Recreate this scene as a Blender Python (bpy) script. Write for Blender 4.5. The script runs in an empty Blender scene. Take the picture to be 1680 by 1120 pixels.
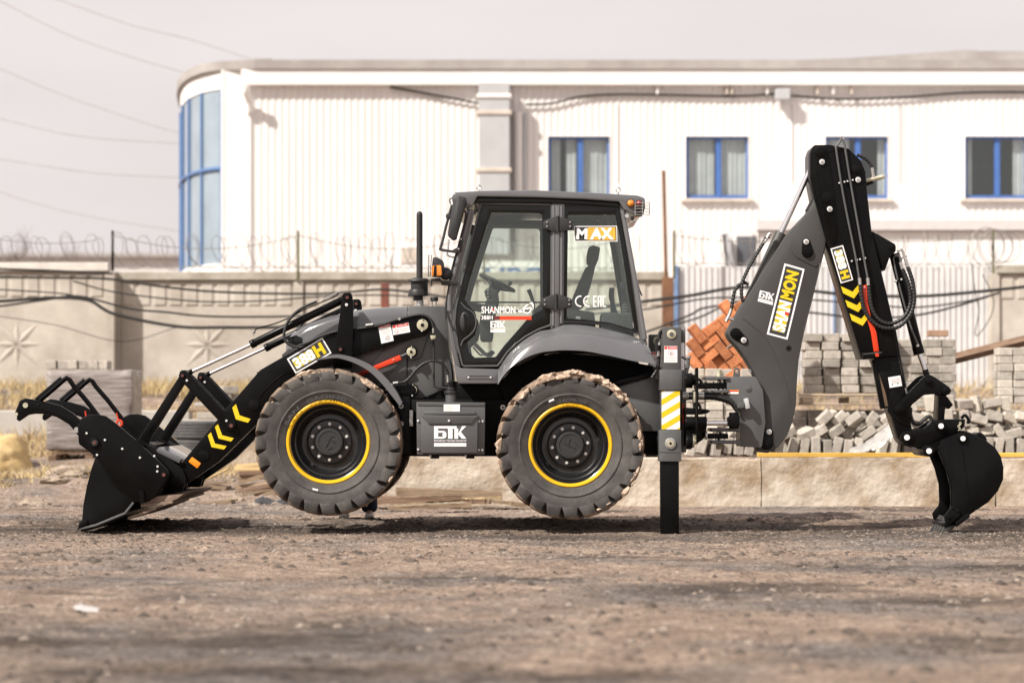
import bpy, bmesh, math, random
import numpy as np
from mathutils import Vector, Matrix

random.seed(7)
R = math.radians
S = bpy.context.scene
COL = S.collection

# ------------------------------------------------------------------ camera, world, sun, exposure
LENS_PX = 3692.0      # focal length measured in photograph pixels
CAM_D = 20.0          # camera stands 20 m in front of the loader's near tyres
CAM_H = 1.105
HORIZON = 672.0
cam_data = bpy.data.cameras.new('camera')
cam = bpy.data.objects.new('camera', cam_data)
COL.objects.link(cam)
cam.location = (0, -CAM_D, CAM_H)
cam.rotation_euler = (R(90), 0, 0)
cam_data.sensor_width = 36
cam_data.lens = 36 * LENS_PX / 1680
cam_data.shift_y = (HORIZON - 560) / 1680
cam_data.clip_start = 0.1
cam_data.clip_end = 3000
cam_data.dof.use_dof = True
cam_data.dof.focus_distance = 20.25
cam_data.dof.aperture_fstop = 1.45
S.camera = cam

SUN_DIR = Vector((0.56, 0.46, -0.69)).normalized()     # the way the light travels
to_sun = -SUN_DIR
elev = math.asin(to_sun.z)
azim = math.atan2(to_sun.x, to_sun.y)
W = bpy.data.worlds.new('World')
S.world = W
W.use_nodes = True
nt = W.node_tree
bg = nt.nodes['Background']
sky = nt.nodes.new('ShaderNodeTexSky')
sky.sky_type = 'NISHITA'
sky.sun_disc = False
sky.sun_elevation = elev
sky.sun_rotation = azim
sky.air_density = 1.6
sky.dust_density = 6.0
mixw = nt.nodes.new('ShaderNodeMix')
mixw.data_type = 'RGBA'
mixw.inputs[0].default_value = 0.9                       # a thin bright overcast veil over the blue
# soft cloud variation in the veil
tcw = nt.nodes.new('ShaderNodeTexCoord')
nzw = nt.nodes.new('ShaderNodeTexNoise')
nzw.inputs['Scale'].default_value = 2.2
nzw.inputs['Detail'].default_value = 4
mpw = nt.nodes.new('ShaderNodeMapping')
mpw.inputs['Scale'].default_value = (1, 1, 4)
rmp = nt.nodes.new('ShaderNodeValToRGB')
rmp.color_ramp.elements[0].position = 0.3
rmp.color_ramp.elements[0].color = (7.0, 6.4, 6.4, 1)
rmp.color_ramp.elements[1].position = 0.7
rmp.color_ramp.elements[1].color = (8.7, 8.0, 7.9, 1)
nt.links.new(tcw.outputs['Generated'], mpw.inputs['Vector'])
nt.links.new(mpw.outputs[0], nzw.inputs['Vector'])
nt.links.new(nzw.outputs['Fac'], rmp.inputs[0])
nt.links.new(sky.outputs[0], mixw.inputs[6])
nt.links.new(rmp.outputs[0], mixw.inputs[7])
nt.links.new(mixw.outputs[2], bg.inputs[0])
bg.inputs[1].default_value = 0.078

sun_data = bpy.data.lights.new('sun', 'SUN')
sun_data.energy = 4.5
sun_data.angle = R(1.6)
sun_data.color = (1.0, 0.945, 0.87)
sun = bpy.data.objects.new('sun', sun_data)
COL.objects.link(sun)
sun.location = (-20, -20, 30)
sun.rotation_euler = SUN_DIR.to_track_quat('-Z', 'Y').to_euler()

S.view_settings.view_transform = 'Standard'
S.view_settings.look = 'None'
S.view_settings.exposure = 0.52
S.view_settings.gamma = 1
S.view_settings.use_curve_mapping = False
S.cycles.use_denoising = True
S.cycles.max_bounces = 8
S.cycles.transparent_max_bounces = 16
S.cycles.caustics_reflective = False
S.cycles.caustics_refractive = False

# ------------------------------------------------------------------ materials
MATS = {}

def mat(name, color, rough=0.5, metal=0.0, var=0.12, scale=6.0, bump=0.0, bscale=40.0, coat=0.0,
        c2=None, edge=(0.35, 0.65), detail=5, rand=0.0, spec=0.5, stretch=None, rvar=0.12):
    if name in MATS:
        return MATS[name]
    m = bpy.data.materials.new(name)
    m.use_nodes = True
    t = m.node_tree
    L = t.links.new
    b = t.nodes['Principled BSDF']
    b.inputs['Roughness'].default_value = rough
    b.inputs['Metallic'].default_value = metal
    b.inputs['Specular IOR Level'].default_value = spec
    if coat:
        b.inputs['Coat Weight'].default_value = coat
        b.inputs['Coat Roughness'].default_value = 0.08
    tc = t.nodes.new('ShaderNodeTexCoord')
    mp = t.nodes.new('ShaderNodeMapping')
    if stretch:
        mp.inputs['Scale'].default_value = stretch
    L(tc.outputs['Object'], mp.inputs['Vector'])
    if rand:
        oi = t.nodes.new('ShaderNodeObjectInfo')
        L(oi.outputs['Location'], mp.inputs['Location'])
    nz = t.nodes.new('ShaderNodeTexNoise')
    nz.inputs['Scale'].default_value = scale
    nz.inputs['Detail'].default_value = detail
    nz.inputs['Roughness'].default_value = 0.62
    L(mp.outputs[0], nz.inputs['Vector'])
    cr = t.nodes.new('ShaderNodeValToRGB')
    cr.color_ramp.elements[0].position = edge[0]
    cr.color_ramp.elements[1].position = edge[1]
    lo = [max(0, c * (1 - var)) for c in color]
    hi = list(c2) if c2 else [c * (1 + var) for c in color]
    if c2:
        lo = list(color)
    cr.color_ramp.elements[0].color = (*lo, 1)
    cr.color_ramp.elements[1].color = (*hi, 1)
    L(nz.outputs['Fac'], cr.inputs[0])
    out = cr.outputs[0]
    if rand:
        hs = t.nodes.new('ShaderNodeHueSaturation')
        mr = t.nodes.new('ShaderNodeMapRange')
        mr.inputs[3].default_value = 1 - rand
        mr.inputs[4].default_value = 1 + rand
        L(oi.outputs['Random'], mr.inputs[0])
        L(mr.outputs[0], hs.inputs['Value'])
        L(out, hs.inputs['Color'])
        out = hs.outputs[0]
    L(out, b.inputs['Base Color'])
    if rvar:
        mr2 = t.nodes.new('ShaderNodeMapRange')
        mr2.inputs[3].default_value = max(0.03, rough - rvar)
        mr2.inputs[4].default_value = min(1, rough + rvar)
        L(nz.outputs['Fac'], mr2.inputs[0])
        L(mr2.outputs[0], b.inputs['Roughness'])
    if bump:
        n2 = t.nodes.new('ShaderNodeTexNoise')
        n2.inputs['Scale'].default_value = bscale
        n2.inputs['Detail'].default_value = 6
        L(mp.outputs[0], n2.inputs['Vector'])
        bp = t.nodes.new('ShaderNodeBump')
        bp.inputs['Strength'].default_value = bump
        bp.inputs['Distance'].default_value = 0.02
        L(n2.outputs['Fac'], bp.inputs['Height'])
        L(bp.outputs[0], b.inputs['Normal'])
    MATS[name] = m
    return m

def glass(name, tint, refl=0.16):
    m = bpy.data.materials.new(name)
    m.use_nodes = True
    t = m.node_tree
    for n in list(t.nodes):
        t.nodes.remove(n)
    L = t.links.new
    o = t.nodes.new('ShaderNodeOutputMaterial')
    tr = t.nodes.new('ShaderNodeBsdfTransparent')
    tr.inputs[0].default_value = (*tint, 1)
    gl = t.nodes.new('ShaderNodeBsdfGlossy')
    gl.inputs['Roughness'].default_value = 0.02
    gl.inputs['Color'].default_value = (0.95, 1, 0.98, 1)
    lw = t.nodes.new('ShaderNodeLayerWeight')
    fr = t.nodes.new('ShaderNodeMath')
    fr.operation = 'POWER'
    fr.inputs[1].default_value = 5
    L(lw.outputs['Facing'], fr.inputs[0])
    ad = t.nodes.new('ShaderNodeMath')
    ad.operation = 'ADD'
    ad.inputs[1].default_value = refl
    mx = t.nodes.new('ShaderNodeMixShader')
    L(fr.outputs[0], ad.inputs[0])
    L(ad.outputs[0], mx.inputs[0])
    L(tr.outputs[0], mx.inputs[1])
    L(gl.outputs[0], mx.inputs[2])
    L(mx.outputs[0], o.inputs[0])
    MATS[name] = m
    return m

M_black = mat('black_paint', (0.0045, 0.0045, 0.0046), 0.28, var=0.3, scale=3, bump=0.02, bscale=120, spec=0.12)
M_blackflat = mat('black_chassis', (0.005, 0.005, 0.005), 0.6, var=0.3, scale=5, spec=0.1)
M_grey = mat('graphite_paint', (0.088, 0.089, 0.090), 0.4, var=0.10, scale=2.6, coat=0.25, bump=0.015, bscale=150)
M_cab = mat('cab_paint', (0.115, 0.116, 0.122), 0.22, var=0.08, scale=2.5, coat=0.6)
M_boom = mat('boom_paint', (0.046, 0.045, 0.0425), 0.55, var=0.09, scale=2.0, bump=0.02, bscale=160)
M_rubber = mat('hose_rubber', (0.012, 0.012, 0.012), 0.5, var=0.2)
M_plastic = mat('black_plastic', (0.026, 0.026, 0.027), 0.5, var=0.15, spec=0.4, bump=0.05, bscale=300)
M_trim = mat('cab_border', (0.005, 0.006, 0.006), 0.12, var=0.1, spec=0.35)
M_chrome = mat('chrome_rod', (0.75, 0.75, 0.77), 0.16, metal=1, var=0.03, rvar=0.05)
M_steel = mat('zinc_steel', (0.52, 0.51, 0.49), 0.4, metal=0.85, var=0.1, scale=30)
M_zinc = mat('passivated_zinc', (0.52, 0.49, 0.36), 0.42, metal=0.35, var=0.15, scale=30)
M_bolt = mat('bright_bolt', (0.68, 0.68, 0.67), 0.42, metal=0.3, var=0.08)
M_pinred = mat('pin_grease', (0.12, 0.035, 0.03), 0.5, var=0.2)
M_yellow = mat('yellow_print', (0.78, 0.55, 0.008), 0.45, var=0.03)
M_rimyel = mat('rim_yellow', (0.78, 0.45, 0.008), 0.35, var=0.05, coat=0.3)
M_gold = mat('gold_print', (0.72, 0.40, 0.05), 0.45, var=0.2, scale=60, stretch=(1, 1, .1))
M_olive = mat('olive_print', (0.62, 0.49, 0.02), 0.45, var=0.06)
M_white = mat('white_print', (0.86, 0.85, 0.84), 0.5, var=0.02)
M_red = mat('red_paint', (0.72, 0.05, 0.012), 0.38, var=0.06)
M_redprint = mat('red_print', (0.70, 0.045, 0.03), 0.5, var=0.05)
M_orange = mat('orange_reflector', (0.95, 0.28, 0.012), 0.35, var=0.08)
M_amber = mat('amber_lens', (0.78, 0.24, 0.02), 0.12, var=0.25, scale=60, coat=0.8)
M_lensred = mat('red_lens', (0.25, 0.02, 0.03), 0.12, var=0.2, scale=50, coat=0.8)
M_greyprint = mat('faint_print', (0.55, 0.53, 0.52), 0.6, var=0.1)
M_darkprint = mat('dark_print', (0.03, 0.03, 0.03), 0.6, var=0.1)
M_seat = mat('seat_fabric', (0.055, 0.057, 0.06), 0.85, var=0.12, scale=30, bump=0.1, bscale=300)
M_teal = mat('control_boot', (0.03, 0.07, 0.085), 0.6, var=0.15)
M_grease = mat('greased_rail', (0.10, 0.065, 0.04), 0.5, var=0.5, scale=12, stretch=(1, 1, .15))
M_glass = glass('cab_glass', (0.925, 0.96, 0.94), 0.055)
M_bglass = glass('window_glass', (0.84, 0.87, 0.88), 0.07)
M_towerglass = mat('tower_glass', (0.27, 0.33, 0.38), 0.06, var=0.1, scale=1, spec=0.9, rvar=0)

# ------------------------------------------------------------------ geometry kit
WLOC = {}
YS = 0.0            # sideways shift of the assembly being built (the digging arm is slid to the near side)

def P(px, py, Y):
    """photograph pixel at a distance of Y metres behind the near tyre face -> place in metres"""
    Y = Y + YS
    d = CAM_D + Y
    return Vector(((px - 840) * d / LENS_PX, Y, CAM_H - (py - HORIZON) * d / LENS_PX))

def px_m(n, Y):
    return n * (CAM_D + Y + YS) / LENS_PX

def thing(name, loc, label, cat, group=None):
    o = bpy.data.objects.new(name, None)
    o.empty_display_size = 0.2
    COL.objects.link(o)
    o.location = loc
    WLOC[o.name] = Vector(loc)
    o['label'] = label
    o['category'] = cat
    if group:
        o['group'] = group
    return o

def tag(o, label=None, cat=None, group=None, kind=None):
    if label: o['label'] = label
    if cat: o['category'] = cat
    if group: o['group'] = group
    if kind: o['kind'] = kind
    return o

def empty_part(name, parent, loc):
    o = bpy.data.objects.new(name, None)
    o.empty_display_size = 0.1
    COL.objects.link(o)
    o.parent = parent
    o.location = Vector(loc) - WLOC[parent.name]
    WLOC[o.name] = Vector(loc)
    return o

def ol(pts, seg=5):
    """outline in pixels; a third number rounds that corner by that many pixels"""
    n = len(pts)
    out = []
    for i, p in enumerate(pts):
        if len(p) < 3 or p[2] <= 0:
            out.append((p[0], p[1]))
            continue
        a = Vector(pts[i - 1][:2]); b = Vector(p[:2]); c = Vector(pts[(i + 1) % n][:2])
        u = (a - b); v = (c - b)
        lu, lv = u.length, v.length
        u.normalize(); v.normalize()
        ang = u.angle(v)
        if ang < 0.05 or ang > math.pi - 0.05:
            out.append((p[0], p[1])); continue
        tdist = min(p[2] / math.tan(ang / 2), lu * 0.49, lv * 0.49)
        r = tdist * math.tan(ang / 2)
        cen = b + (u + v).normalized() * (r / math.sin(ang / 2))
        s0 = b + u * tdist - cen
        s1 = b + v * tdist - cen
        a0 = math.atan2(s0.y, s0.x); a1 = math.atan2(s1.y, s1.x)
        da = (a1 - a0 + math.pi) % (2 * math.pi) - math.pi
        k = max(2, int(seg * abs(da) / 1.2) + 1)
        for j in range(k + 1):
            t = a0 + da * j / k
            out.append((cen.x + r * math.cos(t), cen.y + r * math.sin(t)))
    return out

def circ(cx, cy, r, n=20):
    return [(cx + r * math.cos(2 * math.pi * i / n), cy + r * math.sin(2 * math.pi * i / n)) for i in range(n)]

def spline(pts, k=6):
    pts = [Vector(p) for p in pts]
    if len(pts) < 3:
        return pts
    ext = [pts[0] * 2 - pts[1]] + pts + [pts[-1] * 2 - pts[-2]]
    out = []
    for i in range(1, len(ext) - 2):
        p0, p1, p2, p3 = ext[i - 1:i + 3]
        for j in range(k):
            t = j / k
            out.append(0.5 * ((2 * p1) + (p2 - p0) * t + (2 * p0 - 5 * p1 + 4 * p2 - p3) * t * t + (3 * p1 - p0 - 3 * p2 + p3) * t ** 3))
    out.append(pts[-1])
    return out

class G:
    """collects shapes into one mesh object"""
    def __init__(self):
        self.bm = bmesh.new()
        self.mats = []

    def mi(self, m):
        if m not in self.mats:
            self.mats.append(m)
        return self.mats.index(m)

    def _join(self, bm, m):
        i = self.mi(m)
        for f in bm.faces:
            f.material_index = i
        me = bpy.data.meshes.new('tmp')
        bm.to_mesh(me)
        bm.free()
        self.bm.from_mesh(me)
        bpy.data.meshes.remove(me)

    def _bevel(self, bm, off, seg=2, ang=40):
        bm.normal_update()
        es = [e for e in bm.edges if len(e.link_faces) == 2 and e.calc_face_angle(0) > R(ang)]
        if es:
            bmesh.ops.bevel(bm, geom=es, offset=off, segments=seg, affect='EDGES', profile=0.5, clamp_overlap=True)

    def prism(self, pts, Y0, Y1, m, bev=0.004, holes=(), seg=2, raw=False):
        """pts: pixel outline seen at depth Y0, pushed straight back to Y1 (raw: x,z metres)"""
        bm = bmesh.new()
        def loop(ps):
            vs = []
            for p in ps:
                v = Vector((p[0], Y0 + YS, p[1])) if raw else P(p[0], p[1], Y0)
                vs.append(bm.verts.new(v))
            return vs
        if not holes:
            vs = loop(pts)
            f0 = bm.faces.new(vs)
            base = [f0]
        else:
            es = []
            for ps in [pts] + list(holes):
                vs = loop(ps)
                for i in range(len(vs)):
                    es.append(bm.edges.new((vs[i - 1], vs[i])))
            res = bmesh.ops.triangle_fill(bm, use_beauty=True, use_dissolve=True, edges=es)
            base = [g for g in res['geom'] if isinstance(g, bmesh.types.BMFace)]
        ex = bmesh.ops.extrude_face_region(bm, geom=base)
        for g in ex['geom']:
            if isinstance(g, bmesh.types.BMVert):
                g.co.y = Y1 + YS
        # the source faces stay as the front cap
        bmesh.ops.recalc_face_normals(bm, faces=bm.faces[:])
        if bev:
            self._bevel(bm, bev, seg)
        self._join(bm, m)
        return self

    def box(self, lo, hi, m, bev=0.0, seg=1):
        bm = bmesh.new()
        bmesh.ops.create_cube(bm, size=1)
        lo = Vector(lo); hi = Vector(hi)
        for v in bm.verts:
            v.co = Vector(((lo[i] + hi[i]) / 2 + v.co[i] * (hi[i] - lo[i]) for i in range(3)))
        if bev:
            self._bevel(bm, bev, seg)
        self._join(bm, m)
        return self

    def cyl(self, p0, p1, r, m, n=20, r1=None, bev=0.0):
        p0 = Vector(p0); p1 = Vector(p1)
        bm = bmesh.new()
        bmesh.ops.create_cone(bm, cap_ends=True, segments=n, radius1=r, radius2=r if r1 is None else r1, depth=(p1 - p0).length)
        if bev:
            self._bevel(bm, bev, 2, 60)
        q = (p1 - p0).to_track_quat('Z', 'Y').to_matrix().to_4x4()
        bmesh.ops.transform(bm, matrix=Matrix.Translation((p0 + p1) / 2) @ q, verts=bm.verts[:])
        self._join(bm, m)
        return self

    def pin(self, px, py, Y0, Y1, rpx, m, n=20, bev=0.0):
        a = P(px, py, Y0)
        return self.cyl(a, (a.x, Y1 + YS, a.z), px_m(rpx, Y0), m, n, bev=bev)

    def tube(self, pts, r, m, n=8, k=6, ribs=0, rib=0.12, smooth=True, caps=True):
        ps = spline(pts, k) if smooth else [Vector(p) for p in pts]
        if ribs:          # spiral guard: resample at the rib spacing
            acc = [0]
            for a, b in zip(ps, ps[1:]):
                acc.append(acc[-1] + (b - a).length)
            cnt = max(4, int(acc[-1] / ribs) * 4)
            q = []
            j = 0
            for i in range(cnt + 1):
                t = acc[-1] * i / cnt
                while j < len(acc) - 2 and acc[j + 1] < t:
                    j += 1
                w = (t - acc[j]) / max(1e-9, acc[j + 1] - acc[j])
                q.append(ps[j].lerp(ps[j + 1], min(1, w)))
            ps = q
        bm = bmesh.new()
        up = Vector((0, 1, 0))
        rings = []
        for i, p in enumerate(ps):
            tg = (ps[min(i + 1, len(ps) - 1)] - ps[max(i - 1, 0)]).normalized()
            a = tg.cross(up)
            if a.length < 1e-3:
                a = tg.cross(Vector((0, 0, 1)))
            a.normalize()
            b = tg.cross(a).normalized()
            rr = r(i / (len(ps) - 1)) if callable(r) else r
            if ribs:
                rr *= (1 + rib) if (i % 4) < 2 else (1 - rib)
            rings.append([bm.verts.new(p + (a * math.cos(2 * math.pi * j / n) + b * math.sin(2 * math.pi * j / n)) * rr) for j in range(n)])
        for r0, r1 in zip(rings, rings[1:]):
            for j in range(n):
                bm.faces.new((r0[j], r0[(j + 1) % n], r1[(j + 1) % n], r1[j]))
        if caps:
            bm.faces.new(rings[0][::-1])
            bm.faces.new(rings[-1])
        bmesh.ops.recalc_face_normals(bm, faces=bm.faces[:])
        self._join(bm, m)
        return self

    def ptube(self, pxs, Y, r, m, **kw):
        pts = [P(p[0], p[1], p[2] if len(p) > 2 else Y) for p in pxs]
        return self.tube(pts, r, m, **kw)

    def lathe(self, prof, c, m, n=48, axis='Y', closed=False, caps=True):
        bm = bmesh.new()
        c = Vector(c)
        rings = []
        for (r, h) in prof:
            ring = []
            for i in range(n):
                a = 2 * math.pi * i / n
                if axis == 'Y':
                    v = Vector((r * math.cos(a), h, r * math.sin(a)))
                else:
                    v = Vector((r * math.cos(a), r * math.sin(a), h))
                ring.append(bm.verts.new(c + v))
            rings.append(ring)
        pairs = list(zip(rings, rings[1:]))
        if closed:
            pairs.append((rings[-1], rings[0]))
        for r0, r1 in pairs:
            for i in range(n):
                bm.faces.new((r0[i], r0[(i + 1) % n], r1[(i + 1) % n], r1[i]))
        if not closed and caps:
            if prof[0][0] > 1e-4: bm.faces.new(rings[0])
            if prof[-1][0] > 1e-4: bm.faces.new(rings[-1])
        bmesh.ops.remove_doubles(bm, verts=bm.verts[:], dist=1e-5)
        bmesh.ops.recalc_face_normals(bm, faces=bm.faces[:])
        self._join(bm, m)
        return self

    def loft(self, curves, m, thick=0.0):
        """curves: lists of points of equal length"""
        bm = bmesh.new()
        rows = [[bm.verts.new(p) for p in c] for c in curves]
        for a, b in zip(rows, rows[1:]):
            for i in range(len(a) - 1):
                bm.faces.new((a[i], a[i + 1], b[i + 1], b[i]))
        if thick:
            bmesh.ops.recalc_face_normals(bm, faces=bm.faces[:])
            bmesh.ops.solidify(bm, geom=bm.faces[:], thickness=thick)
        bmesh.ops.recalc_face_normals(bm, faces=bm.faces[:])
        self._join(bm, m)
        return self

    def quad(self, pts, m):
        bm = bmesh.new()
        bm.faces.new([bm.verts.new(p) for p in pts])
        self._join(bm, m)
        return self

    def flat(self, pxs, Y, m):
        """flat print: a thin polygon lying on a face at depth Y"""
        bm = bmesh.new()
        bm.faces.new([bm.verts.new(P(p[0], p[1], Y)) for p in pxs])
        bm.normal_update()
        for f in bm.faces:
            if f.normal.y > 0:
                f.normal_flip()
        self._join(bm, m)
        return self

    def text(self, s, quadpx, Y, m, bold=0.02, u=(0, 1), v=(0, 1)):
        """lettering stretched into a pixel quad (bottom-left, bottom-right, top-right, top-left)"""
        V, FC = text_mesh(s, bold)
        bl, br, tr, tl = [Vector(q) for q in quadpx]
        bm = bmesh.new()
        vs = []
        for (a, b) in V:
            a = u[0] + a * (u[1] - u[0]); b = v[0] + b * (v[1] - v[0])
            lo = bl.lerp(br, a); hi = tl.lerp(tr, a)
            q = lo.lerp(hi, b)
            vs.append(bm.verts.new(P(q.x, q.y, Y)))
        for f in FC:
            try:
                bm.faces.new([vs[i] for i in f])
            except ValueError:
                pass
        bm.normal_update()
        for f in bm.faces:
            if f.normal.y > 0:
                f.normal_flip()
        self._join(bm, m)
        return self

    def mesh(self, name, smooth=32):
        me = bpy.data.meshes.new(name)
        self.bm.to_mesh(me)
        self.bm.free()
        for m in self.mats:
            me.materials.append(m)
        if smooth:
            me.polygons.foreach_set('use_smooth', [True] * len(me.polygons))
            me.set_sharp_from_angle(angle=R(smooth))
        return me

    def build(self, name, parent=None, smooth=32, label=None):
        me = self.mesh(name, smooth)
        o = bpy.data.objects.new(name, me)
        COL.objects.link(o)
        if parent is not None:
            o.parent = parent
            o.location = -WLOC[parent.name]
        WLOC[o.name] = Vector((0, 0, 0))
        if label:
            o['label'] = label
        return o

    def build_thing(self, name, label, cat, group=None, smooth=32):
        """a thing that is one mesh: its origin goes to its base"""
        co = [v.co for v in self.bm.verts]
        lo = Vector((min(c.x for c in co), min(c.y for c in co), min(c.z for c in co)))
        hi = Vector((max(c.x for c in co), max(c.y for c in co), max(c.z for c in co)))
        base = Vector(((lo.x + hi.x) / 2, (lo.y + hi.y) / 2, lo.z))
        for v in self.bm.verts:
            v.co -= base
        me = self.mesh(name, smooth)
        o = bpy.data.objects.new(name, me)
        COL.objects.link(o)
        o.location = base
        WLOC[o.name] = base
        return tag(o, label, cat, group)

TXT = {}

def text_mesh(s, bold):
    key = (s, bold)
    if key in TXT:
        return TXT[key]
    cu = bpy.data.curves.new('txt', 'FONT')
    cu.body = s
    cu.size = 1
    cu.offset = bold
    cu.space_character = 1.04
    cu.resolution_u = 3
    ob = bpy.data.objects.new('txt', cu)
    COL.objects.link(ob)
    dg = bpy.context.evaluated_depsgraph_get()
    me = bpy.data.meshes.new_from_object(ob.evaluated_get(dg))
    V = [(v.co.x, v.co.y) for v in me.vertices]
    FC = [tuple(p.vertices) for p in me.polygons]
    bpy.data.meshes.remove(me)
    bpy.data.objects.remove(ob)
    bpy.data.curves.remove(cu)
    x0 = min(a for a, b in V); x1 = max(a for a, b in V)
    y0 = min(b for a, b in V); y1 = max(b for a, b in V)
    V = [((a - x0) / (x1 - x0), (b - y0) / (y1 - y0)) for a, b in V]
    TXT[key] = (V, FC)
    return TXT[key]

def dup(o, parent=None, off=(0, 0, 0), rot=None):
    """copy an object with its children"""
    c = o.copy()
    COL.objects.link(c)
    if parent is not None:
        c.parent = parent
    c.location = o.location + Vector(off)
    if rot is not None:
        c.rotation_euler = rot
    WLOC[c.name] = WLOC[o.name] + Vector(off)
    for ch in list(o.children):
        k = ch.copy()
        COL.objects.link(k)
        k.parent = c
        WLOC[k.name] = WLOC[ch.name]
        for g in list(ch.children):
            h = g.copy()
            COL.objects.link(h)
            h.parent = k
    return c

def piece(name, me, loc, parent, rot=(0, 0, 0), scale=(1, 1, 1)):
    """a brick, plank ... sharing its mesh with its like"""
    o = bpy.data.objects.new(name, me)
    COL.objects.link(o)
    if parent is not None:
        o.parent = parent
        o.location = Vector(loc) - WLOC[parent.name]
    else:
        o.location = loc
    o.rotation_euler = rot
    o.scale = scale
    WLOC[o.name] = Vector(loc)
    return o

# value noise on numpy arrays
def vnoise(x, y, seed=0):
    xi = np.floor(x).astype(np.int64); yi = np.floor(y).astype(np.int64)
    xf = x - xi; yf = y - yi
    u = xf * xf * (3 - 2 * xf); v = yf * yf * (3 - 2 * yf)
    def h(a, b):
        n = (a * 374761393 + b * 668265263 + seed * 982451653) & 0xffffffff
        n = ((n ^ (n >> 13)) * 1274126177) & 0xffffffff
        return ((n ^ (n >> 16)) & 0xffff) / 65535.0
    return (h(xi, yi) * (1 - u) + h(xi + 1, yi) * u) * (1 - v) + (h(xi, yi + 1) * (1 - u) + h(xi + 1, yi + 1) * u) * v

def fbm(x, y, oct=4, seed=0):
    s = 0; a = 0.5
    for i in range(oct):
        s = s + a * (vnoise(x * 2 ** i, y * 2 ** i, seed + i) - 0.5)
        a *= 0.5
    return s

def raw_mesh(name, V, FC, mats, smooth=None):
    me = bpy.data.meshes.new(name)
    me.from_pydata(V, [], FC)
    for m in mats:
        me.materials.append(m)
    if smooth:
        me.polygons.foreach_set('use_smooth', [True] * len(me.polygons))
        me.set_sharp_from_angle(angle=R(smooth))
    return me

# ------------------------------------------------------------------ ground
WALL_Y = 5.8

def sstep(a, b, x):
    t = np.clip((x - a) / (b - a), 0, 1)
    return t * t * (3 - 2 * t)

def ground_z(x, y, detail=True):
    x = np.asarray(x, float); y = np.asarray(y, float)
    right = sstep(WALL_Y + 0.12, WALL_Y + 0.4, y) * 0.55 + sstep(13, 22, y) * 0.92
    left = sstep(7, 11.9, y) * 0.16 + sstep(11.9, 14.5, y) * 0.22 + sstep(14.5, 22, y) * 1.09
    k = sstep(-2.4, -1.55, x)
    z = left * (1 - k) + right * k
    if detail:
        near = 1 - sstep(WALL_Y - 0.2, WALL_Y + 0.1, y) * k
        z = z + near * (fbm(x * 0.9, y * 1.6, 3, 3) * 0.03 + fbm(x * 5, y * 6, 3, 11) * 0.035)
        rough = vnoise(x * 0.8, y * 0.9, 31)
        z = z + near * rough * (vnoise(x * 14, y * 14, 17) - 0.5) * 0.034
        z = z + near * (vnoise(x * 31, y * 31, 57) - 0.5) * 0.013 * (0.4 + rough)
    # the churned ridge of soil along the back of the working area
        z = z + near * np.exp(-((y - 1.75 - 0.4 * fbm(x * 0.7, y * 0, 2, 5)) / 0.35) ** 2) * (0.015 + 0.045 * vnoise(x * 6, y * 6, 8))
        z = z + (1 - k) * sstep(8.3, 9.3, y) * (1 - sstep(10.3, 11.4, y)) * 0.22 * vnoise(x * 1.2, y * 1.2, 77)
        z = z + sstep(12, 15, y) * fbm(x * 1.3, y * 1.3, 4, 41) * 0.25
    return z

def axis(segs):
    out = [segs[0][0]]
    for a, b, st in segs:
        n = max(1, int(round((b - a) / st)))
        out += [a + (b - a) * (i + 1) / n for i in range(n)]
    return np.array(out)

gx = axis([(-1500, -300, 300), (-300, -60, 60), (-60, -16, 4), (-16, -5.6, 0.35), (-5.6, 5.6, 0.021), (5.6, 16, 0.35), (16, 60, 4), (60, 300, 60), (300, 1500, 300)])
gy = axis([(-300, -40, 65), (-40, -13, 3), (-13, -2.8, 0.06), (-2.8, 3.2, 0.02), (3.2, 5.6, 0.035), (5.6, 6.3, 0.06), (6.3, 26, 0.16), (26, 60, 4), (60, 300, 60), (300, 1800, 300)])
GX, GY = np.meshgrid(gx, gy)
GZ = ground_z(GX, GY)
verts = np.stack([GX, GY, GZ], -1).reshape(-1, 3)
ny, nx = GX.shape
ii = np.arange(ny - 1)[:, None] * nx + np.arange(nx - 1)[None, :]
faces = np.stack([ii, ii + 1, ii + nx + 1, ii + nx], -1).reshape(-1, 4)
gme = bpy.data.meshes.new('ground')
gme.vertices.add(len(verts)); gme.vertices.foreach_set('co', verts.ravel())
gme.loops.add(faces.size); gme.loops.foreach_set('vertex_index', faces.ravel().astype(np.int32))
gme.polygons.add(len(faces))
gme.polygons.foreach_set('loop_start', np.arange(0, faces.size, 4, dtype=np.int32))
gme.update(calc_edges=True)
gme.polygons.foreach_set('use_smooth', [True] * len(faces))

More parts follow.
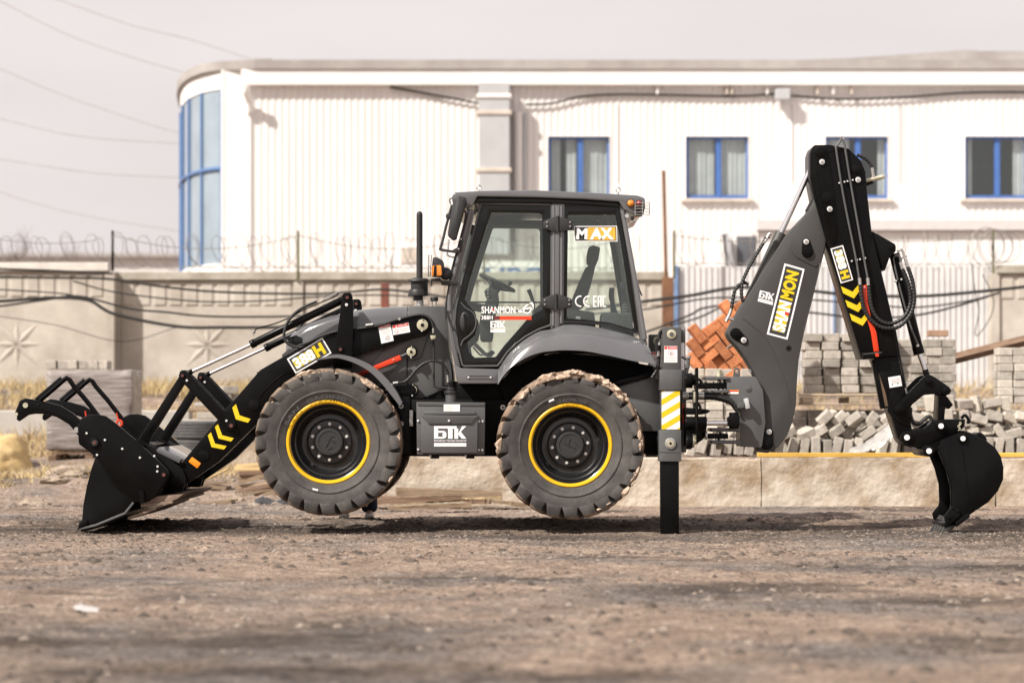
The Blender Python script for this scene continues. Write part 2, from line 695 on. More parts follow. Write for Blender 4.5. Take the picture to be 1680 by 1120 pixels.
def ground_mat():
    m = bpy.data.materials.new('dirt_yard')
    m.use_nodes = True
    t = m.node_tree; L = t.links.new
    b = t.nodes['Principled BSDF']
    b.inputs['Roughness'].default_value = 0.95
    b.inputs['Specular IOR Level'].default_value = 0.2
    tc = t.nodes.new('ShaderNodeTexCoord')
    def noise(sc, det, rough=0.6, stretch=(1, 1, 1)):
        mp = t.nodes.new('ShaderNodeMapping'); mp.inputs['Scale'].default_value = stretch
        n = t.nodes.new('ShaderNodeTexNoise')
        n.inputs['Scale'].default_value = sc; n.inputs['Detail'].default_value = det; n.inputs['Roughness'].default_value = rough
        L(tc.outputs['Object'], mp.inputs[0]); L(mp.outputs[0], n.inputs['Vector'])
        return n.outputs['Fac']
    def ramp(f, stops):
        r = t.nodes.new('ShaderNodeValToRGB')
        while len(r.color_ramp.elements) < len(stops):
            r.color_ramp.elements.new(0.5)
        for e, (p, c) in zip(r.color_ramp.elements, stops):
            e.position = p; e.color = (*c, 1)
        L(f, r.inputs[0]); return r.outputs[0]
    def mix(f, a, c, mode='MIX'):
        x = t.nodes.new('ShaderNodeMix'); x.data_type = 'RGBA'; x.blend_type = mode
        if isinstance(f, float): x.inputs[0].default_value = f
        else: L(f, x.inputs[0])
        L(a, x.inputs[6]); L(c, x.inputs[7]); return x.outputs[2]
    tan = ramp(noise(2.2, 6), [(0.3, (0.26, 0.190, 0.147)), (0.55, (0.395, 0.302, 0.240)), (0.75, (0.52, 0.415, 0.34))])
    grey = ramp(noise(3.1, 5), [(0.3, (0.16, 0.138, 0.126)), (0.7, (0.30, 0.264, 0.243))])
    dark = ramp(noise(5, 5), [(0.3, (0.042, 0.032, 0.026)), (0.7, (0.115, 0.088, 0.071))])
    k1 = ramp(noise(0.55, 5, 0.55, (0.8, 1.1, 1)), [(0.46, (0, 0, 0)), (0.6, (1, 1, 1))])
    k2 = ramp(noise(0.42, 7, 0.68, (0.75, 1.5, 1)), [(0.52, (0, 0, 0)), (0.62, (0.8, 0.8, 0.8))])
    col = mix(k1, tan, grey)
    col = mix(k2, col, dark)
    # damp dark churned earth, painted along the machine's strip partly to deepen its shadow
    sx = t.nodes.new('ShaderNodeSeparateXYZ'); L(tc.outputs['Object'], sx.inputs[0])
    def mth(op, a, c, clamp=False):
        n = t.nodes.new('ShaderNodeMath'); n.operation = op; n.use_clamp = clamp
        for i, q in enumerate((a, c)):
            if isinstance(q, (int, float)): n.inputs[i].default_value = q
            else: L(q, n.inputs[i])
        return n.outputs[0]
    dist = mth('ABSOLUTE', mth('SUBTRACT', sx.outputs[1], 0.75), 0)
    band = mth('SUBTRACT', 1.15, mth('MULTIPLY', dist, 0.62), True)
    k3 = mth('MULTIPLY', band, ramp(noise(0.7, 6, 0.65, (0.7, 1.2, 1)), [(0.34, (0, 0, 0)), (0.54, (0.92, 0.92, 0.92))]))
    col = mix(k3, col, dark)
    sp = ramp(noise(30, 4, 0.75), [(0.3, (0.45, 0.44, 0.43)), (0.5, (1, 1, 1)), (0.70, (1.65, 1.6, 1.52))])
    col = mix(1.0, col, sp, 'MULTIPLY')
    md = ramp(noise(9, 5, 0.75, (0.8, 1.2, 1)), [(0.3, (0.55, 0.53, 0.52)), (0.5, (1, 1, 1)), (0.7, (1.42, 1.41, 1.38))])
    col = mix(1.0, col, md, 'MULTIPLY')
    L(col, b.inputs['Base Color'])
    bp = t.nodes.new('ShaderNodeBump'); bp.inputs['Strength'].default_value = 1.0; bp.inputs['Distance'].default_value = 0.04
    L(noise(40, 6, 0.75), bp.inputs['Height']); L(bp.outputs[0], b.inputs['Normal'])
    return m
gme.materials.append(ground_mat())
ground = bpy.data.objects.new('ground', gme)
COL.objects.link(ground)
ground['kind'] = 'structure'

M_stone = mat('gravel_stone', (0.15, 0.12, 0.098), 0.9, var=0.4, scale=3, c2=(0.30, 0.245, 0.20))
M_clod = mat('dark_clod', (0.05, 0.039, 0.032), 0.95, var=0.4, scale=4, bump=0.4, bscale=60, c2=(0.13, 0.10, 0.078))

def scatter(name, n, size, mt, region, seed, flat=0.65, power=2.5):
    rg = np.random.default_rng(seed)
    x = rg.uniform(region[0], region[1], n); y = rg.uniform(region[2], region[3], n)
    keep = vnoise(x * 0.9, y * 1.3, seed) > 0.35
    x = x[keep]; y = y[keep]; n = len(x)
    z = ground_z(x, y)
    s = size[0] + (size[1] - size[0]) * rg.random(n) ** power
    base = np.array([(1, 0, 0), (0.3, 0.9, 0.1), (-0.8, 0.55, 0), (-0.8, -0.6, 0.1), (0.35, -0.95, 0), (0.1, 0.1, 0.9), (0.5, 0.3, 0.55), (-0.4, -0.2, 0.7)])
    tri = np.array([(0, 1, 6), (1, 5, 6), (0, 6, 5), (1, 2, 5), (2, 7, 5), (2, 3, 7), (3, 4, 7), (4, 5, 7), (4, 0, 5)])
    a = rg.uniform(0, 6.28, n)
    jit = 1 + 0.35 * (rg.random((n, 8, 3)) - 0.5)
    b = base[None] * jit
    ca, sa = np.cos(a)[:, None], np.sin(a)[:, None]
    vx = (b[:, :, 0] * ca - b[:, :, 1] * sa) * s[:, None] + x[:, None]
    vy = (b[:, :, 0] * sa + b[:, :, 1] * ca) * s[:, None] + y[:, None]
    vz = (b[:, :, 2] * flat) * s[:, None] + z[:, None] - s[:, None] * 0.12
    V = np.stack([vx, vy, vz], -1).reshape(-1, 3)
    Fc = (tri[None] + 8 * np.arange(n)[:, None, None]).reshape(-1, 3)
    me = raw_mesh(name, V.tolist(), Fc.tolist(), [mt])
    o = bpy.data.objects.new(name, me)
    COL.objects.link(o)
    o['kind'] = 'stuff'
    return o

scatter('gravel', 14000, (0.005, 0.022), M_stone, (-5.8, 5.8, -3.2, 5.4), 5)
scatter('pale_grit', 7000, (0.004, 0.013), mat('pale_grit', (0.24, 0.19, 0.15), 0.9, var=0.3, scale=5, c2=(0.36, 0.30, 0.245)), (-5.6, 5.8, -2.4, 4.5), 25)
scatter('dark_grit', 9000, (0.006, 0.024), M_clod, (-5.6, 5.8, -3.0, 3.5), 26)
scatter('soil_clods', 5000, (0.01, 0.05), M_clod, (-5.4, 5.8, -1.5, 3.2), 9, power=4)
scatter('foreground_clods', 2600, (0.012, 0.055), M_clod, (-3.8, 3.8, -12.3, -2.4), 33, power=3.5)
scatter('foreground_stones', 1800, (0.010, 0.04), M_stone, (-3.8, 3.8, -12.3, -2.4), 34, power=4)
scatter('pebbles', 2500, (0.015, 0.07), M_stone, (-6.5, 1, 4.5, 12), 13, power=3)
scatter('foreground_gravel', 1500, (0.006, 0.022), M_clod, (-3.6, 3.6, -12.3, -3.2), 21)

# dry grass along the bank in front of the fence
M_straw = mat('dry_grass', (0.42, 0.31, 0.15), 0.9, var=0.35, scale=2, c2=(0.56, 0.44, 0.24))
def straw(name, n, region, seed, h=(0.12, 0.34)):
    rg = np.random.default_rng(seed)
    x = rg.uniform(region[0], region[1], n); y = rg.uniform(region[2], region[3], n)
    keep = vnoise(x * 1.1, y * 1.1, seed) > 0.33
    x = x[keep]; y = y[keep]; n = len(x)
    z = ground_z(x, y) - 0.02
    hh = rg.uniform(h[0], h[1], n); a = rg.uniform(0, 6.28, n)
    lx = rg.normal(0, 0.6, n) * hh; ly = rg.normal(0, 0.5, n) * hh
    w = 0.012
    V = np.stack([np.stack([x - w * np.cos(a), y - w * np.sin(a), z], -1), np.stack([x + w * np.cos(a), y + w * np.sin(a), z], -1),
                  np.stack([x + lx, y + ly, z + hh], -1)], 1).reshape(-1, 3)
    me = raw_mesh(name, V.tolist(), np.arange(3 * n).reshape(-1, 3).tolist(), [M_straw])
    o = bpy.data.objects.new(name, me); COL.objects.link(o); o['kind'] = 'stuff'
    return o
straw('dry_grass', 16000, (-11.5, -1.5, 14.5, 23.5), 3)
straw('dry_weeds', 5000, (-1.5, 11.5, 16, 23.5), 4)
straw('dry_tufts', 2200, (-7.3, -3.5, 9.2, 13), 6, h=(0.06, 0.2))

# ------------------------------------------------------------------ retaining wall
M_oldconc = mat('old_concrete', (0.33, 0.245, 0.16), 0.92, var=0.3, scale=2.2, bump=1.0, bscale=13, c2=(0.57, 0.50, 0.415), edge=(0.36, 0.60), detail=9)
M_conc = mat('grey_concrete', (0.40, 0.375, 0.34), 0.9, var=0.15, scale=2.5, bump=0.3, bscale=30, c2=(0.50, 0.47, 0.43))

def rough_block(name, lo, hi, mt, amp=0.03, step=0.07, seed=0, parent=None, corner=0.5):
    """a concrete block with an uneven, weathered skin"""
    bm = bmesh.new()
    bmesh.ops.create_cube(bm, size=1)
    lo = Vector(lo); hi = Vector(hi)
    for v in bm.verts:
        v.co = Vector([(lo[i] + hi[i]) / 2 + v.co[i] * (hi[i] - lo[i]) for i in range(3)])
    for ax in range(3):
        cuts = max(1, int((hi[ax] - lo[ax]) / step))
        for k in range(1, cuts):
            c = lo[ax] + (hi[ax] - lo[ax]) * k / cuts
            no = Vector([1 if i == ax else 0 for i in range(3)])
            bmesh.ops.bisect_plane(bm, geom=bm.verts[:] + bm.edges[:] + bm.faces[:], plane_co=no * c, plane_no=no)
    bm.normal_update()
    for v in bm.verts:
        c = v.co
        a = float(fbm(np.array(c.x * 3 + c.y), np.array(c.z * 4 + c.y * 2), 4, seed))
        b = float(vnoise(np.array(c.x * 1.1), np.array(c.z * 1.3), seed + 5))
        ed = sum(1 for i in range(3) if min(c[i] - lo[i], hi[i] - c[i]) < 1e-4)
        k = amp * (1 + (1.6 * corner if ed >= 2 else 0))
        v.co = c + v.normal * (a * 2 * k - (corner * k if ed >= 2 else 0)) - v.normal * (b * k * 0.6)
    g = G(); g._join(bm, mt)
    return g.build(name, parent, smooth=40)

wall = thing('retaining_wall', (2.6, WALL_Y + 0.25, 0), 'low weathered concrete retaining wall of long blocks behind the loader', 'wall')
wx = [-1.45, 0.30, 2.86, 5.55, 8.2]
for i in range(4):
    rough_block('concrete_block', (wx[i] + 0.002, WALL_Y + 0.012 * (i % 2), -0.15), (wx[i + 1] - 0.002, WALL_Y + 0.46, 0.56 - 0.012 * (i % 2)), M_oldconc, 0.030, 0.055, i * 7 + 1, wall, 0.06)

g = G()
a = P(1243, 745, 5.85); b = P(1690, 748, 5.85)
M_pipe = mat('yellow_board', (0.62, 0.38, 0.07), 0.6, var=0.2, scale=4, stretch=(0.3, 1, 1))
g.box((a.x, 5.83, 0.562), (b.x + 0.4, 5.93, 0.612), M_pipe, 0.006)
g.build_thing('yellow_rail', 'long yellow steel rail lying along the top of the concrete wall', 'rail')

kerb = thing('concrete_kerb', (-8.2, 11.95, 0.1), 'low concrete kerb edging the dirt bank at far left', 'kerb')
for i in range(4):
    rough_block('kerb_block', (-9.9 + i * 1.0 + 0.01, 11.85, -0.05), (-9.9 + (i + 1) * 1.0 - 0.01, 12.1, 0.215 - 0.02 * (i % 2)), M_oldconc, 0.018, 0.08, i + 60, kerb)

g = G(); a = P(-60, 692, 17); b = P(312, 673, 17)
g.box((a.x, 17, a.z - 0.25), (b.x, 17.35, b.z), M_conc, 0.02)
g.build_thing('concrete_beam', 'long pale concrete beam lying on the grassy bank behind the wrapped pallet', 'beam')

# ------------------------------------------------------------------ fences
FY = 24.0
M_fence = mat('fence_concrete', (0.36, 0.315, 0.265), 0.92, var=0.2, scale=1.0, bump=0.3, bscale=24, c2=(0.60, 0.555, 0.49), edge=(0.3, 0.7))
M_cap = mat('fence_cap', (0.30, 0.265, 0.21), 0.9, var=0.25, scale=2.5, bump=0.3, c2=(0.46, 0.43, 0.37))
M_wire = mat('razor_steel', (0.30, 0.28, 0.26), 0.5, metal=0.4, var=0.2)
M_rust = mat('rusty_steel', (0.13, 0.06, 0.032), 0.8, var=0.4, scale=6, bump=0.2, c2=(0.22, 0.11, 0.055))
M_mossy = mat('mossy_steel', (0.13, 0.125, 0.06), 0.8, var=0.3, scale=8)

def conc_fence(name, posts, ztop, zbase, label, capmat, Y=FY, star=True):
    t = thing(name, (posts[0], Y, zbase), label, 'fence')
    for i in range(len(posts) - 1):
        x0, x1 = posts[i] + 0.10, posts[i + 1] - 0.10
        g = G()
        g.box((x0, Y, zbase - 0.3), (x1, Y + 0.12, ztop - 0.17), M_fence, 0.01)
        pn = g.build('fence_panel', t)
        # upright ribs of the top band
        g = G()
        n = 11
        zb0, zb1 = ztop - 0.66, ztop - 0.22
        for k in range(n):
            cx = x0 + (x1 - x0) * (k + 0.5) / n
            w = (x1 - x0) / n * 0.4
            bm = bmesh.new()
            vs = [bm.verts.new(v) for v in ((cx - w, Y + 0.001, zb0), (cx + w, Y + 0.001, zb0), (cx + w, Y + 0.001, zb1), (cx - w, Y + 0.001, zb1),
                                            (cx - w * 0.8, Y - 0.022, zb0 + 0.02), (cx + w * 0.8, Y - 0.022, zb0 + 0.02), (cx + w * 0.8, Y - 0.022, zb1), (cx - w * 0.8, Y - 0.022, zb1))]
            for f in ((4, 5, 6, 7), (0, 1, 5, 4), (1, 2, 6, 5), (2, 3, 7, 6), (3, 0, 4, 7)):
                bm.faces.new([vs[q] for q in f])
            bmesh.ops.recalc_face_normals(bm, faces=bm.faces[:])
            g._join(bm, M_fence)
        g.build('panel_ribs', pn)
        if star:
            g = G()
            cx, cz = (x0 + x1) / 2, zbase + 0.95
            for k in range(8):
                an = math.pi / 4 * k
                ln = 0.62 if k % 2 else 0.50
                d = Vector((math.cos(an), 0, math.sin(an))); s = Vector((-math.sin(an), 0, math.cos(an))) * 0.075
                c = Vector((cx, Y, cz))
                mid = c + d * ln * 0.35
                bm = bmesh.new()
                p = [bm.verts.new(v) for v in (c + d * 0.02 + Vector((0, -0.038, 0)), mid + s, c + d * ln, mid - s)]
                bm.faces.new((p[0], p[1], p[2])); bm.faces.new((p[0], p[2], p[3]))
                bmesh.ops.recalc_face_normals(bm, faces=bm.faces[:])
                g._join(bm, M_fence)
            g.build('star_relief', pn, smooth=0)
        g = G()
        g.box((x0 - 0.08, Y - 0.09, ztop - 0.165), (x1 + 0.08, Y + 0.2, ztop), capmat, 0.012)
        g.build('fence_cap', t)
    for i, x in enumerate(posts):
        g = G()
        g.box((x - 0.095, Y - 0.06, zbase - 0.3), (x + 0.095, Y + 0.16, ztop - 0.17), M_fence, 0.012)
        g.build('fence_post', t)
    return t

fx = lambda px: P(px, 500, FY).x
fz = lambda py: P(840, py, FY).z
ZB = fz(645)
M_capw = mat('pale_cap', (0.62, 0.58, 0.53), 0.9, var=0.1, scale=3)
f1 = conc_fence('concrete_fence', [fx(-726), fx(-422), fx(-118), fx(186)], fz(433), ZB, 'weathered concrete panel fence bay with pale top cap and star relief at far left', M_capw, FY - 0.35)
f2 = conc_fence('concrete_fence', [fx(190), fx(490), fx(794), fx(1098)], fz(446), ZB, 'long concrete panel fence with star reliefs running behind the loader cab', M_cap)
f3 = conc_fence('concrete_fence', [fx(1628), fx(1932), fx(2236)], fz(436), ZB, 'concrete fence bay with brown cap beside the white metal fence', M_cap, FY - 0.2)

M_white_sheet = mat('white_sheet', (0.62, 0.61, 0.61), 0.45, var=0.05, scale=1.2, c2=(0.72, 0.70, 0.69))
M_bluepost = mat('blue_post', (0.17, 0.26, 0.44), 0.5, var=0.2)
def corr(g, x0, x1, z0, z1, Y, m, pitch, depth, pr=(0.0, 0.42, 0.52, 0.90)):
    """ribbed sheet standing in the x-z plane, one real fold per rib"""
    bm = bmesh.new()
    cols = []
    n = max(1, int(round((x1 - x0) / pitch)))
    pt = (x1 - x0) / n
    for i in range(n):
        for f, d in zip(pr, (0, 0, depth, depth)):
            cols.append((x0 + (i + f) * pt, Y + d))
    cols.append((x1, Y))
    lo = [bm.verts.new((x, y, z0)) for x, y in cols]
    hi = [bm.verts.new((x, y, z1)) for x, y in cols]
    for i in range(len(cols) - 1):
        bm.faces.new((lo[i], lo[i + 1], hi[i + 1], hi[i]))
    g._join(bm, m)

mf = thing('metal_fence', (fx(1366), FY, ZB), 'white corrugated sheet metal fence on blue posts behind the paver stacks', 'fence')
xs = [fx(1105), fx(1210), fx(1315), fx(1420), fx(1525), fx(1628)]
for a, b in zip(xs, xs[1:]):
    g = G(); corr(g, a, b - 0.006, ZB - 0.3, fz(437), FY, M_white_sheet, 0.112, 0.035, (0, 0.55, 0.65, 0.9)); g.build('metal_sheet', mf, smooth=0)
for pxx, hw in ((1109, 0.04), (1368, 0.014)):
    g = G(); g.box((fx(pxx) - hw, FY - 0.09, ZB - 0.3), (fx(pxx) + hw, FY - 0.008, fz(436)), M_bluepost, 0.006); g.build('fence_post', mf)
g = G(); g.box((xs[0], FY + 0.04, fz(470)), (xs[-1], FY + 0.08, fz(465)), M_white_sheet); g.build('fence_rail', mf)

# razor wire on the fence tops
def coil(x0, x1, zc, r, Y, pitch, seed):
    rg = random.Random(seed)
    pts = []
    n = int((x1 - x0) / pitch * 14)
    for i in range(n + 1):
        t = i / n
        a = t * (x1 - x0) / pitch * 2 * math.pi
        rr = r * (1 + 0.12 * math.sin(a * 0.37 + seed))
        pts.append(Vector((x0 + (x1 - x0) * t + 0.20 * math.cos(a), Y + rr * math.cos(a + 0.6), zc + rr * math.sin(a) + 0.03 * math.sin(t * 40))))
    return pts
wire_specs = [(-20, 186, 389, 432, 0.30, 'razor wire coil above the pale cap of the leftmost fence bay'),
              (186, 1040, 386, 442, 0.33, 'razor wire coils stretched along the concrete fence behind the cab'),
              (1105, 1628, 386, 436, 0.34, 'razor wire coils above the white corrugated fence')]
for k, (p0, p1, ptop, pbot, r, lab) in enumerate(wire_specs):
    t = thing('razor_wire', (fx(p0), FY + 0.05, fz(pbot)), lab, 'razor wire')
    g = G(); g.tube(coil(fx(p0), fx(p1), (fz(ptop) + fz(pbot)) / 2, r, FY + 0.05, 0.48, k), 0.0060, M_wire, n=4, smooth=False); g.build('wire_coil', t)
    g = G(); g.tube(coil(fx(p0) + 0.2, fx(p1), (fz(ptop) + fz(pbot)) / 2 - 0.02, r * 0.95, FY + 0.09, 0.60, k + 9), 0.0060, M_wire, n=4, smooth=False); g.build('wire_coil', t)
    posts = [q for q in (186, 490, 794, 1105, 1368, 1628) if p0 <= q <= p1] or [p0]
    st = [p0] + [q for q in posts if q != p0] + ([p1] if posts[-1] != p1 else [])
    top = []
    for a, b in zip(st, st[1:]):
        for i in range(7):
            w = i / 7
            top.append(Vector((fx(a) + (fx(b) - fx(a)) * w, FY + 0.05, fz(ptop) - 0.12 * 4 * w * (1 - w) * (2.2 if k == 1 else 1))))
    g = G(); g.tube(top, 0.008, M_wire, n=4, smooth=False); g.build('wire_strand', t)
    g = G(); g.tube([Vector((fx(p0), FY, fz(pbot) + 0.05)), Vector((fx(p1), FY, fz(pbot) + 0.03))], 0.008, M_wire, n=4, smooth=False); g.build('wire_strand', t)
    for q in posts:
        if k == 2 and q == 1368: continue
        g = G(); g.box((fx(q) - 0.022, FY - 0.10, fz(pbot) - (0.9 if q == 186 else 0.25)), (fx(q) + 0.022, FY - 0.062, fz(379)), M_mossy); g.build('wire_post', t)
# a spare roll hung on the fence at the right
t = thing('wire_roll', (fx(1620), FY - 0.3, fz(436)), 'loose roll of barbed wire hooked over the fence end at right', 'wire roll')
for k in range(5):
    cx, cz = fx(1612 + 9 * k), fz(406)
    rr = 0.36 - 0.015 * k
    g = G(); g.tube([Vector((cx + rr * (0.75 if k % 2 else 0.95) * math.cos(a * 0.2618), FY - 0.35 + 0.05 * k, cz + rr * math.sin(a * 0.2618))) for a in range(25)], 0.008, M_wire, n=4, smooth=False)
    g.build('wire_loop', t)

# poles by the fence
g = G(); a = P(1089, 280, FY - 1); b = P(1096, 545, FY - 1)
g.tube([a, P(1092, 430, FY - 1), Vector((b.x, b.y, 0.9))], lambda t: 0.032 if t < 0.55 else 0.05, M_rust, smooth=False)
g.box((b.x - 0.11, FY - 1.07, 0.9), (b.x + 0.10, FY - 0.9, P(0, 455, FY - 1).z), M_rust, 0.01)
g.build_thing('rusty_pole', 'tall thin rusty steel pole with a thicker lower post behind the stabiliser', 'pole')
g = G(); a = P(632, 464, FY - 0.6)
g.box((a.x - 0.075, FY - 0.7, 1.1), (a.x + 0.075, FY - 0.5, a.z), mat('red_rust', (0.26, 0.075, 0.045), 0.8, var=0.5, scale=5, c2=(0.12, 0.05, 0.04)), 0.01)
g.build_thing('rusty_post', 'short reddish rusty steel post in front of the concrete fence above the hood', 'post')

# ------------------------------------------------------------------ black cables slung along the fence
M_cable = mat('black_cable', (0.016, 0.015, 0.014), 0.7, var=0.3)
CY = 21.5
cables = [
 ([(-60, 438), (0, 441), (90, 444), (186, 449)], 0.020, 'black cable lying along the pale cap of the leftmost fence bay'),
 ([(-60, 455), (0, 455), (120, 456), (182, 458), (273, 471), (364, 479), (498, 482), (560, 480), (626, 475), (690, 481), (760, 492)], 0.022, 'upper black cable running from the fence corner to the hood'),
 ([(120, 461), (182, 478), (273, 490), (349, 495), (440, 493), (520, 487), (626, 484), (700, 489)], 0.015, 'thin black cable sagging just below the upper cable at left'),
 ([(-60, 473), (0, 475), (97, 481), (130, 487)], 0.014, 'short thin black cable crossing the top band of the leftmost fence bay'),
 ([(-60, 496), (0, 494), (76, 489), (143, 492), (188, 515), (288, 535), (364, 537), (498, 535), (600, 520)], 0.03, 'thickest lowest black cable bundle sagging across the star panels'),
 ([(-60, 505), (0, 502), (73, 492), (130, 486), (212, 506), (273, 512), (349, 519), (498, 518), (590, 508)], 0.02, 'middle black cable sagging above the thickest bundle at left'),
 ([(-20, 516), (90, 533), (200, 560), (290, 537)], 0.007, 'hair thin loose wire drooping over the first fence star'),
 ([(960, 508), (1060, 494), (1131, 485), (1208, 472), (1300, 474), (1390, 483), (1503, 486), (1609, 478), (1720, 466)], 0.03, 'thick black cable bundle crossing the white fence at right'),
 ([(960, 516), (1060, 507), (1149, 491), (1215, 488), (1334, 492), (1430, 500), (1503, 504), (1586, 494), (1640, 480)], 0.016, 'thin black cable just under the thick bundle on the white fence'),
 ([(960, 575), (1064, 543), (1131, 517), (1156, 505), (1215, 501), (1334, 513), (1420, 522), (1503, 517), (1570, 502), (1640, 480)], 0.02, 'lowest black cable rising from behind the stabiliser across the white fence'),
 ([(1100, 534), (1146, 521), (1185, 503), (1215, 493), (1250, 488)], 0.018, 'short black cable above the orange brick stack'),
 ([(1594, 432), (1600, 480), (1606, 510), (1600, 545), (1606, 548), (1625, 520), (1630, 490), (1612, 450)], 0.009, 'tangled thin wire dangling from the fence top at right'),
]
for pts, r, lab in cables:
    if pts[0][0] == -60: pts = [(-720, pts[0][1] + 6), (-520, pts[0][1] + 16), (-330, pts[0][1] + 2), (-180, pts[0][1] + 8)] + pts
    g = G(); g.ptube(pts, CY, r, M_cable, n=6, k=8)
    g.build_thing('cable', lab, 'cable', 'cables slung along the fence')

# ------------------------------------------------------------------ overhead wires in the sky
M_air = mat('overhead_wire', (0.42, 0.39, 0.39), 0.7, var=0.1)
for pts, lab in [([(-120, -60), (0, 2), (128, 64), (300, 118), (500, 160)], 'steep overhead wire reaching the roof corner from the top left'),
                 ([(-120, 58), (0, 113), (128, 165), (296, 219), (430, 250)], 'second overhead wire slanting down to the glass stair tower'),
                 ([(-120, 170), (0, 195), (128, 223), (296, 235), (430, 236)], 'nearly level overhead wire halfway up the sky at left'),
                 ([(-120, 244), (0, 261), (150, 283), (296, 291), (430, 293)], 'flat overhead wire beside the lower half of the glass tower'),
                 ([(-120, 270), (0, 315), (128, 351), (296, 379), (430, 396)], 'lowest overhead wire slanting just above the razor wire'),
                 ([(60, -18), (98, 0), (214, 41), (308, 64), (418, 99)], 'faint highest overhead wire above the roof corner')]:
    g = G(); p0 = pts[0]; s0 = (pts[1][1] - p0[1]) / (pts[1][0] - p0[0])
    g.ptube([(p0[0] - 700, p0[1] - 700 * s0 * 1.25), (p0[0] - 350, p0[1] - 350 * s0 * 1.1)] + pts, 42.5, 0.016, M_air, n=5, k=8)
    g.build_thing('overhead_wire', lab, 'wire', 'overhead wires at left')

# ------------------------------------------------------------------ office building
BY = 36.0
M_wall = mat('white_cladding', (0.79, 0.755, 0.73), 0.5, var=0.05, scale=1.6, stretch=(1.3, 1.3, 0.12))
M_render = mat('white_render', (0.85, 0.825, 0.80), 0.7, var=0.04, scale=1.5)
M_fascia = mat('fascia', (0.80, 0.77, 0.74), 0.6, var=0.04, scale=2)
M_roof = mat('roof_membrane', (0.30, 0.27, 0.255), 0.85, var=0.2, scale=0.8, c2=(0.42, 0.395, 0.375))
M_bframe = mat('blue_frame', (0.062, 0.145, 0.40), 0.45, var=0.06)
M_curt = mat('curtain', (0.80, 0.77, 0.73), 0.9, var=0.1, scale=2)
M_room = mat('dark_room', (0.12, 0.115, 0.11), 0.9, var=0.1)
M_duct = mat('grey_duct', (0.52, 0.52, 0.53), 0.42, metal=0.25, var=0.05, scale=1.5)
M_sill = mat('stone_sill', (0.58, 0.51, 0.44), 0.8, var=0.1, scale=3)
bx = lambda px: P(px, 500, BY).x
bz = lambda py: P(840, py, BY).z
BB = 0.9
bld = thing('office_building', (4, BY, 1.3), 'long white clad office building with blue windows and curved glass corner', 'building')
ZE = bz(140)
wins = [(899, 1000), (1125, 1228), (1354, 1457), (1583, 1686), (1812, 1915)]
wz1, wz0 = bz(224), bz(326)
def wallpiece(x0, x1, z0, z1, name='wall_cladding'):
    g = G(); corr(g, x0, x1, z0, z1, BY, M_wall, 0.172, 0.021); g.build(name, bld, smooth=0)
wallpiece(bx(412), bx(786), BB, ZE)
cur = bx(786)
for a, b in wins:
    wallpiece(cur, bx(a), BB, ZE)
    wallpiece(bx(a), bx(b), BB, wz0)
    wallpiece(bx(a), bx(b), wz1, ZE)
    cur = bx(b)
wallpiece(cur, bx(2050), BB, ZE)
# body behind, corner pier
g = G()
g.box((bx(368), BY - 0.05, BB), (bx(412), BY + 0.3, bz(116)), M_render)
g.build('corner_pier', bld)
g = G(); g.box((bx(412), BY + 4.5, BB), (bx(2050), BY + 4.8, ZE), M_room); g.build('back_wall', bld)
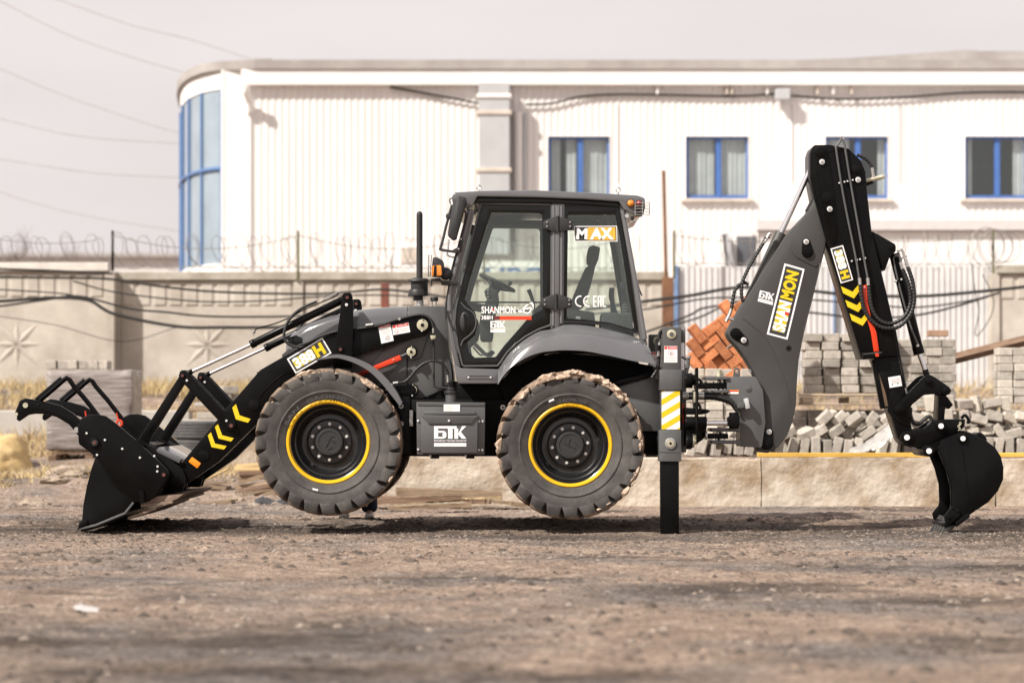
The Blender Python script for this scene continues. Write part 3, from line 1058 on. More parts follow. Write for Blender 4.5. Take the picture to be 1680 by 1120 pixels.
# windows
cw_bm = None
for wi, (a, b) in enumerate(wins):
    x0, x1 = bx(a), bx(b)
    fr = px_m(5, BY); ft = px_m(3.5, BY); mc = px_m(9, BY)
    yf = BY + 0.09
    g = G()
    g.box((x0, yf, wz0), (x0 + fr, yf + 0.07, wz1), M_bframe, 0.008)
    g.box((x1 - ft, yf, wz0), (x1, yf + 0.07, wz1), M_bframe, 0.008)
    g.box((x0 + fr, yf + 0.002, wz1 - ft), (x1 - ft, yf + 0.068, wz1), M_bframe, 0.008)
    g.box((x0 + fr, yf + 0.002, wz0), (x1 - ft, yf + 0.068, wz0 + px_m(6, BY)), M_bframe, 0.008)
    xm = x0 + (x1 - x0) * 0.485
    g.box((xm, yf - 0.01, wz0 + 0.03), (xm + mc, yf + 0.066, wz1 - 0.03), M_bframe, 0.008)
    for (rx0, rx1) in ((x0 - 0.012, x0), (x1, x1 + 0.012)):
        g.box((rx0, BY - 0.02, wz0), (rx1, BY + 0.16, wz1), M_render)
    g.box((x0 - 0.012, BY - 0.02, wz1), (x1 + 0.012, BY + 0.16, wz1 + 0.02), M_render)
    w = g.build('window', bld)
    g = G(); g.box((x0 + 0.02, yf + 0.03, wz0 + 0.02), (xm, yf + 0.04, wz1 - 0.02), M_bglass); g.build('pane', w)
    g = G(); g.box((xm + mc, yf + 0.03, wz0 + 0.02), (x1 - 0.02, yf + 0.04, wz1 - 0.02), M_bglass); g.build('pane', w)
    g = G(); g.box((x0 - 0.12, BY - 0.12, wz0 - 0.09), (x1 + 0.12, BY + 0.15, wz0 - 0.004), M_sill, 0.01); g.build('sill', w)
    # curtains: folded cloth behind the glass
    spans = {0: [(0.02, 0.20), (0.30, 0.46), (0.58, 0.98)], 1: [(0.04, 0.46), (0.54, 0.99)], 2: [(0.02, 0.40), (0.86, 0.99)], 3: [(0.0, 0.14), (0.80, 0.99)], 4: [(0, .4)]}[wi]
    for (u0, u1) in spans:
        xx0, xx1 = x0 + (x1 - x0) * u0, x0 + (x1 - x0) * u1
        n = max(8, int((xx1 - xx0) / 0.02))
        lo = [Vector((xx0 + (xx1 - xx0) * i / n, BY + 0.24 + 0.010 * math.sin(i * 1.05 + wi) + 0.012 * math.sin(i * 0.31), wz0 - 0.1)) for i in range(n + 1)]
        hi = [Vector((p.x, p.y, wz1 + 0.1)) for p in lo]
        g = G(); g.loft([lo, hi], M_curt); g.build('curtain', w, smooth=60)
    g = G(); g.box((x0 - 0.6, BY + 1.2, wz0 - 0.6), (x1 + 0.6, BY + 1.25, wz1 + 0.4), M_room); g.build('room_wall', w)
# curved stair tower corner
def tower_pt(px, Y):
    return P(px, 500, Y).x, Y
crv = [(368, BY), (352, BY + 0.20), (334, BY + 0.62), (318, BY + 1.25), (305, BY + 2.15), (298, BY + 3.3), (296, BY + 4.6), (300, BY + 7)]
cpts = [Vector(tower_pt(p, y) + (0,)) for p, y in crv]
cs = spline(cpts, 5)
def shell(z0, z1, m, off=0.0):
    g = G()
    lo, hi = [], []
    for i, p in enumerate(cs):
        t = (cs[min(i + 1, len(cs) - 1)] - cs[max(0, i - 1)]).normalized()
        nrm = Vector((t.y, -t.x, 0))
        if nrm.x > 0 and nrm.y > 0: nrm = -nrm
        q = p - Vector((-t.y, t.x, 0)) * 0 + Vector((-abs(t.y), -abs(t.x), 0)) * off
        lo.append(Vector((q.x, q.y, z0))); hi.append(Vector((q.x, q.y, z1)))
    g.loft([lo, hi], m, thick=0.02)
    return g
ztg = bz(146)
zbg = bz(432)
shell(ztg, ZE + 0.35, M_render).build('tower_lintel', bld, smooth=60)
shell(BB, zbg, M_render).build('tower_base', bld, smooth=60)
shell(zbg, ztg, M_towerglass, -0.03).build('tower_glazing', bld, smooth=60)
M_tframe = mat('tower_frame', (0.105, 0.19, 0.38), 0.5, var=0.06)
for i in (1, 11, 18, 24, 30):
    p = cs[i]
    g = G(); g.cyl((p.x, p.y, zbg), (p.x, p.y, ztg), 0.038 if i > 1 else 0.06, M_tframe, n=8); g.build('mullion', bld)
zt = bz(276)
g = G(); g.tube([Vector((p.x, p.y - 0.0, zt)) for p in cs], 0.055, M_tframe, n=6, smooth=False); g.build('transom', bld)
g = G(); g.box((bx(362) + 0.02, BY - 0.07, BB), (bx(368), BY + 0.25, bz(116)), M_render); g.build('corner_pier', bld)
# fascia, roof
OV = 0.22
zf0, zf1, zr = bz(141.5), bz(116), bz(101)
g = G(); g.box((bx(397), BY - OV, zf0), (bx(2050), BY - OV + 0.08, zf1), M_fascia, 0.01)
g.box((bx(397), BY - OV + 0.08, zf0 - 0.0), (bx(2050), BY + 0.1, zf0 + 0.04), M_fascia)
g.build('fascia', bld)
def roof_outline(off, z0, z1, m, name):
    pts = [Vector((p.x - (off if i > 8 else off * i / 8), p.y - off * max(0, 1 - i / 22), 0)) for i, p in enumerate(cs)]
    front = [Vector((bx(2050), BY - OV - 0.05, 0)), Vector((bx(420), BY - OV - 0.05, 0)), Vector((bx(395), BY - OV * 0.8, 0))]
    ring = front + pts[2:] + [Vector((bx(2050), BY + 12, 0))]
    g = G()
    bm = bmesh.new()
    lo = [bm.verts.new((p.x, p.y, z0)) for p in ring]
    f = bm.faces.new(lo)
    ex = bmesh.ops.extrude_face_region(bm, geom=[f])
    for q in ex['geom']:
        if isinstance(q, bmesh.types.BMVert): q.co.z = z1
    bmesh.ops.recalc_face_normals(bm, faces=bm.faces[:])
    g._join(bm, m)
    g.build(name, bld, smooth=0)
roof_outline(0.10, zf1 + 0.002, zr, M_roof, 'roof')
# the roof rises to a raised section at the right
g = G()
pr = [(1150, 103), (1390, 96), (1560, 84), (1586, 82), (1606, 84), (2050, 85), (2050, 104), (1150, 104.5)]
g.prism(pr, BY + 0.6, BY + 9, M_roof, bev=0)
g.build('roof_upstand', bld)
g = G(); g.box((bx(418), BY, zr + 0.002), (bx(446), BY + 1, zr + 0.07), M_roof); g.build('roof_hatch', bld)
# duct down the front
d = G()
dx0, dx1 = bx(786), bx(836)
d.box((dx0, BY - 0.60, bz(420)), (dx1, BY - 0.03, zf0 - 0.002), M_duct, 0.01)
duct = d.build('ventilation_duct', bld)
for (yy, mm) in ((163, M_fascia), (190, M_sill), (283, M_sill)):
    g = G(); g.box((dx0 - 0.05, BY - 0.64, bz(yy) - 0.05), (dx1 + 0.05, BY - 0.02, bz(yy) + 0.05), mm, 0.01); g.build('duct_flange', duct)
g = G(); g.cyl((bx(850), BY - 0.1, bz(440)), (bx(850), BY - 0.1, bz(185)), 0.11, M_wall); g.build('downpipe', bld)
g = G(); g.cyl((bx(861), BY - 0.08, bz(312)), (bx(861), BY - 0.08, bz(186)), 0.045, M_duct); g.build('downpipe', bld)
g = G(); g.tube([P(403, 141, BY - 0.5), P(404, 152, BY - 0.45), P(408, 165, BY - 0.2), P(409, 185, BY - 0.1)], 0.09, M_render, k=5); g.build('gutter_spout', bld)
g = G(); g.box((bx(1270), BY - 0.38, bz(167)), (bx(1294), BY - 0.1, bz(149)), M_duct, 0.02); g.build('floodlight', bld)
for q in (1078, 1192, 1200, 1258, 1340, 1366, 1396):
    g = G(); g.box((bx(q) - 0.03, BY - 0.14, bz(156)), (bx(q) + 0.03, BY - 0.02, zf0 - 0.002), M_wall if q % 4 else M_sill, 0.006); g.build('bracket', bld)
for pts in ([(862, 172), (905, 170), (960, 158), (1040, 155), (1200, 158), (1290, 153)], [(1296, 157), (1380, 163), (1480, 160), (1600, 152), (1800, 152)], [(640, 143), (690, 152), (786, 170)]):
    g = G(); g.ptube(pts, BY - 0.08, 0.028, M_cable, n=5); g.build('wall_cable', bld)
for q in (1478, 1014, 1300):
    g = G(); g.box((bx(q) - 0.015, BY - 0.012, bz(300)), (bx(q) + 0.015, BY + 0.03, bz(172)), M_duct); g.build('cladding_joint', bld)

# low annex with flat roof in front of the building, right
AY = 31.5
ax_ = lambda px: P(px, 500, AY).x
az_ = lambda py: P(840, py, AY).z
anx = thing('annex', (ax_(1500), AY, 1.3), 'low white flat roofed annex behind the white metal fence', 'building')
g = G(); g.box((ax_(1178), AY, BB), (ax_(1900), AY + 3, az_(379)), M_render, 0.01); g.build('wall', anx)
g = G(); g.box((ax_(1240), AY - 0.15, az_(378.5)), (ax_(1905), AY + 3.1, az_(361)), mat('annex_edge', (0.62, 0.585, 0.575), 0.7, var=0.05), 0.01); g.build('roof_edge', anx)
g = G(); g.box((ax_(1204), AY - 0.06, az_(440)), (ax_(1244), AY - 0.003, az_(371)), M_fascia, 0.01); w = g.build('window', anx)
g = G(); g.box((ax_(1208), AY - 0.07, az_(438)), (ax_(1240), AY - 0.061, az_(388)), mat('dark_pane', (0.11, 0.115, 0.13), 0.25, var=0.2, scale=1)); g.build('pane', w)
g = G(); g.prism([(1185, 383), (1196, 383), (1206, 440), (1193, 440)], AY - 0.35, AY - 0.02, M_duct, 0.01); g.prism([(1185.5, 384), (1190, 384), (1194, 440), (1192, 440)], AY - 0.36, AY - 0.352, M_darkprint, 0); g.build('slanted_flue', anx)
# air conditioner left of the cab, and the sign on the far wall
g = G(); g.box((P(652, 500, 33).x, 33, P(0, 447, 33).z), (P(692, 500, 33).x, 33.6, P(0, 400, 33).z), M_render, 0.02)
g.box((P(657, 500, 33).x, 32.97, P(0, 432, 33).z), (P(690, 500, 33).x, 32.998, P(0, 407, 33).z), M_sill, 0.01)
g.cyl((P(640, 0, 33).x, 33, 1.2), (P(640, 0, 33).x, 33, P(0, 420, 33).z), 0.05, M_wall)
g.box((P(640, 0, 33).x - 0.2, 33, 1.2), (P(692, 0, 33).x, 33.5, P(0, 447, 33).z), M_render)
g.build_thing('air_conditioner', 'white outdoor air conditioner unit with beige panel above the fence', 'air conditioner')
sg = thing('sign_board', (P(840, 460, 33.5).x, 33.5, P(0, 470, 33.5).z), 'white sign board with large blue letters seen through the cab door glass', 'sign')
g = G(); g.box((P(772, 0, 33.5).x, 33.5, P(0, 475, 33.5).z), (P(912, 0, 33.5).x, 33.6, P(0, 428, 33.5).z), M_render); g.build('board', sg)
g = G()
g.text('UPC', [(796, 464), (890, 464), (890, 438.5), (796, 438.5)], 33.49, mat('sign_blue', (0.04, 0.13, 0.36), 0.5, var=0.05), 0.03)
g.build('lettering', sg)

# far background at left: low shed, bare tree
M_far = mat('far_wall', (0.62, 0.59, 0.58), 0.9, var=0.08, scale=0.3)
fb = thing('far_shed', (P(60, 0, 130).x, 130, 1.3), 'long pale low shed in the hazy distance at far left', 'shed')
g = G(); g.box((P(-200, 0, 130).x, 130, 1), (P(310, 0, 130).x, 140, P(0, 422, 130).z), M_far); g.build('wall', fb)
g = G(); g.box((P(-205, 0, 130).x, 129.5, P(0, 421.9, 130).z), (P(315, 0, 130).x, 141, P(0, 416, 130).z), M_roof); g.build('roof', fb)
tr = thing('bare_tree', (P(35, 0, 95).x, 95, 1.3), 'leafless tree blurred in the distance at far left', 'tree')
M_bark = mat('bark', (0.17, 0.135, 0.12), 0.95, var=0.2)
base = P(20, 0, 95); base.z = 1.0
rg = random.Random(4)
gt = G(); gc = G()
def limb(p, d, l, r, lev):
    q = p + d * l
    (gt if lev < 2 else gc).tube([p, p.lerp(q, 0.5) + Vector((rg.uniform(-.1, .1) * l, rg.uniform(-.1, .1) * l, 0)), q], lambda t: r * (1 - 0.45 * t), M_bark, n=5, k=3)
    if lev < 5:
        for _ in range(3 if lev < 4 else 4):
            dd = (d + Vector((rg.uniform(-0.9, 0.9), rg.uniform(-0.9, 0.9), rg.uniform(-0.15, 0.6)))).normalized()
            limb(q.lerp(p, rg.uniform(0, 0.35)), dd, l * rg.uniform(0.6, 0.85), r * 0.55, lev + 1)
limb(base, Vector((0.1, 0, 1)), 3.2, 0.2, 0)
gt.build('trunk', tr); gc.build('crown', tr)

# ------------------------------------------------------------------ bricks, pavers, pallets
M_paver = mat('paver_concrete', (0.31, 0.28, 0.24), 0.92, var=0.12, scale=14, bump=0.4, bscale=60, rand=0.24, c2=(0.45, 0.41, 0.36))
M_paverl = mat('paver_pale', (0.42, 0.38, 0.325), 0.92, var=0.12, scale=14, bump=0.4, bscale=60, rand=0.2, c2=(0.55, 0.505, 0.44))
M_brick = mat('red_brick', (0.40, 0.13, 0.048), 0.88, var=0.2, scale=12, bump=0.45, bscale=60, rand=0.30, c2=(0.60, 0.235, 0.10))
M_wood = mat('weathered_wood', (0.18, 0.12, 0.076), 0.85, var=0.3, scale=5, stretch=(0.4, 6, 6), bump=0.3, bscale=12, rand=0.25, c2=(0.33, 0.245, 0.165))
M_woody = mat('fresh_wood', (0.52, 0.37, 0.17), 0.8, var=0.2, scale=5, stretch=(0.4, 6, 6), bump=0.2, bscale=12, rand=0.15, c2=(0.64, 0.49, 0.27))
M_woodd = mat('dark_wood', (0.125, 0.075, 0.047), 0.88, var=0.3, scale=4, stretch=(0.4, 6, 6), bump=0.4, bscale=12, rand=0.2, c2=(0.25, 0.165, 0.11))

def box_mesh(name, size, m, bev=0.006):
    g = G()
    h = Vector(size) / 2
    g.box(-h, h, m, bev)
    return g.mesh(name, 30)

paver_me = box_mesh('paver', (0.20, 0.20, 0.105), M_paver, 0.008)
paverl_me = box_mesh('paver', (0.20, 0.11, 0.10), M_paverl, 0.008)
brick_me = box_mesh('brick', (0.245, 0.075, 0.118), M_brick, 0.005)

def paver_stack(px0, px1, py0, py1, Y, label, pitch=0.212, rowh=0.109, me=None, recess=0.05, wob=0.006, seed=1, joint=True):
    rg = random.Random(seed)
    a = P(px0, py1, Y); b = P(px1, py0, Y)
    n = max(1, int(round((b.x - a.x) / pitch))); rows = max(1, int(round((b.z - a.z) / rowh)))
    pt = (b.x - a.x) / n
    t = thing('paver_stack', ((a.x + b.x) / 2, Y + 0.4, a.z), label, 'paver stack', 'stacks of concrete pavers')
    for r in range(rows):
        sh = rg.uniform(-0.012, 0.012)
        for c in range(n):
            for dpt in range(2):
                if r == rows - 1 and rg.random() < 0.12: continue
                x = a.x + (c + 0.5) * pt + sh + rg.uniform(-wob, wob)
                piece('paver', me or paver_me, (x, Y + 0.10 + dpt * 0.21 + (recess if (c + r // 3) % 2 else 0) + rg.uniform(-0.012, 0.012), a.z + (r + 0.5) * rowh), t,
                      (rg.uniform(-.01, .01), rg.uniform(-.015, .015), rg.uniform(-.05, .05)), (pt / pitch * rg.uniform(0.93, 0.985), 1, rg.uniform(0.98, 1.0)))
    return t

def pallet(px0, px1, pyt, Y, label, depth=0.8, mw=None):
    a = P(px0, pyt, Y); b = P(px1, pyt, Y)
    mw = mw or M_wood
    t = thing('pallet', ((a.x + b.x) / 2, Y + depth / 2, a.z - 0.14), label, 'pallet', 'wooden pallets under the stacks')
    w = b.x - a.x
    top = box_mesh('plank', (w, 0.095, 0.022), mw, 0.004)
    blk = box_mesh('block', (0.12, 0.10, 0.078), mw, 0.004)
    for k in range(5):
        piece('plank', top, ((a.x + b.x) / 2, Y + 0.05 + k * (depth - 0.1) / 4, a.z - 0.011), t, (0, random.uniform(-.008, .008), 0))
    for k in range(3):
        piece('plank', top, ((a.x + b.x) / 2, Y + 0.05 + k * (depth - 0.1) / 2, a.z - 0.129), t)
        for j in range(3):
            piece('block', blk, (a.x + 0.07 + j * (w - 0.14) / 2, Y + 0.05 + k * (depth - 0.1) / 2, a.z - 0.078), t)
    return t

# right: big grey stacks on a raised pallet above a collapsed heap
pallet(1318, 1486, 646, 8.3, 'wooden pallet under the wide grey paver stack left of the dipper arm', 1.0, mat('pallet_wood', (0.36, 0.275, 0.19), 0.85, var=0.25, scale=5, stretch=(0.4, 6, 6), rand=0.2, c2=(0.50, 0.41, 0.30)))
paver_stack(1320, 1470, 540, 645, 8.55, 'wide stack of grey pavers with dark gaps on a pallet behind the boom', seed=2)
paver_stack(1474, 1566, 552, 668, 8.75, 'narrower grey paver stack with a brown block on top right of the dipper', recess=0.015, pitch=0.17, seed=3)
g = G(); a = P(1524, 552, 8.75); g.box((a.x, 8.80, a.z + 0.004), (a.x + 0.26, 8.92, a.z + 0.085), mat('brown_block', (0.34, 0.22, 0.15), 0.9, var=0.2), 0.008)
g.build_thing('brown_block', 'single brown block lying on the narrower paver stack', 'block')
paver_stack(1640, 1740, 573, 662, 8.9, 'pale stack of creamy pavers at the far right edge', me=paverl_me, pitch=0.205, rowh=0.103, recess=0.01, seed=4)
paver_stack(1130, 1246, 607, 742, 7.6, 'pale paver stack carrying the orange bricks behind the swing post', me=paverl_me, pitch=0.205, rowh=0.103, recess=0.03, seed=5)
# filler under the raised stacks: the packed lower courses
def block_core(lo, hi, name, label):
    g = G(); g.box(lo, hi, M_paver, 0.01); return g.build_thing(name, label, 'blocks')
base_stack = paver_stack(1300, 1480, 665, 742, 8.7, 'lower courses of grey pavers half buried behind the collapsed heap', seed=6)
paver_stack(1480, 1740, 672, 742, 8.9, 'lowest courses of grey pavers behind the digging bucket', seed=8)

def heap(px0, px1, rows, Y, label, seed, leans=(-0.62, -0.7, -0.55), wild=0.12):
    rg = random.Random(seed)
    t = thing('paver_heap', (P((px0 + px1) / 2, 0, Y).x, Y + 0.2, 0.56), label, 'paver heap', 'collapsed heaps of pavers')
    x0, x1 = P(px0, 0, Y).x, P(px1, 0, Y).x
    for dd in range(2):
        for r in range(rows):
            lean = rg.choice(leans)
            x = x0 + rg.uniform(0, 0.1)
            while x < x1:
                if r == 0:
                    ry = math.pi / 2 + rg.gauss(0.12, 0.09); st = rg.uniform(0.118, 0.15)
                    rz = rg.uniform(-0.15, 0.15)
                else:
                    ry = lean + rg.gauss(0, 0.09) + (1.2 if rg.random() < wild else 0); st = rg.uniform(0.165, 0.21)
                    rz = rg.gauss(0, 0.18)
                if rg.random() > 0.08 + 0.07 * r:
                    piece('paver', paver_me if rg.random() < 0.7 else paverl_me, (x, Y + dd * 0.26 + rg.uniform(-0.06, 0.06) + r * 0.05, 0.56 + 0.105 + r * 0.168 + rg.uniform(-0.02, 0.02)), t,
                          (rg.gauss(0, 0.12) if r else rg.gauss(0, .05), ry, rz))
                x += st
    return t
heap(1290, 1478, 3, 7.25, 'collapsed heap of tilted grey pavers behind the foot of the boom', 11)
heap(1482, 1700, 4, 7.55, 'collapsed heap of jumbled pavers behind the digging bucket', 12, (-0.25, 0.3, 0.05, -0.6), 0.25)
heap(1130, 1285, 2, 6.75, 'row of leaning pavers on the wall behind the stabiliser', 13)

# orange bricks stacked in herringbone
bt = thing('brick_stack', (P(1190, 0, 8).x, 8.2, P(0, 607, 8).z), 'stack of orange bricks laid in herringbone behind the boom foot', 'brick stack')
bl, brt = P(1139, 606, 7.9), P(1262, 500, 7.9)
Lb, Wb = 0.25, 0.1225
def herring(layer, Yd, seed):
    rg = random.Random(seed)
    c45 = math.cos(R(38)); s45 = math.sin(R(38))
    for i in range(-9, 10):
        for j in range(-9, 10):
            for o in (0, 1):
                # classic 2:1 herringbone cell, turned
                if o == 0:
                    u, v, ang = (i + 2 * j) * Wb + i * 0 + Wb, (i * 1 - 2 * j * 0) * Wb + Wb / 2, 0
                    u = i * Wb + j * 4 * Wb * 0.5 * 2 * 0.5 * 2 + Wb; u = i * Wb + j * 4 * Wb + Wb; v = i * Wb + Wb / 2
                else:
                    u = i * Wb + j * 4 * Wb + 2.5 * Wb; v = i * Wb + Wb; ang = math.pi / 2
                    u = i * Wb + j * 4 * Wb + Wb * 2.5; v = (i + 0) * Wb + Wb * 0.0
                x = (bl.x + brt.x) / 2 + u * c45 - v * s45
                z = bl.z + u * s45 + v * c45
                fx_ = (x - bl.x) / (brt.x - bl.x); fz_ = (z - bl.z) / (brt.z - bl.z)
                # silhouette: upright left side, sloping top rising to the right
                if -0.02 < fx_ < 1.05 and -0.08 < fz_ < min(0.66 + 0.62 * fx_, 1.02):
                    if rg.random() < 0.05: continue
                    piece('brick', brick_me, (x + rg.uniform(-.006, .006), Yd + rg.uniform(-0.03, 0.03), z + rg.uniform(-.006, .006)), bt, (rg.uniform(-.06, .06), -(ang + R(38)) + rg.gauss(0, .035), rg.uniform(-.08, .08)), (rg.uniform(.94, 1), 1, rg.uniform(.92, .99)))
brick_me2 = None
herring(0, 7.9, 1); herring(1, 7.985, 2); herring(2, 8.07, 3)

# crumpled film among the pavers
M_film = mat('plastic_film', (0.40, 0.385, 0.365), 0.3, var=0.25, scale=9)
def crumple(name, label, cat, pts, Y, m, amp, seed, depth=0.3):
    """a creased sheet draped between an upper and a lower pixel line"""
    up, lo = pts
    n, k = 26, 10
    rows = []
    for j in range(k + 1):
        row = []
        for i in range(n + 1):
            t = i / n
            def along(ln):
                s = t * (len(ln) - 1); q = min(int(s), len(ln) - 2); return Vector(ln[q]).lerp(Vector(ln[q + 1]), s - q)
            a, b = along(up), along(lo)
            p = a.lerp(b, j / k)
            v = P(p.x, p.y, Y - depth * math.sin(j / k * math.pi / 2))
            v += Vector((0, 1, 0.5)) * float(fbm(np.array(i * 0.45 + seed), np.array(j * 0.5), 4, seed)) * amp
            row.append(v)
        rows.append(row)
    g = G(); g.loft(rows, m, thick=0.004)
    return g.build_thing(name, label, cat, smooth=25)
crumple('plastic_sheet', 'crumpled translucent plastic film on the collapsed pavers', 'plastic sheet', ([(1392, 739), (1425, 722), (1452, 700), (1466, 692)], [(1394, 743), (1420, 742), (1448, 733), (1476, 706)]), 6.95, M_film, 0.10, 3)

g = G(); a = P(1566, 588, 10.5); b = P(1700, 552, 10.5)
g.tube([a, b + Vector((0.3, 0, 0.06))], 0.075, M_woodd, n=4, smooth=False)
g.build_thing('timber_beam', 'long grey timber beam slanting up to the right beside the paver stacks', 'beam')

# left: film wrapped pallet of blocks
M_wrap = mat('stretch_wrap', (0.15, 0.125, 0.112), 0.35, var=0.22, scale=3.0, stretch=(0.5, 1, 4), bump=0.8, bscale=7, c2=(0.34, 0.305, 0.29))
LY = 14.0
pallet(78, 214, 742, LY, 'dark wooden pallet under the film wrapped load at left', depth=1.0, mw=M_woodd)
wl = thing('wrapped_load', (P(146, 0, LY).x, LY + 0.5, P(0, 742, LY).z), 'pallet load of pavers wrapped in greyish stretch film behind the front bucket', 'pallet load')
a = P(74, 741, LY); b = P(217, 606, LY)
rough_block('stretch_film', (a.x, LY, a.z), (b.x, LY + 1.0, b.z), M_wrap, 0.022, 0.06, 33, wl)
top_me = box_mesh('paver', (0.19, 0.2, 0.13), M_paver, 0.008)
for k in range(6):
    piece('paver', top_me, (P(82 + 17 * k, 0, LY).x, LY + 0.25, P(0, 598, LY).z), wl, (0, random.uniform(-.06, .06), random.uniform(-.2, .2)), (0.8, 1, 1))

# old tyres on the ground
M_oldtyre = mat('old_tyre', (0.075, 0.075, 0.077), 0.85, var=0.2, scale=8, bump=0.2, c2=(0.115, 0.113, 0.11))
def old_tyre(px, py, Y, rpx, hpx, label, rot=0.0):
    c = P(px, py, Y); r = px_m(rpx, Y); h = px_m(hpx, Y)
    t = thing('old_tyre', c, label, 'tyre', 'old tyres dumped by the slabs')
    prof = [(r * 0.60, 0.05 * h), (r * 0.75, 0.0), (r * 0.93, 0.06 * h)]
    for k in range(5):
        z = 0.16 + 0.17 * k
        prof += [(r * 0.995, z * h - 0.05 * h), (r, z * h + 0.05 * h), (r * 0.965, z * h + 0.07 * h), (r * 0.965, z * h + 0.10 * h)]
    prof += [(r * 0.93, 0.96 * h), (r * 0.75, h), (r * 0.60, 0.95 * h)]
    g = G(); g.lathe([(a, b) for a, b in prof], c, M_oldtyre, 40, 'Z', closed=True)
    o = g.build('carcass', t)
    return t
old_tyre(322, 748, 13.6, 41, 28, 'worn grey tyre lying flat on the ground under another tyre')
old_tyre(324, 720, 13.6, 42, 30, 'worn grey tyre lying on top of another tyre behind the lift arm')

# slabs behind the tyres
ss = thing('slab_stack', (P(350, 0, 16).x, 16.4, P(0, 700, 16).z), 'stack of pale concrete slabs and boards behind the old tyres', 'slab stack')
for k, (x0, x1, y0, y1, m) in enumerate([(300, 392, 688, 700, M_conc), (322, 400, 676, 687, M_paverl), (305, 398, 668, 675, M_wood), (318, 410, 660, 667, M_conc), (330, 404, 646, 659, M_paverl), (292, 420, 702, 730, M_conc)]):
    a, b = P(x0, y1, 16), P(x1, y0, 16)
    g = G(); g.box((a.x, 16 + 0.03 * k, a.z), (b.x, 16.9, b.z), m, 0.012); g.build('slab', ss)
pv = box_mesh('paver', (0.24, 0.2, 0.12), M_paver, 0.008)
for k, (x, y) in enumerate([(345, 634), (360, 633), (378, 632), (368, 645)]):
    piece('paver', pv, P(x, y + 7, 16.1), ss, (0, random.uniform(-.1, .1), random.uniform(-.4, .4)))
rough_block('slab', (P(350, 0, 13).x, 13, 0.15), (P(425, 0, 13).x, 13.4, P(0, 700, 13).z), M_oldconc, 0.03, 0.1, 91, ss)

# plank piles
def plank_pile(label, specs, Y, zbase):
    xs = [P((s[0] + s[2]) / 2, 0, Y).x for s in specs]
    t = thing('plank_pile', (sum(xs) / len(xs), Y, zbase), label, 'plank pile', 'piles of scrap planks')
    for k, (x0, y0, x1, y1, th, m) in enumerate(specs):
        a, b = P(x0, y0, Y + 0.03 * (k % 3)), P(x1, y1, Y + 0.03 * (k % 3))
        ln = (b - a).length; h = px_m(th, Y)
        me = box_mesh('plank', (ln, 0.16 + 0.05 * (k % 3), h), m, 0.004)
        piece('plank', me, (a + b) / 2, t, (0, -math.atan2(b.z - a.z, b.x - a.x), 0.06 * ((k * 7) % 5 - 2)))
    return t
plank_pile('pile of fresh and grey planks beside the front tyre', [
    (388, 764, 470, 758, 5, M_woody), (386, 769, 470, 767, 6, M_woody), (392, 776, 470, 772, 8, M_woodd), (390, 783, 470, 780, 6, M_wood),
    (391, 791, 470, 775, 5, M_wood), (390, 799, 470, 786, 6, M_wood), (392, 806, 470, 792, 5, M_woodd), (398, 812, 470, 796, 5, M_wood), (402, 818, 470, 806, 10, M_wood)], 8.3, 0.02)
plank_pile('low pile of weathered boards under the lift arm', [
    (300, 822, 352, 818, 6, M_wood), (302, 811, 370, 806, 6, M_wood), (310, 800, 372, 790, 4, M_wood), (330, 790, 376, 768, 3, M_woody), (306, 816, 372, 815, 5, M_woodd), (320, 796, 376, 800, 6, M_wood)], 8.8, 0.02)

def board(label, p0, p1, th, Y, m, w=0.16, name='board', rz=0.0):
    a, b = P(*p0, Y), P(*p1, Y)
    g = G()
    ln = (b - a).length
    bm = bmesh.new(); bmesh.ops.create_cube(bm, size=1)
    for v in bm.verts: v.co = Vector((v.co.x * ln, v.co.y * w, v.co.z * px_m(th, Y)))
    es = [e for e in bm.edges if abs((e.verts[0].co - e.verts[1].co).x) > 0.1]
    bmesh.ops.subdivide_edges(bm, edges=es, cuts=14)
    rg = random.Random(label)
    for v in bm.verts:
        v.co += Vector((rg.uniform(-.02, .02) if abs(v.co.x) > ln * 0.49 else 0, rg.uniform(-.006, .006), rg.uniform(-.007, .007)))
    bm.transform(Matrix.Translation((a + b) / 2) @ Matrix.Rotation(-math.atan2(b.z - a.z, b.x - a.x), 4, 'Y') @ Matrix.Rotation(rz, 4, 'Z'))
    g._join(bm, m)
    return g.build_thing(name, label, 'board', 'loose timber between the wheels', smooth=20)
board('thick squared timber leaning against the concrete wall between the wheels', (650, 806), (822, 813), 15, 5.55, M_wood, 0.14, 'timber')
board('dark edged plank lying in front of the thick timber', (604, 823), (756, 815), 9, 5.1, M_woodd, 0.2, rz=0.02)
board('thin pale plank lying nearest on the soil between the wheels', (636, 833), (772, 828), 7, 4.4, M_wood, 0.16, rz=0.05)
board('short pale board end beside the rear tyre', (800, 820), (862, 828), 6, 5.0, M_wood, 0.2, rz=0.1)
board('charred wood stump between the pale boards', (766, 822), (806, 822), 7, 5.05, M_woodd, 0.1, 'wood_scrap')
board('long yellowish stick on the ground behind the digging bucket', (1572, 862), (1682, 852), 6, 3.6, M_woody, 0.08, 'stick')

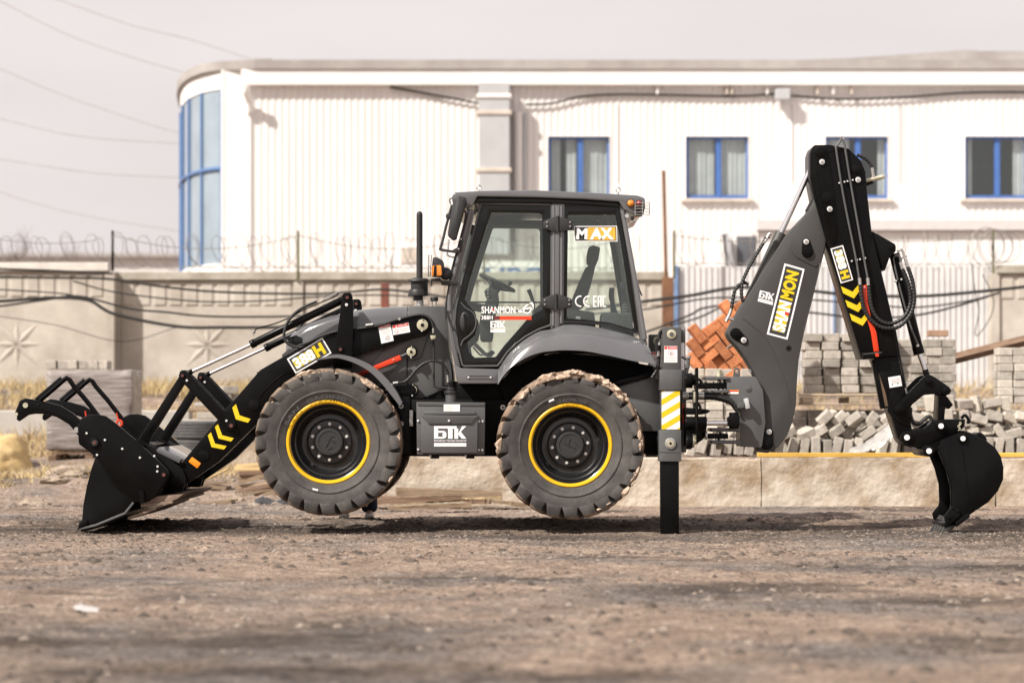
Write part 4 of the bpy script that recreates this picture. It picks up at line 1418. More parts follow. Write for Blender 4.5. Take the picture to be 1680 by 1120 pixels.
board('second dark plank half buried just left of the thick timber', (560, 815), (668, 819), 8, 5.3, M_woodd, 0.18, rz=0.05)
board('pale split lath crossing under the thick timber', (700, 822), (822, 817), 4, 5.25, M_woody, 0.07, 'lath', rz=0.08)
board('grey board end poking out beside the front bucket', (322, 828), (384, 822), 6, 6.6, M_wood, 0.16, rz=-0.1)
M_rag = mat('black_film', (0.012, 0.012, 0.014), 0.35, var=0.3, scale=5)
crumple('plastic_scrap', 'black crumpled plastic scrap beside the plank pile', 'plastic scrap', ([(404, 830), (428, 814), (446, 822), (470, 816), (480, 826)], [(402, 832), (430, 832), (450, 833), (470, 834), (482, 834)]), 6.6, M_rag, 0.12, 8, 0.25)
M_litter = mat('litter', (0.46, 0.43, 0.41), 0.6, var=0.06)
crumple('paper_scrap', 'small white scrap of paper on the dirt in the foreground at left', 'litter', ([(121, 993), (135, 991), (150, 993), (162, 996)], [(123, 1000), (138, 1003), (152, 1004), (161, 1003)]), -7.62, M_litter, 0.02, 5, 0.12)
M_rock = mat('dusty_rock', (0.22, 0.17, 0.125), 0.95, var=0.3, scale=9, bump=0.9, bscale=25, c2=(0.40, 0.325, 0.25))
for k, (px, py, Y, r, lab) in enumerate([(55, 830, 6.2, 26, 'flat pale boulder in the dirt left of the front bucket'), (118, 800, 9.5, 40, 'pale broken concrete lump by the kerb at left'), (88, 800, 9.0, 22, 'small pale concrete lump beside the larger one at left'), (386, 812, 7.4, 16, 'sandy clod under the scrap planks'), (415, 832, 6.2, 12, 'small stone beside the black plastic scrap')]):
    c = P(px, py, Y); c.z = float(ground_z(np.array(c.x), np.array(Y)))
    rr = px_m(r, Y)
    bm = bmesh.new(); bmesh.ops.create_icosphere(bm, subdivisions=3, radius=1)
    for v in bm.verts:
        d = v.co.copy()
        f = 1 + 1.0 * float(fbm(np.array(d.x * 2.5 + k * 9), np.array(d.z * 2.5 + d.y * 2.2), 4, k))
        v.co = Vector((d.x * rr * f, d.y * rr * 0.8 * f, max(-0.3, d.z * 0.42 * f) * rr)) + c
    g = G(); g._join(bm, M_rock); g.build_thing('stone', lab, 'stone', smooth=30)
# sand heap at far left
bm = bmesh.new(); bmesh.ops.create_icosphere(bm, subdivisions=5, radius=1)
c = P(-12, 778, 13.2)
for v in bm.verts:
    d = v.co.copy()
    f = 1 + 0.42 * float(fbm(np.array(d.x * 1.9 + 3), np.array(d.z * 1.9 + d.y * 1.6), 6, 3))
    v.co = c + Vector((d.x * 0.62 * f, d.y * 0.55 * f, max(-0.1, d.z * 0.60 * f)))
g = G(); g._join(bm, mat('sand', (0.50, 0.345, 0.15), 0.95, var=0.2, scale=5, bump=0.4, bscale=40, c2=(0.60, 0.45, 0.23)))
g.build_thing('sand_heap', 'heap of yellow sand at the left edge behind the bucket', 'sand heap', smooth=60)

# ------------------------------------------------------------------ person standing behind the front wheel
def skin_body(name, joints, edges, m, parent, sub=2):
    me = bpy.data.meshes.new(name)
    me.from_pydata([j[0] for j in joints], edges, [])
    ob = bpy.data.objects.new(name, me); COL.objects.link(ob)
    md = ob.modifiers.new('skin', 'SKIN'); md.use_smooth_shade = True
    sd = ob.modifiers.new('sub', 'SUBSURF'); sd.levels = sub; sd.render_levels = sub
    for i, j in enumerate(joints):
        sv = me.skin_vertices[0].data[i]
        sv.radius = (j[1], j[2] if len(j) > 2 else j[1]); sv.use_root = (i == 0)
    dg = bpy.context.evaluated_depsgraph_get()
    nm = bpy.data.meshes.new_from_object(ob.evaluated_get(dg))
    bpy.data.objects.remove(ob); bpy.data.meshes.remove(me)
    nm.name = name; nm.materials.clear(); nm.materials.append(m)
    nm.polygons.foreach_set('use_smooth', [True] * len(nm.polygons))
    o = bpy.data.objects.new(name, nm); COL.objects.link(o); o.parent = parent
    WLOC[o.name] = Vector((0, 0, 0))
    return o
pc = P(586, 857, 2.42); pc.z = 0.01
person = thing('person', pc, 'person in dark blue jeans and pale trainers standing behind the front wheel', 'person')
M_skin = mat('skin', (0.50, 0.30, 0.22), 0.55, var=0.06)
M_jean = mat('blue_jeans', (0.014, 0.02, 0.045), 0.85, var=0.25, scale=8)
M_coat = mat('dark_jacket', (0.02, 0.021, 0.025), 0.8, var=0.2)
M_shoe = mat('trainers', (0.50, 0.46, 0.42), 0.7, var=0.1, c2=(0.62, 0.58, 0.54))
V3 = Vector
J = [(V3((0, 0, 0.92)), .13, .10), (V3((0, 0, 1.12)), .12, .09), (V3((0, 0, 1.33)), .15, .10), (V3((0, -.01, 1.45)), .06, .06), (V3((0, -.02, 1.56)), .075, .085), (V3((0, -.02, 1.66)), .07, .085),
     (V3((-.19, 0, 1.38)), .05), (V3((-.25, .02, 1.12)), .04), (V3((-.24, -.05, .88)), .03), (V3((-.23, -.07, .80)), .035, .02),
     (V3((.19, 0, 1.38)), .05), (V3((.25, .02, 1.12)), .04), (V3((.24, -.05, .88)), .03), (V3((.23, -.07, .80)), .035, .02),
     (V3((-.10, 0, .84)), .09), (V3((-.115, -.01, .48)), .06), (V3((-.12, .02, .10)), .04), (V3((-.125, -.10, .04)), .04, .03),
     (V3((.10, 0, .84)), .09), (V3((.115, -.01, .48)), .06), (V3((.12, .02, .10)), .04), (V3((.135, -.10, .04)), .04, .03)]
E = [(0, 1), (1, 2), (2, 3), (3, 4), (4, 5), (2, 6), (6, 7), (7, 8), (8, 9), (2, 10), (10, 11), (11, 12), (12, 13), (0, 14), (14, 15), (15, 16), (16, 17), (0, 18), (18, 19), (19, 20), (20, 21)]
body = skin_body('body', J, E, M_skin, person)
skin_body('trousers', [(V3((0, 0, .94)), .145, .115), (V3((-.10, 0, .82)), .105), (V3((-.115, -.01, .48)), .085), (V3((-.12, .015, .16)), .088), (V3((-.122, .0, .06)), .092), (V3((.10, 0, .82)), .105), (V3((.115, -.01, .48)), .085), (V3((.12, .015, .16)), .088), (V3((.122, 0, .06)), .092)],
          [(0, 1), (1, 2), (2, 3), (3, 4), (0, 5), (5, 6), (6, 7), (7, 8)], M_jean, body)
skin_body('jacket', [(V3((0, 0, .90)), .17, .13), (V3((0, 0, 1.12)), .15, .12), (V3((0, 0, 1.36)), .165, .12), (V3((0, 0, 1.45)), .085, .085), (V3((-.19, 0, 1.38)), .075), (V3((-.25, .02, 1.12)), .06), (V3((-.24, -.05, .90)), .05), (V3((.19, 0, 1.38)), .075), (V3((.25, .02, 1.12)), .06), (V3((.24, -.05, .90)), .05)],
          [(0, 1), (1, 2), (2, 3), (2, 4), (4, 5), (5, 6), (2, 7), (7, 8), (8, 9)], M_coat, body)
for s in (-1, 1):
    skin_body('shoe', [(V3((s * .122, .05, .045)), .05, .045), (V3((s * .126, -.06, .04)), .052, .04), (V3((s * .135, -.17, .03)), .045, .028)], [(0, 1), (1, 2)], M_shoe, body)
    g = G(); bm = bmesh.new(); bmesh.ops.create_uvsphere(bm, u_segments=8, v_segments=6, radius=0.011)
    bm.transform(Matrix.Translation((s * .03, -.098, 1.625))); g._join(bm, M_darkprint)
    o = g.build('eye', None); o.parent = body
skin_body('hair', [(V3((0, 0, 1.70)), .085, .09), (V3((0, .03, 1.64)), .08, .07)], [(0, 1)], M_woodd, body)

# ------------------------------------------------------------------ the backhoe loader
LD = thing('backhoe_loader', (P(760, 876, 1.1).x, 1.1, 0.0), 'graphite and black backhoe loader raised on its stabiliser with yellow ringed wheels', 'backhoe loader')
FAR = 2.2            # the far side lies at 2.2 m; the middle plane at 1.1

def tyre_mat(name, mud, thr):
    m = bpy.data.materials.new(name); m.use_nodes = True
    t = m.node_tree; L = t.links.new
    b = t.nodes['Principled BSDF']; b.inputs['Roughness'].default_value = 0.72; b.inputs['Specular IOR Level'].default_value = 0.35
    tc = t.nodes.new('ShaderNodeTexCoord')
    def nz(sc, d=5):
        n = t.nodes.new('ShaderNodeTexNoise'); n.inputs['Scale'].default_value = sc; n.inputs['Detail'].default_value = d; n.inputs['Roughness'].default_value = 0.65
        L(tc.outputs['Object'], n.inputs['Vector']); return n.outputs['Fac']
    at = t.nodes.new('ShaderNodeAttribute'); at.attribute_name = 'mud'
    ad = t.nodes.new('ShaderNodeMath'); ad.operation = 'ADD'; L(at.outputs['Fac'], ad.inputs[0]); L(nz(9), ad.inputs[1])
    hf = t.nodes.new('ShaderNodeMath'); hf.operation = 'MULTIPLY'; hf.inputs[1].default_value = 0.5; L(ad.outputs[0], hf.inputs[0])
    r = t.nodes.new('ShaderNodeValToRGB'); r.color_ramp.elements[0].position = thr / 2; r.color_ramp.elements[1].position = thr / 2 + 0.09; L(hf.outputs[0], r.inputs[0])
    base = t.nodes.new('ShaderNodeValToRGB'); base.color_ramp.elements[0].position = 0.35; base.color_ramp.elements[1].position = 0.7
    base.color_ramp.elements[0].color = (0.046, 0.0435, 0.042, 1); base.color_ramp.elements[1].color = (0.108, 0.098, 0.090, 1); L(nz(5), base.inputs[0])
    md = t.nodes.new('ShaderNodeValToRGB'); md.color_ramp.elements[0].color = (*[c * 0.55 for c in mud], 1); md.color_ramp.elements[1].color = (*mud, 1); L(nz(24), md.inputs[0])
    mx = t.nodes.new('ShaderNodeMix'); mx.data_type = 'RGBA'; L(r.outputs[0], mx.inputs[0]); L(base.outputs[0], mx.inputs[6]); L(md.outputs[0], mx.inputs[7])
    L(mx.outputs[2], b.inputs['Base Color'])
    bp = t.nodes.new('ShaderNodeBump'); bp.inputs['Strength'].default_value = 0.35; bp.inputs['Distance'].default_value = 0.01; L(nz(60), bp.inputs['Height']); L(bp.outputs[0], b.inputs['Normal'])
    return m

def tyre_mesh(name, m, Ro, flip, top=0.0):
    """agricultural tyre, axle along Y, outer face at -Y"""
    g = G()
    k = Ro / 0.65
    half = [(0.366, -0.150), (0.372, -0.176), (0.40, -0.192), (0.438, -0.2), (0.444, -0.207), (0.452, -0.207), (0.458, -0.200), (0.48, -0.207), (0.515, -0.2145), (0.548, -0.2155), (0.562, -0.200), (0.578, -0.175), (0.594, -0.13), (0.598, -0.06), (0.600, 0)]
    prof = [(r * k, y) for r, y in half] + [(r * k, -y) for r, y in half[::-1][1:]]
    g.lathe(prof, (0, 0, 0), m, 96, closed=True)
    N = 24
    rg = random.Random(3)
    for s in (-1, 1):
        for i in range(N):
            th = 2 * math.pi * (i + (0.5 if s > 0 else 0)) / N
            st = [  # y, r top, y base, r base, angle shift, half width top / base
                (-0.012, 0.648, -0.012, 0.600, 0.23, 0.050, 0.066),
                (0.07, 0.652, 0.07, 0.598, 0.13, 0.058, 0.076),
                (0.145, 0.654, 0.14, 0.580, 0.05, 0.080, 0.098),
                (0.200, 0.646, 0.165, 0.565, 0.02, 0.088, 0.104),
                (0.2155, 0.622, 0.180, 0.555, 0.005, 0.092, 0.106),
                (0.2185, 0.585, 0.190, 0.550, -0.005, 0.104, 0.114),
                (0.2165, 0.545, 0.2, 0.540, -0.012, 0.124, 0.126)]
            bm = bmesh.new(); rows = []
            w = rg.uniform(-0.006, 0.006)
            for (y, rt, yb, rb, da, ht, hb) in st:
                c = th + da * flip + w
                row = []
                for (a, r, yy) in ((c - hb, rb, yb), (c - ht, rt, y), (c + ht, rt, y), (c + hb, rb, yb)):
                    row.append(bm.verts.new((r * k * math.cos(a), s * yy, r * k * math.sin(a))))
                rows.append(row)
            for a, b in zip(rows, rows[1:]):
                for j in range(3):
                    bm.faces.new((a[j], a[j + 1], b[j + 1], b[j]))
            bm.faces.new(rows[0]); bm.faces.new(rows[-1][::-1])
            bmesh.ops.recalc_face_normals(bm, faces=bm.faces[:])
            es = [e for e in bm.edges if len(e.link_faces) == 2 and e.calc_face_angle(0) > R(45)]
            bmesh.ops.bevel(bm, geom=es, offset=0.004, segments=1, affect='EDGES', clamp_overlap=True)
            g._join(bm, m)
    # thin moulding lines on the side wall
    for i in range(72):
        if rg.random() < 0.25: continue
        a = 2 * math.pi * (i + rg.uniform(-.3, .3)) / 72
        r0, r1 = 0.462 * k, rg.uniform(0.50, 0.545) * k
        yy = -0.2055
        d = Vector((math.cos(a), 0, math.sin(a))); s = Vector((-d.z, 0, d.x)) * 0.0022
        g.quad([d * r0 - s + Vector((0, -0.2015, 0)), d * r0 + s + Vector((0, -0.2015, 0)), d * r1 + s + Vector((0, -0.2085, 0)), d * r1 - s + Vector((0, -0.2085, 0))], m)
    me = g.mesh(name, 38)
    at = me.attributes.new('mud', 'FLOAT', 'POINT')
    co = np.zeros(len(me.vertices) * 3); me.vertices.foreach_get('co', co); co = co.reshape(-1, 3)
    rr = np.hypot(co[:, 0], co[:, 2]) / k
    at.data.foreach_set('value', (np.clip((rr - 0.575) / 0.075, 0, 1) + top * np.clip((rr - 0.55) / 0.05, 0, 1) * np.clip(co[:, 2] / 0.65 + 0.15, 0, 1)).astype(np.float32))
    return me

def arc_text(s, r, h, a0, a1, y, m, bold=0.03):
    """raised lettering bent round an axle; angles in degrees, clockwise as seen from outside"""
    V, FC = text_mesh(s, bold)
    bm = bmesh.new(); vs = []
    for (u, v) in V:
        a = R(a0 + (a1 - a0) * u); rr = r + h * v
        vs.append(bm.verts.new((rr * math.cos(a), y, rr * math.sin(a))))
    for f in FC:
        try: bm.faces.new([vs[i] for i in f])
        except ValueError: pass
    bm.normal_update()
    for f in bm.faces:
        if f.normal.y > 0: f.normal_flip()
    return bm

M_letter = mat('tyre_lettering', (0.05, 0.05, 0.05), 0.6, var=0.1)
M_dish = mat('rim_black', (0.0095, 0.0095, 0.01), 0.28, var=0.2, coat=0.3)
M_mud = mat('dried_mud', (0.38, 0.27, 0.19), 0.95, var=0.3, scale=14, bump=0.8, bscale=45, c2=(0.58, 0.45, 0.345), edge=(0.38, 0.58))

def make_wheel(cpx, cpy, Ro, tm, words, flip, bolt_phase, clods, sticker, cap_rot):
    c = P(cpx, cpy, 0.0)
    cen = Vector((c.x, 0.212, c.z))
    wh = empty_part('wheel', LD, cen)
    def sub(name, me):
        o = bpy.data.objects.new(name, me); COL.objects.link(o); o.parent = wh; WLOC[o.name] = cen; return o
    sub('tyre', tyre_mesh('tyre', tm, Ro, flip, 0.55 if clods > 100 else 0.12))
    g = G()
    g.lathe([(0.372, -0.155), (0.374, -0.178), (0.366, -0.184), (0.352, -0.182), (0.345, -0.172), (0.340, -0.155)], (0, 0, 0), M_rimyel, 72, caps=False)
    sub('rim_ring', g.mesh('rim_ring', 40))
    g = G()
    g.lathe([(0.372, 0.16), (0.34, 0.16), (0.339, -0.150), (0.341, -0.1545), (0.334, -0.150), (0.326, -0.12), (0.312, -0.10), (0.308, -0.085), (0.296, -0.075), (0.290, -0.05), (0.277, -0.035), (0.268, -0.005), (0.250, 0.010), (0.235, 0.012), (0.205, 0.006), (0.19, -0.004), (0.13, -0.006), (0.0, -0.006)], (0, 0, 0), M_dish, 72)
    g.lathe([(0.150, -0.005), (0.149, -0.014), (0.132, -0.02), (0.126, -0.028), (0.0, -0.028)], (0, 0, 0), M_plastic, 40)
    sub('rim', g.mesh('rim', 30))
    g = G()
    g.lathe([(0.127, -0.027), (0.125, -0.060), (0.117, -0.070), (0.098, -0.072), (0.094, -0.067), (0.0, -0.067)], (0, 0, 0), M_plastic, 48)
    ca, sa = math.cos(cap_rot), math.sin(cap_rot)
    for (x0, z0, x1, z1, w) in ((-.05, -.02, .035, .03, .008), (.01, .02, .045, -.035, .008), (-.05, -.05, .0, -.05, .006), (.035, .03, .065, .015, .006)):
        a = Vector((x0 * ca - z0 * sa, -0.069, x0 * sa + z0 * ca)); b = Vector((x1 * ca - z1 * sa, -0.069, x1 * sa + z1 * ca))
        g.cyl(a, b, w * 0.6, M_plastic, 6)
    sub('hub_cap', g.mesh('hub_cap', 35))
    g = G()
    g.cyl((0, 0.0, 0), (0, -0.022, 0), 0.0165, M_steel, 6); g.cyl((0, -0.02, 0), (0, -0.036, 0), 0.009, M_bolt, 10)
    bme = g.mesh('wheel_bolt', 30)
    for i in range(10):
        a = 2 * math.pi * i / 10 + bolt_phase
        o = sub('wheel_bolt', bme); o.location = (0.160 * math.cos(a), -0.005, 0.160 * math.sin(a))
    if words:
        g = G()
        for (s, a0, a1, rt, h) in words:
            g._join(arc_text(s, rt, h, a0, a1, -0.2075, M_letter), M_letter)
        sub('sidewall_lettering', g.mesh('sidewall_lettering', 0))
    if sticker is not None:
        g = G(); d = Vector((math.cos(sticker), 0, math.sin(sticker))); s = Vector((-d.z, 0, d.x))
        q = d * 0.435
        g.quad([q - s * .025 - d * .008 + Vector((0, -.211, 0)), q + s * .025 - d * .008 + Vector((0, -.211, 0)), q + s * .025 + d * .008 + Vector((0, -.211, 0)), q - s * .025 + d * .008 + Vector((0, -.211, 0))], M_white)
        sub('paper_label', g.mesh('paper_label', 0))
    if clods:
        rg = random.Random(5); g = G()
        for i in range(clods):
            a = R(90) + rg.gauss(-0.1, 0.62)
            if i % 5 == 0: a = rg.uniform(-1.2, 3.4)
            s = -1 if rg.random() < 0.75 else 1
            y = (rg.uniform(0.02, 0.205) if rg.random() < 0.45 else rg.uniform(0.185, 0.218)) * s
            r = (0.640 if abs(y) < 0.16 else rg.uniform(0.60, 0.645)) * Ro / 0.65
            sz = 0.012 + 0.05 * rg.random() ** 2
            bm = bmesh.new(); bmesh.ops.create_icosphere(bm, subdivisions=1, radius=sz)
            for v in bm.verts: v.co = Vector((v.co.x * rg.uniform(.6, 1.8), v.co.y * rg.uniform(.4, 1.0), v.co.z * rg.uniform(.25, .8)))
            bm.transform(Matrix.Rotation(-a + R(90), 4, 'Y'))
            bm.transform(Matrix.Translation((r * math.cos(a), y, r * math.sin(a))))
            g._join(bm, M_mud)
        o = sub('dried_mud', g.mesh('dried_mud', 20)); o['kind'] = 'stuff'
    return wh

tm1 = tyre_mat('tyre_dusty', (0.25, 0.18, 0.13), 1.22)
tm2 = tyre_mat('tyre_muddy', (0.30, 0.215, 0.155), 1.15)
w1 = make_wheel(538, 725, 0.655, tm1, [('GAOING', 118, 66, 0.388, 0.034), ('SAN', 158, 130, 0.388, 0.034)], 1, 0.31, 26, R(255), 0.6)
w2 = make_wheel(936, 730.5, 0.658, tm2, [('16/70-20', 104, 70, 0.390, 0.030)], 1, 0.13, 190, R(113), 2.2)
for w in (w1, w2):
    f = dup(w, off=(0, FAR - 2 * 0.212, 0), rot=(0, 0, math.pi))

# ---- chassis
g = G()
g.prism([(655, 655), (1010, 655), (1010, 742), (822, 748), (655, 748)], 0.42, 1.78, M_blackflat, 0.01)
g.prism([(560, 640), (742, 640), (742, 700), (560, 760)], 0.72, 1.48, M_blackflat, 0.01)
g.prism([(736, 625), (832, 625), (832, 662), (736, 662)], 0.50, 1.7, M_blackflat, 0.01)
g.prism([(648, 650), (672, 650), (676, 745), (650, 745)], 0.405, 0.419, M_black, 0.002)
g.build('chassis', LD)
g = G(); g.prism([(818, 630), (845, 598), (880, 584), (925, 578), (985, 585), (1072, 600), (1078, 640), (1040, 660), (830, 660)], 0.46, 1.74, M_blackflat, 0.006); g.build('wheel_arch', LD)
g = G(); g.prism([(1015, 632), (1046, 620), (1084, 617), (1084, 707), (1030, 707)], 0.30, 1.9, M_grey, 0.006)
g.prism([(1000, 700), (1084, 707), (1084, 746), (1010, 742)], 0.34, 1.86, M_blackflat, 0.006)
g.prism([(1007, 628), (1020, 622), (1066, 612), (1066, 619), (1012, 634)], 0.27, 0.31, M_black, 0.003)
g.build('rear_frame', LD)
for (x, y) in ((658, 666), (658, 695), (825, 668)):
    g = G(); g.pin(x, y, 0.395, 0.41, 4.2, M_steel, 16); g.pin(x, y, 0.37, 0.40, 2.2, M_grey, 6); g.build('frame_bolt', LD)
g = G(); g.prism([(671.5, 672.5), (677.5, 672.5), (677.5, 699), (671.5, 699)], 0.34, 0.40, M_steel, 0.002); g.build('bracket', LD)
# axles
for px, py in ((538, 725), (936, 730.5)):
    g = G(); a = P(px, py, 0.0)
    g.cyl((a.x, 0.2, a.z), (a.x, 2.0, a.z), 0.10, M_blackflat, 20); g.lathe([(0.0, .85), (.2, .9), (.26, 1.1), (.2, 1.3), (0, 1.35)], (a.x, 0, a.z), M_blackflat, 24)
    g.build('axle', LD)

# ---- tank box between the wheels
g = G()
g.prism([(683, 659, 2), (796, 660, 2), (795, 745.5), (684, 745.5)], 0.115, 0.42, M_grey, 0.006)
g.prism([(683, 659), (796, 660), (794, 666), (685, 665)], 0.108, 0.1148, M_grey, 0.002)
tank = g.build('tank_box', LD)
g = G(); g.prism([(690, 681, 3), (784, 681, 3), (783, 743), (691, 743)], 0.06, 0.1145, M_grey, 0.008); g.build('tool_box', tank)
g = G(); g.prism([(689, 680), (785, 682), (779.5, 686.5, 4), (774, 695, 3), (703, 695, 3), (696, 686.5, 4)], 0.045, 0.0595, M_grey, 0.004); g.build('tool_box_flap', tank)
g = G(); g.prism([(695.5, 674.5, 2), (779.5, 674.5, 2), (779.5, 680, 2), (695.5, 680, 2)], 0.07, 0.1145, M_grey, 0.005); g.build('ledge', tank)
for (x, y, Y) in ((686, 690, .1), (686, 737, .1), (786, 691, .1), (791.5, 691, .1), (785.5, 738, .1), (791, 738, .1), (736.6, 690, .03)):
    g = G(); g.pin(x, y, Y, Y + 0.02, 1.9, M_bolt, 12, 0.002); g.build('bolt', tank)
g = G(); g.flat([(728, 663), (754.6, 663), (754.6, 675), (728, 675)], 0.105, M_white)
for k in range(5): g.flat([(730, 664.7 + 2 * k), (742 + (k * 3) % 4, 664.7 + 2 * k), (742 + (k * 3) % 4, 665.3 + 2 * k), (730, 665.3 + 2 * k)], 0.104, M_greyprint)
g.build('rating_label', tank)

def btk(quad, Y, sub=True):
    """the white three letter mark with its caption bar, in a pixel quad"""
    bl, br, tr, tl = [Vector(q) for q in quad]
    def q(u0, v0, u1, v1):
        f = lambda u, v: bl.lerp(br, u).lerp(tl.lerp(tr, u), v)
        return [f(u0, v0), f(u1, v0), f(u1, v1), f(u0, v1)]
    g = G()
    def poly(pts): g.flat([q(u, v, u, v)[0] for u, v in pts], Y, M_white)
    z0, z1 = (0.38, 1.0)
    V = lambda v: z0 + (z1 - z0) * v
    # Б
    poly([(0, V(0)), (.125, V(0)), (.125, V(1)), (0, V(1))])
    poly([(.125, V(.82)), (.40, V(.82)), (.40, V(1)), (.125, V(1))])
    poly([(.125, V(.47)), (.28, V(.47)), (.28, V(.62)), (.125, V(.62))])
    poly([(.125, V(0)), (.28, V(0)), (.28, V(.15)), (.125, V(.15))])
    poly([(.28, V(0)), (.33, V(.03)), (.375, V(.13)), (.385, V(.30)), (.375, V(.48)), (.33, V(.59)), (.28, V(.62)), (.28, V(.47)), (.262, V(.40)), (.262, V(.22)), (.28, V(.15))])
    # Т joined to the bar
    poly([(.40, V(.80)), (.70, V(.80)), (.70, V(1)), (.40, V(1))])
    poly([(.435, V(0)), (.575, V(0)), (.575, V(.80)), (.435, V(.80))])
    # К
    poly([(.63, V(0)), (.75, V(0)), (.75, V(.80)), (.63, V(.80))])
    poly([(.75, V(.40)), (.87, V(1)), (1.0, V(1)), (.83, V(.55)), (1.0, V(0)), (.86, V(0)), (.75, V(.34))])
    if sub:
        g.text('Балтийская Торговая Компания', q(0, .215, 1, .335), Y, M_white, 0.02)
        g.flat(q(0, 0, 1, .17), Y, M_white)
        g.text('WWW.BTK-TECHNIKA.RU', q(.06, .06, .94, .11), Y - .001, M_greyprint, 0.0)
    else:
        g.flat(q(0, .20, 1, .30), Y, M_white); g.flat(q(0, 0, 1, .17), Y, M_white)
    return g
btk([(712.2, 732), (765, 732), (765, 698.6), (712.2, 698.6)], 0.0565).build('company_logo', tank, smooth=0)
g = G(); a = P(739.8, 660, 0.25); g.cyl((a.x, .25, a.z), (a.x, .25, P(0, 646, .25).z), 0.05, M_grey, 24); g.build('filler_neck', tank)
g = G(); g.cyl((a.x, .25, P(0, 646, .25).z), (a.x, .25, P(0, 641, .25).z), 0.062, M_plastic, 24, bev=0.004); g.cyl((a.x, .25, P(0, 641, .25).z), (a.x, .25, P(0, 635.5, .25).z), 0.042, M_plastic, 20, bev=0.004); g.build('filler_cap', tank)
for x0 in (702, 760):
    g = G(); g.prism([(x0, 745), (x0 + 18, 745), (x0 + 18, 752), (x0 + 5, 752)], 0.15, 0.34, M_black, 0.003); g.pin(x0 + 4, 748, .14, .16, 1.8, M_steel, 10); g.build('tank_bracket', tank)

# ---- hood and engine side
g = G()
def hood_section(px, top, bot, w):
    """rounded cross-section of the hood"""
    pts = []
    zt = P(px, top, 0.62).z; zb = P(px, bot, 0.62).z; x = P(px, 0, 0.62).x
    r = min(0.10, (zt - zb) * 0.4)
    for k in range(6):
        a = math.pi / 2 * k / 5
        pts.append(Vector((x, 1.1 - w + r - r * math.cos(a), zt - r + r * math.sin(a))))
    out = [Vector((x, 1.1 - w, zb))] + pts
    mir = [Vector((p.x, 2.2 - p.y, p.z)) for p in out[::-1]]
    return out + mir
hs = [(467, 556, 600, .36), (471, 552.5, 600, .39), (480, 544, 612, .42), (491, 536, 620, .44), (506, 528.5, 625, .455), (521.5, 523, 630, .465), (538, 518, 635, .47), (555, 514, 640, .475), (581, 508.6, 640, .48), (613.6, 504.6, 640, .48), (640, 502.6, 640, .48), (667.5, 501.8, 640, .48)]
g.loft([hood_section(*s) for s in hs], M_cab)
g.bm.faces.new([v for v in g.bm.verts][:14])
hood = g.build('hood', LD, smooth=50)
g = G(); g.prism(ol([(471, 554), (486, 549.5, 3), (499, 556, 3), (500, 563, 4), (488, 567), (474, 565, 3)]), 0.655, 0.70, M_trim, 0.003); g.build('headlight', hood)
g = G(); g.prism([(462, 582), (473, 572), (500, 570), (505, 600), (470, 612)], 0.66, 1.5, M_plastic, 0.01); g.build('front_grille', hood)
g = G(); g.ptube([(486, 543), (506, 531.5), (530, 522.5), (556, 515.6)], 0.655, 0.004, M_plastic, n=6); g.build('hood_crease', hood)
g = G()
g.prism([(668.5, 501.8), (730, 502), (735, 562), (742, 612), (744, 648), (668, 656), (668, 600)], 0.60, 1.6, M_grey, 0.012)
g.build('cowl', LD)
g = G(); g.prism([(560, 560), (667.4, 545), (667.4, 655), (600, 658), (560, 640)], 0.592, 1.608, M_grey, 0.008); g.build('engine_side_panel', LD)
g = G(); g.prism(ol([(676, 519), (704, 516, 8), (712, 533, 12), (700, 556), (690, 586, 6), (676, 592, 8), (664, 585), (640, 612), (600, 640), (590, 620)]), 0.565, 0.59, M_grey, 0.004); g.build('loader_tower', LD)
g = G(); g.prism(ol([(640, 634), (676, 630, 6), (686, 640, 8), (677, 650, 8), (640, 652)]), 0.48, 0.56, M_black, 0.004); g.build('axle_bracket', LD)
g = G(); g.prism([(667, 662), (742, 634), (742, 658), (668, 661.8)], 0.59, 0.62, M_blackflat, 0); g.build('skirt', LD)

# ---- exhaust and intake on the cowl
def zcyl(g, px, y0, y1, Y, rpx, m, n=20, r1=None, bev=0.0):
    a = P(px, y0, Y); b = P(px, y1, Y)
    return g.cyl(a, b, px_m(rpx, Y), m, n, None if r1 is None else px_m(r1, Y), bev)
EY = 0.95
g = G(); zcyl(g, 688, 480, 457, EY, 14, M_plastic, 28, bev=0.006); zcyl(g, 686, 462, 458.5, EY, 18.5, M_plastic, 28, 17, 0.003); zcyl(g, 686, 458.5, 455.5, EY, 12, M_plastic, 24, 7)
zcyl(g, 686, 485.5, 475, EY, 17, M_plastic, 28, 15, 0.003); zcyl(g, 686, 493, 484, EY, 8, M_plastic, 20); zcyl(g, 689, 503, 492, EY, 6, M_steel, 16)
g.build('air_precleaner', LD)
g = G(); zcyl(g, 688.3, 458, 352, EY, 5.1, M_plastic, 24); a = P(688.3, 352, EY); g.lathe([(px_m(5.1, EY), 0), (px_m(4.4, EY), px_m(3.2, EY)), (px_m(2.6, EY), px_m(4.8, EY)), (0, px_m(5.4, EY))], a, M_plastic, 24, 'Z'); g.build('exhaust_pipe', LD)
g = G(); zcyl(g, 712.5, 494, 487, EY, 6.5, M_plastic, 24, bev=0.005); zcyl(g, 709, 503, 494, EY, 1.2, M_steel, 8); zcyl(g, 715.5, 503, 494, EY, 1.2, M_steel, 8); g.build('breather_cap', LD)

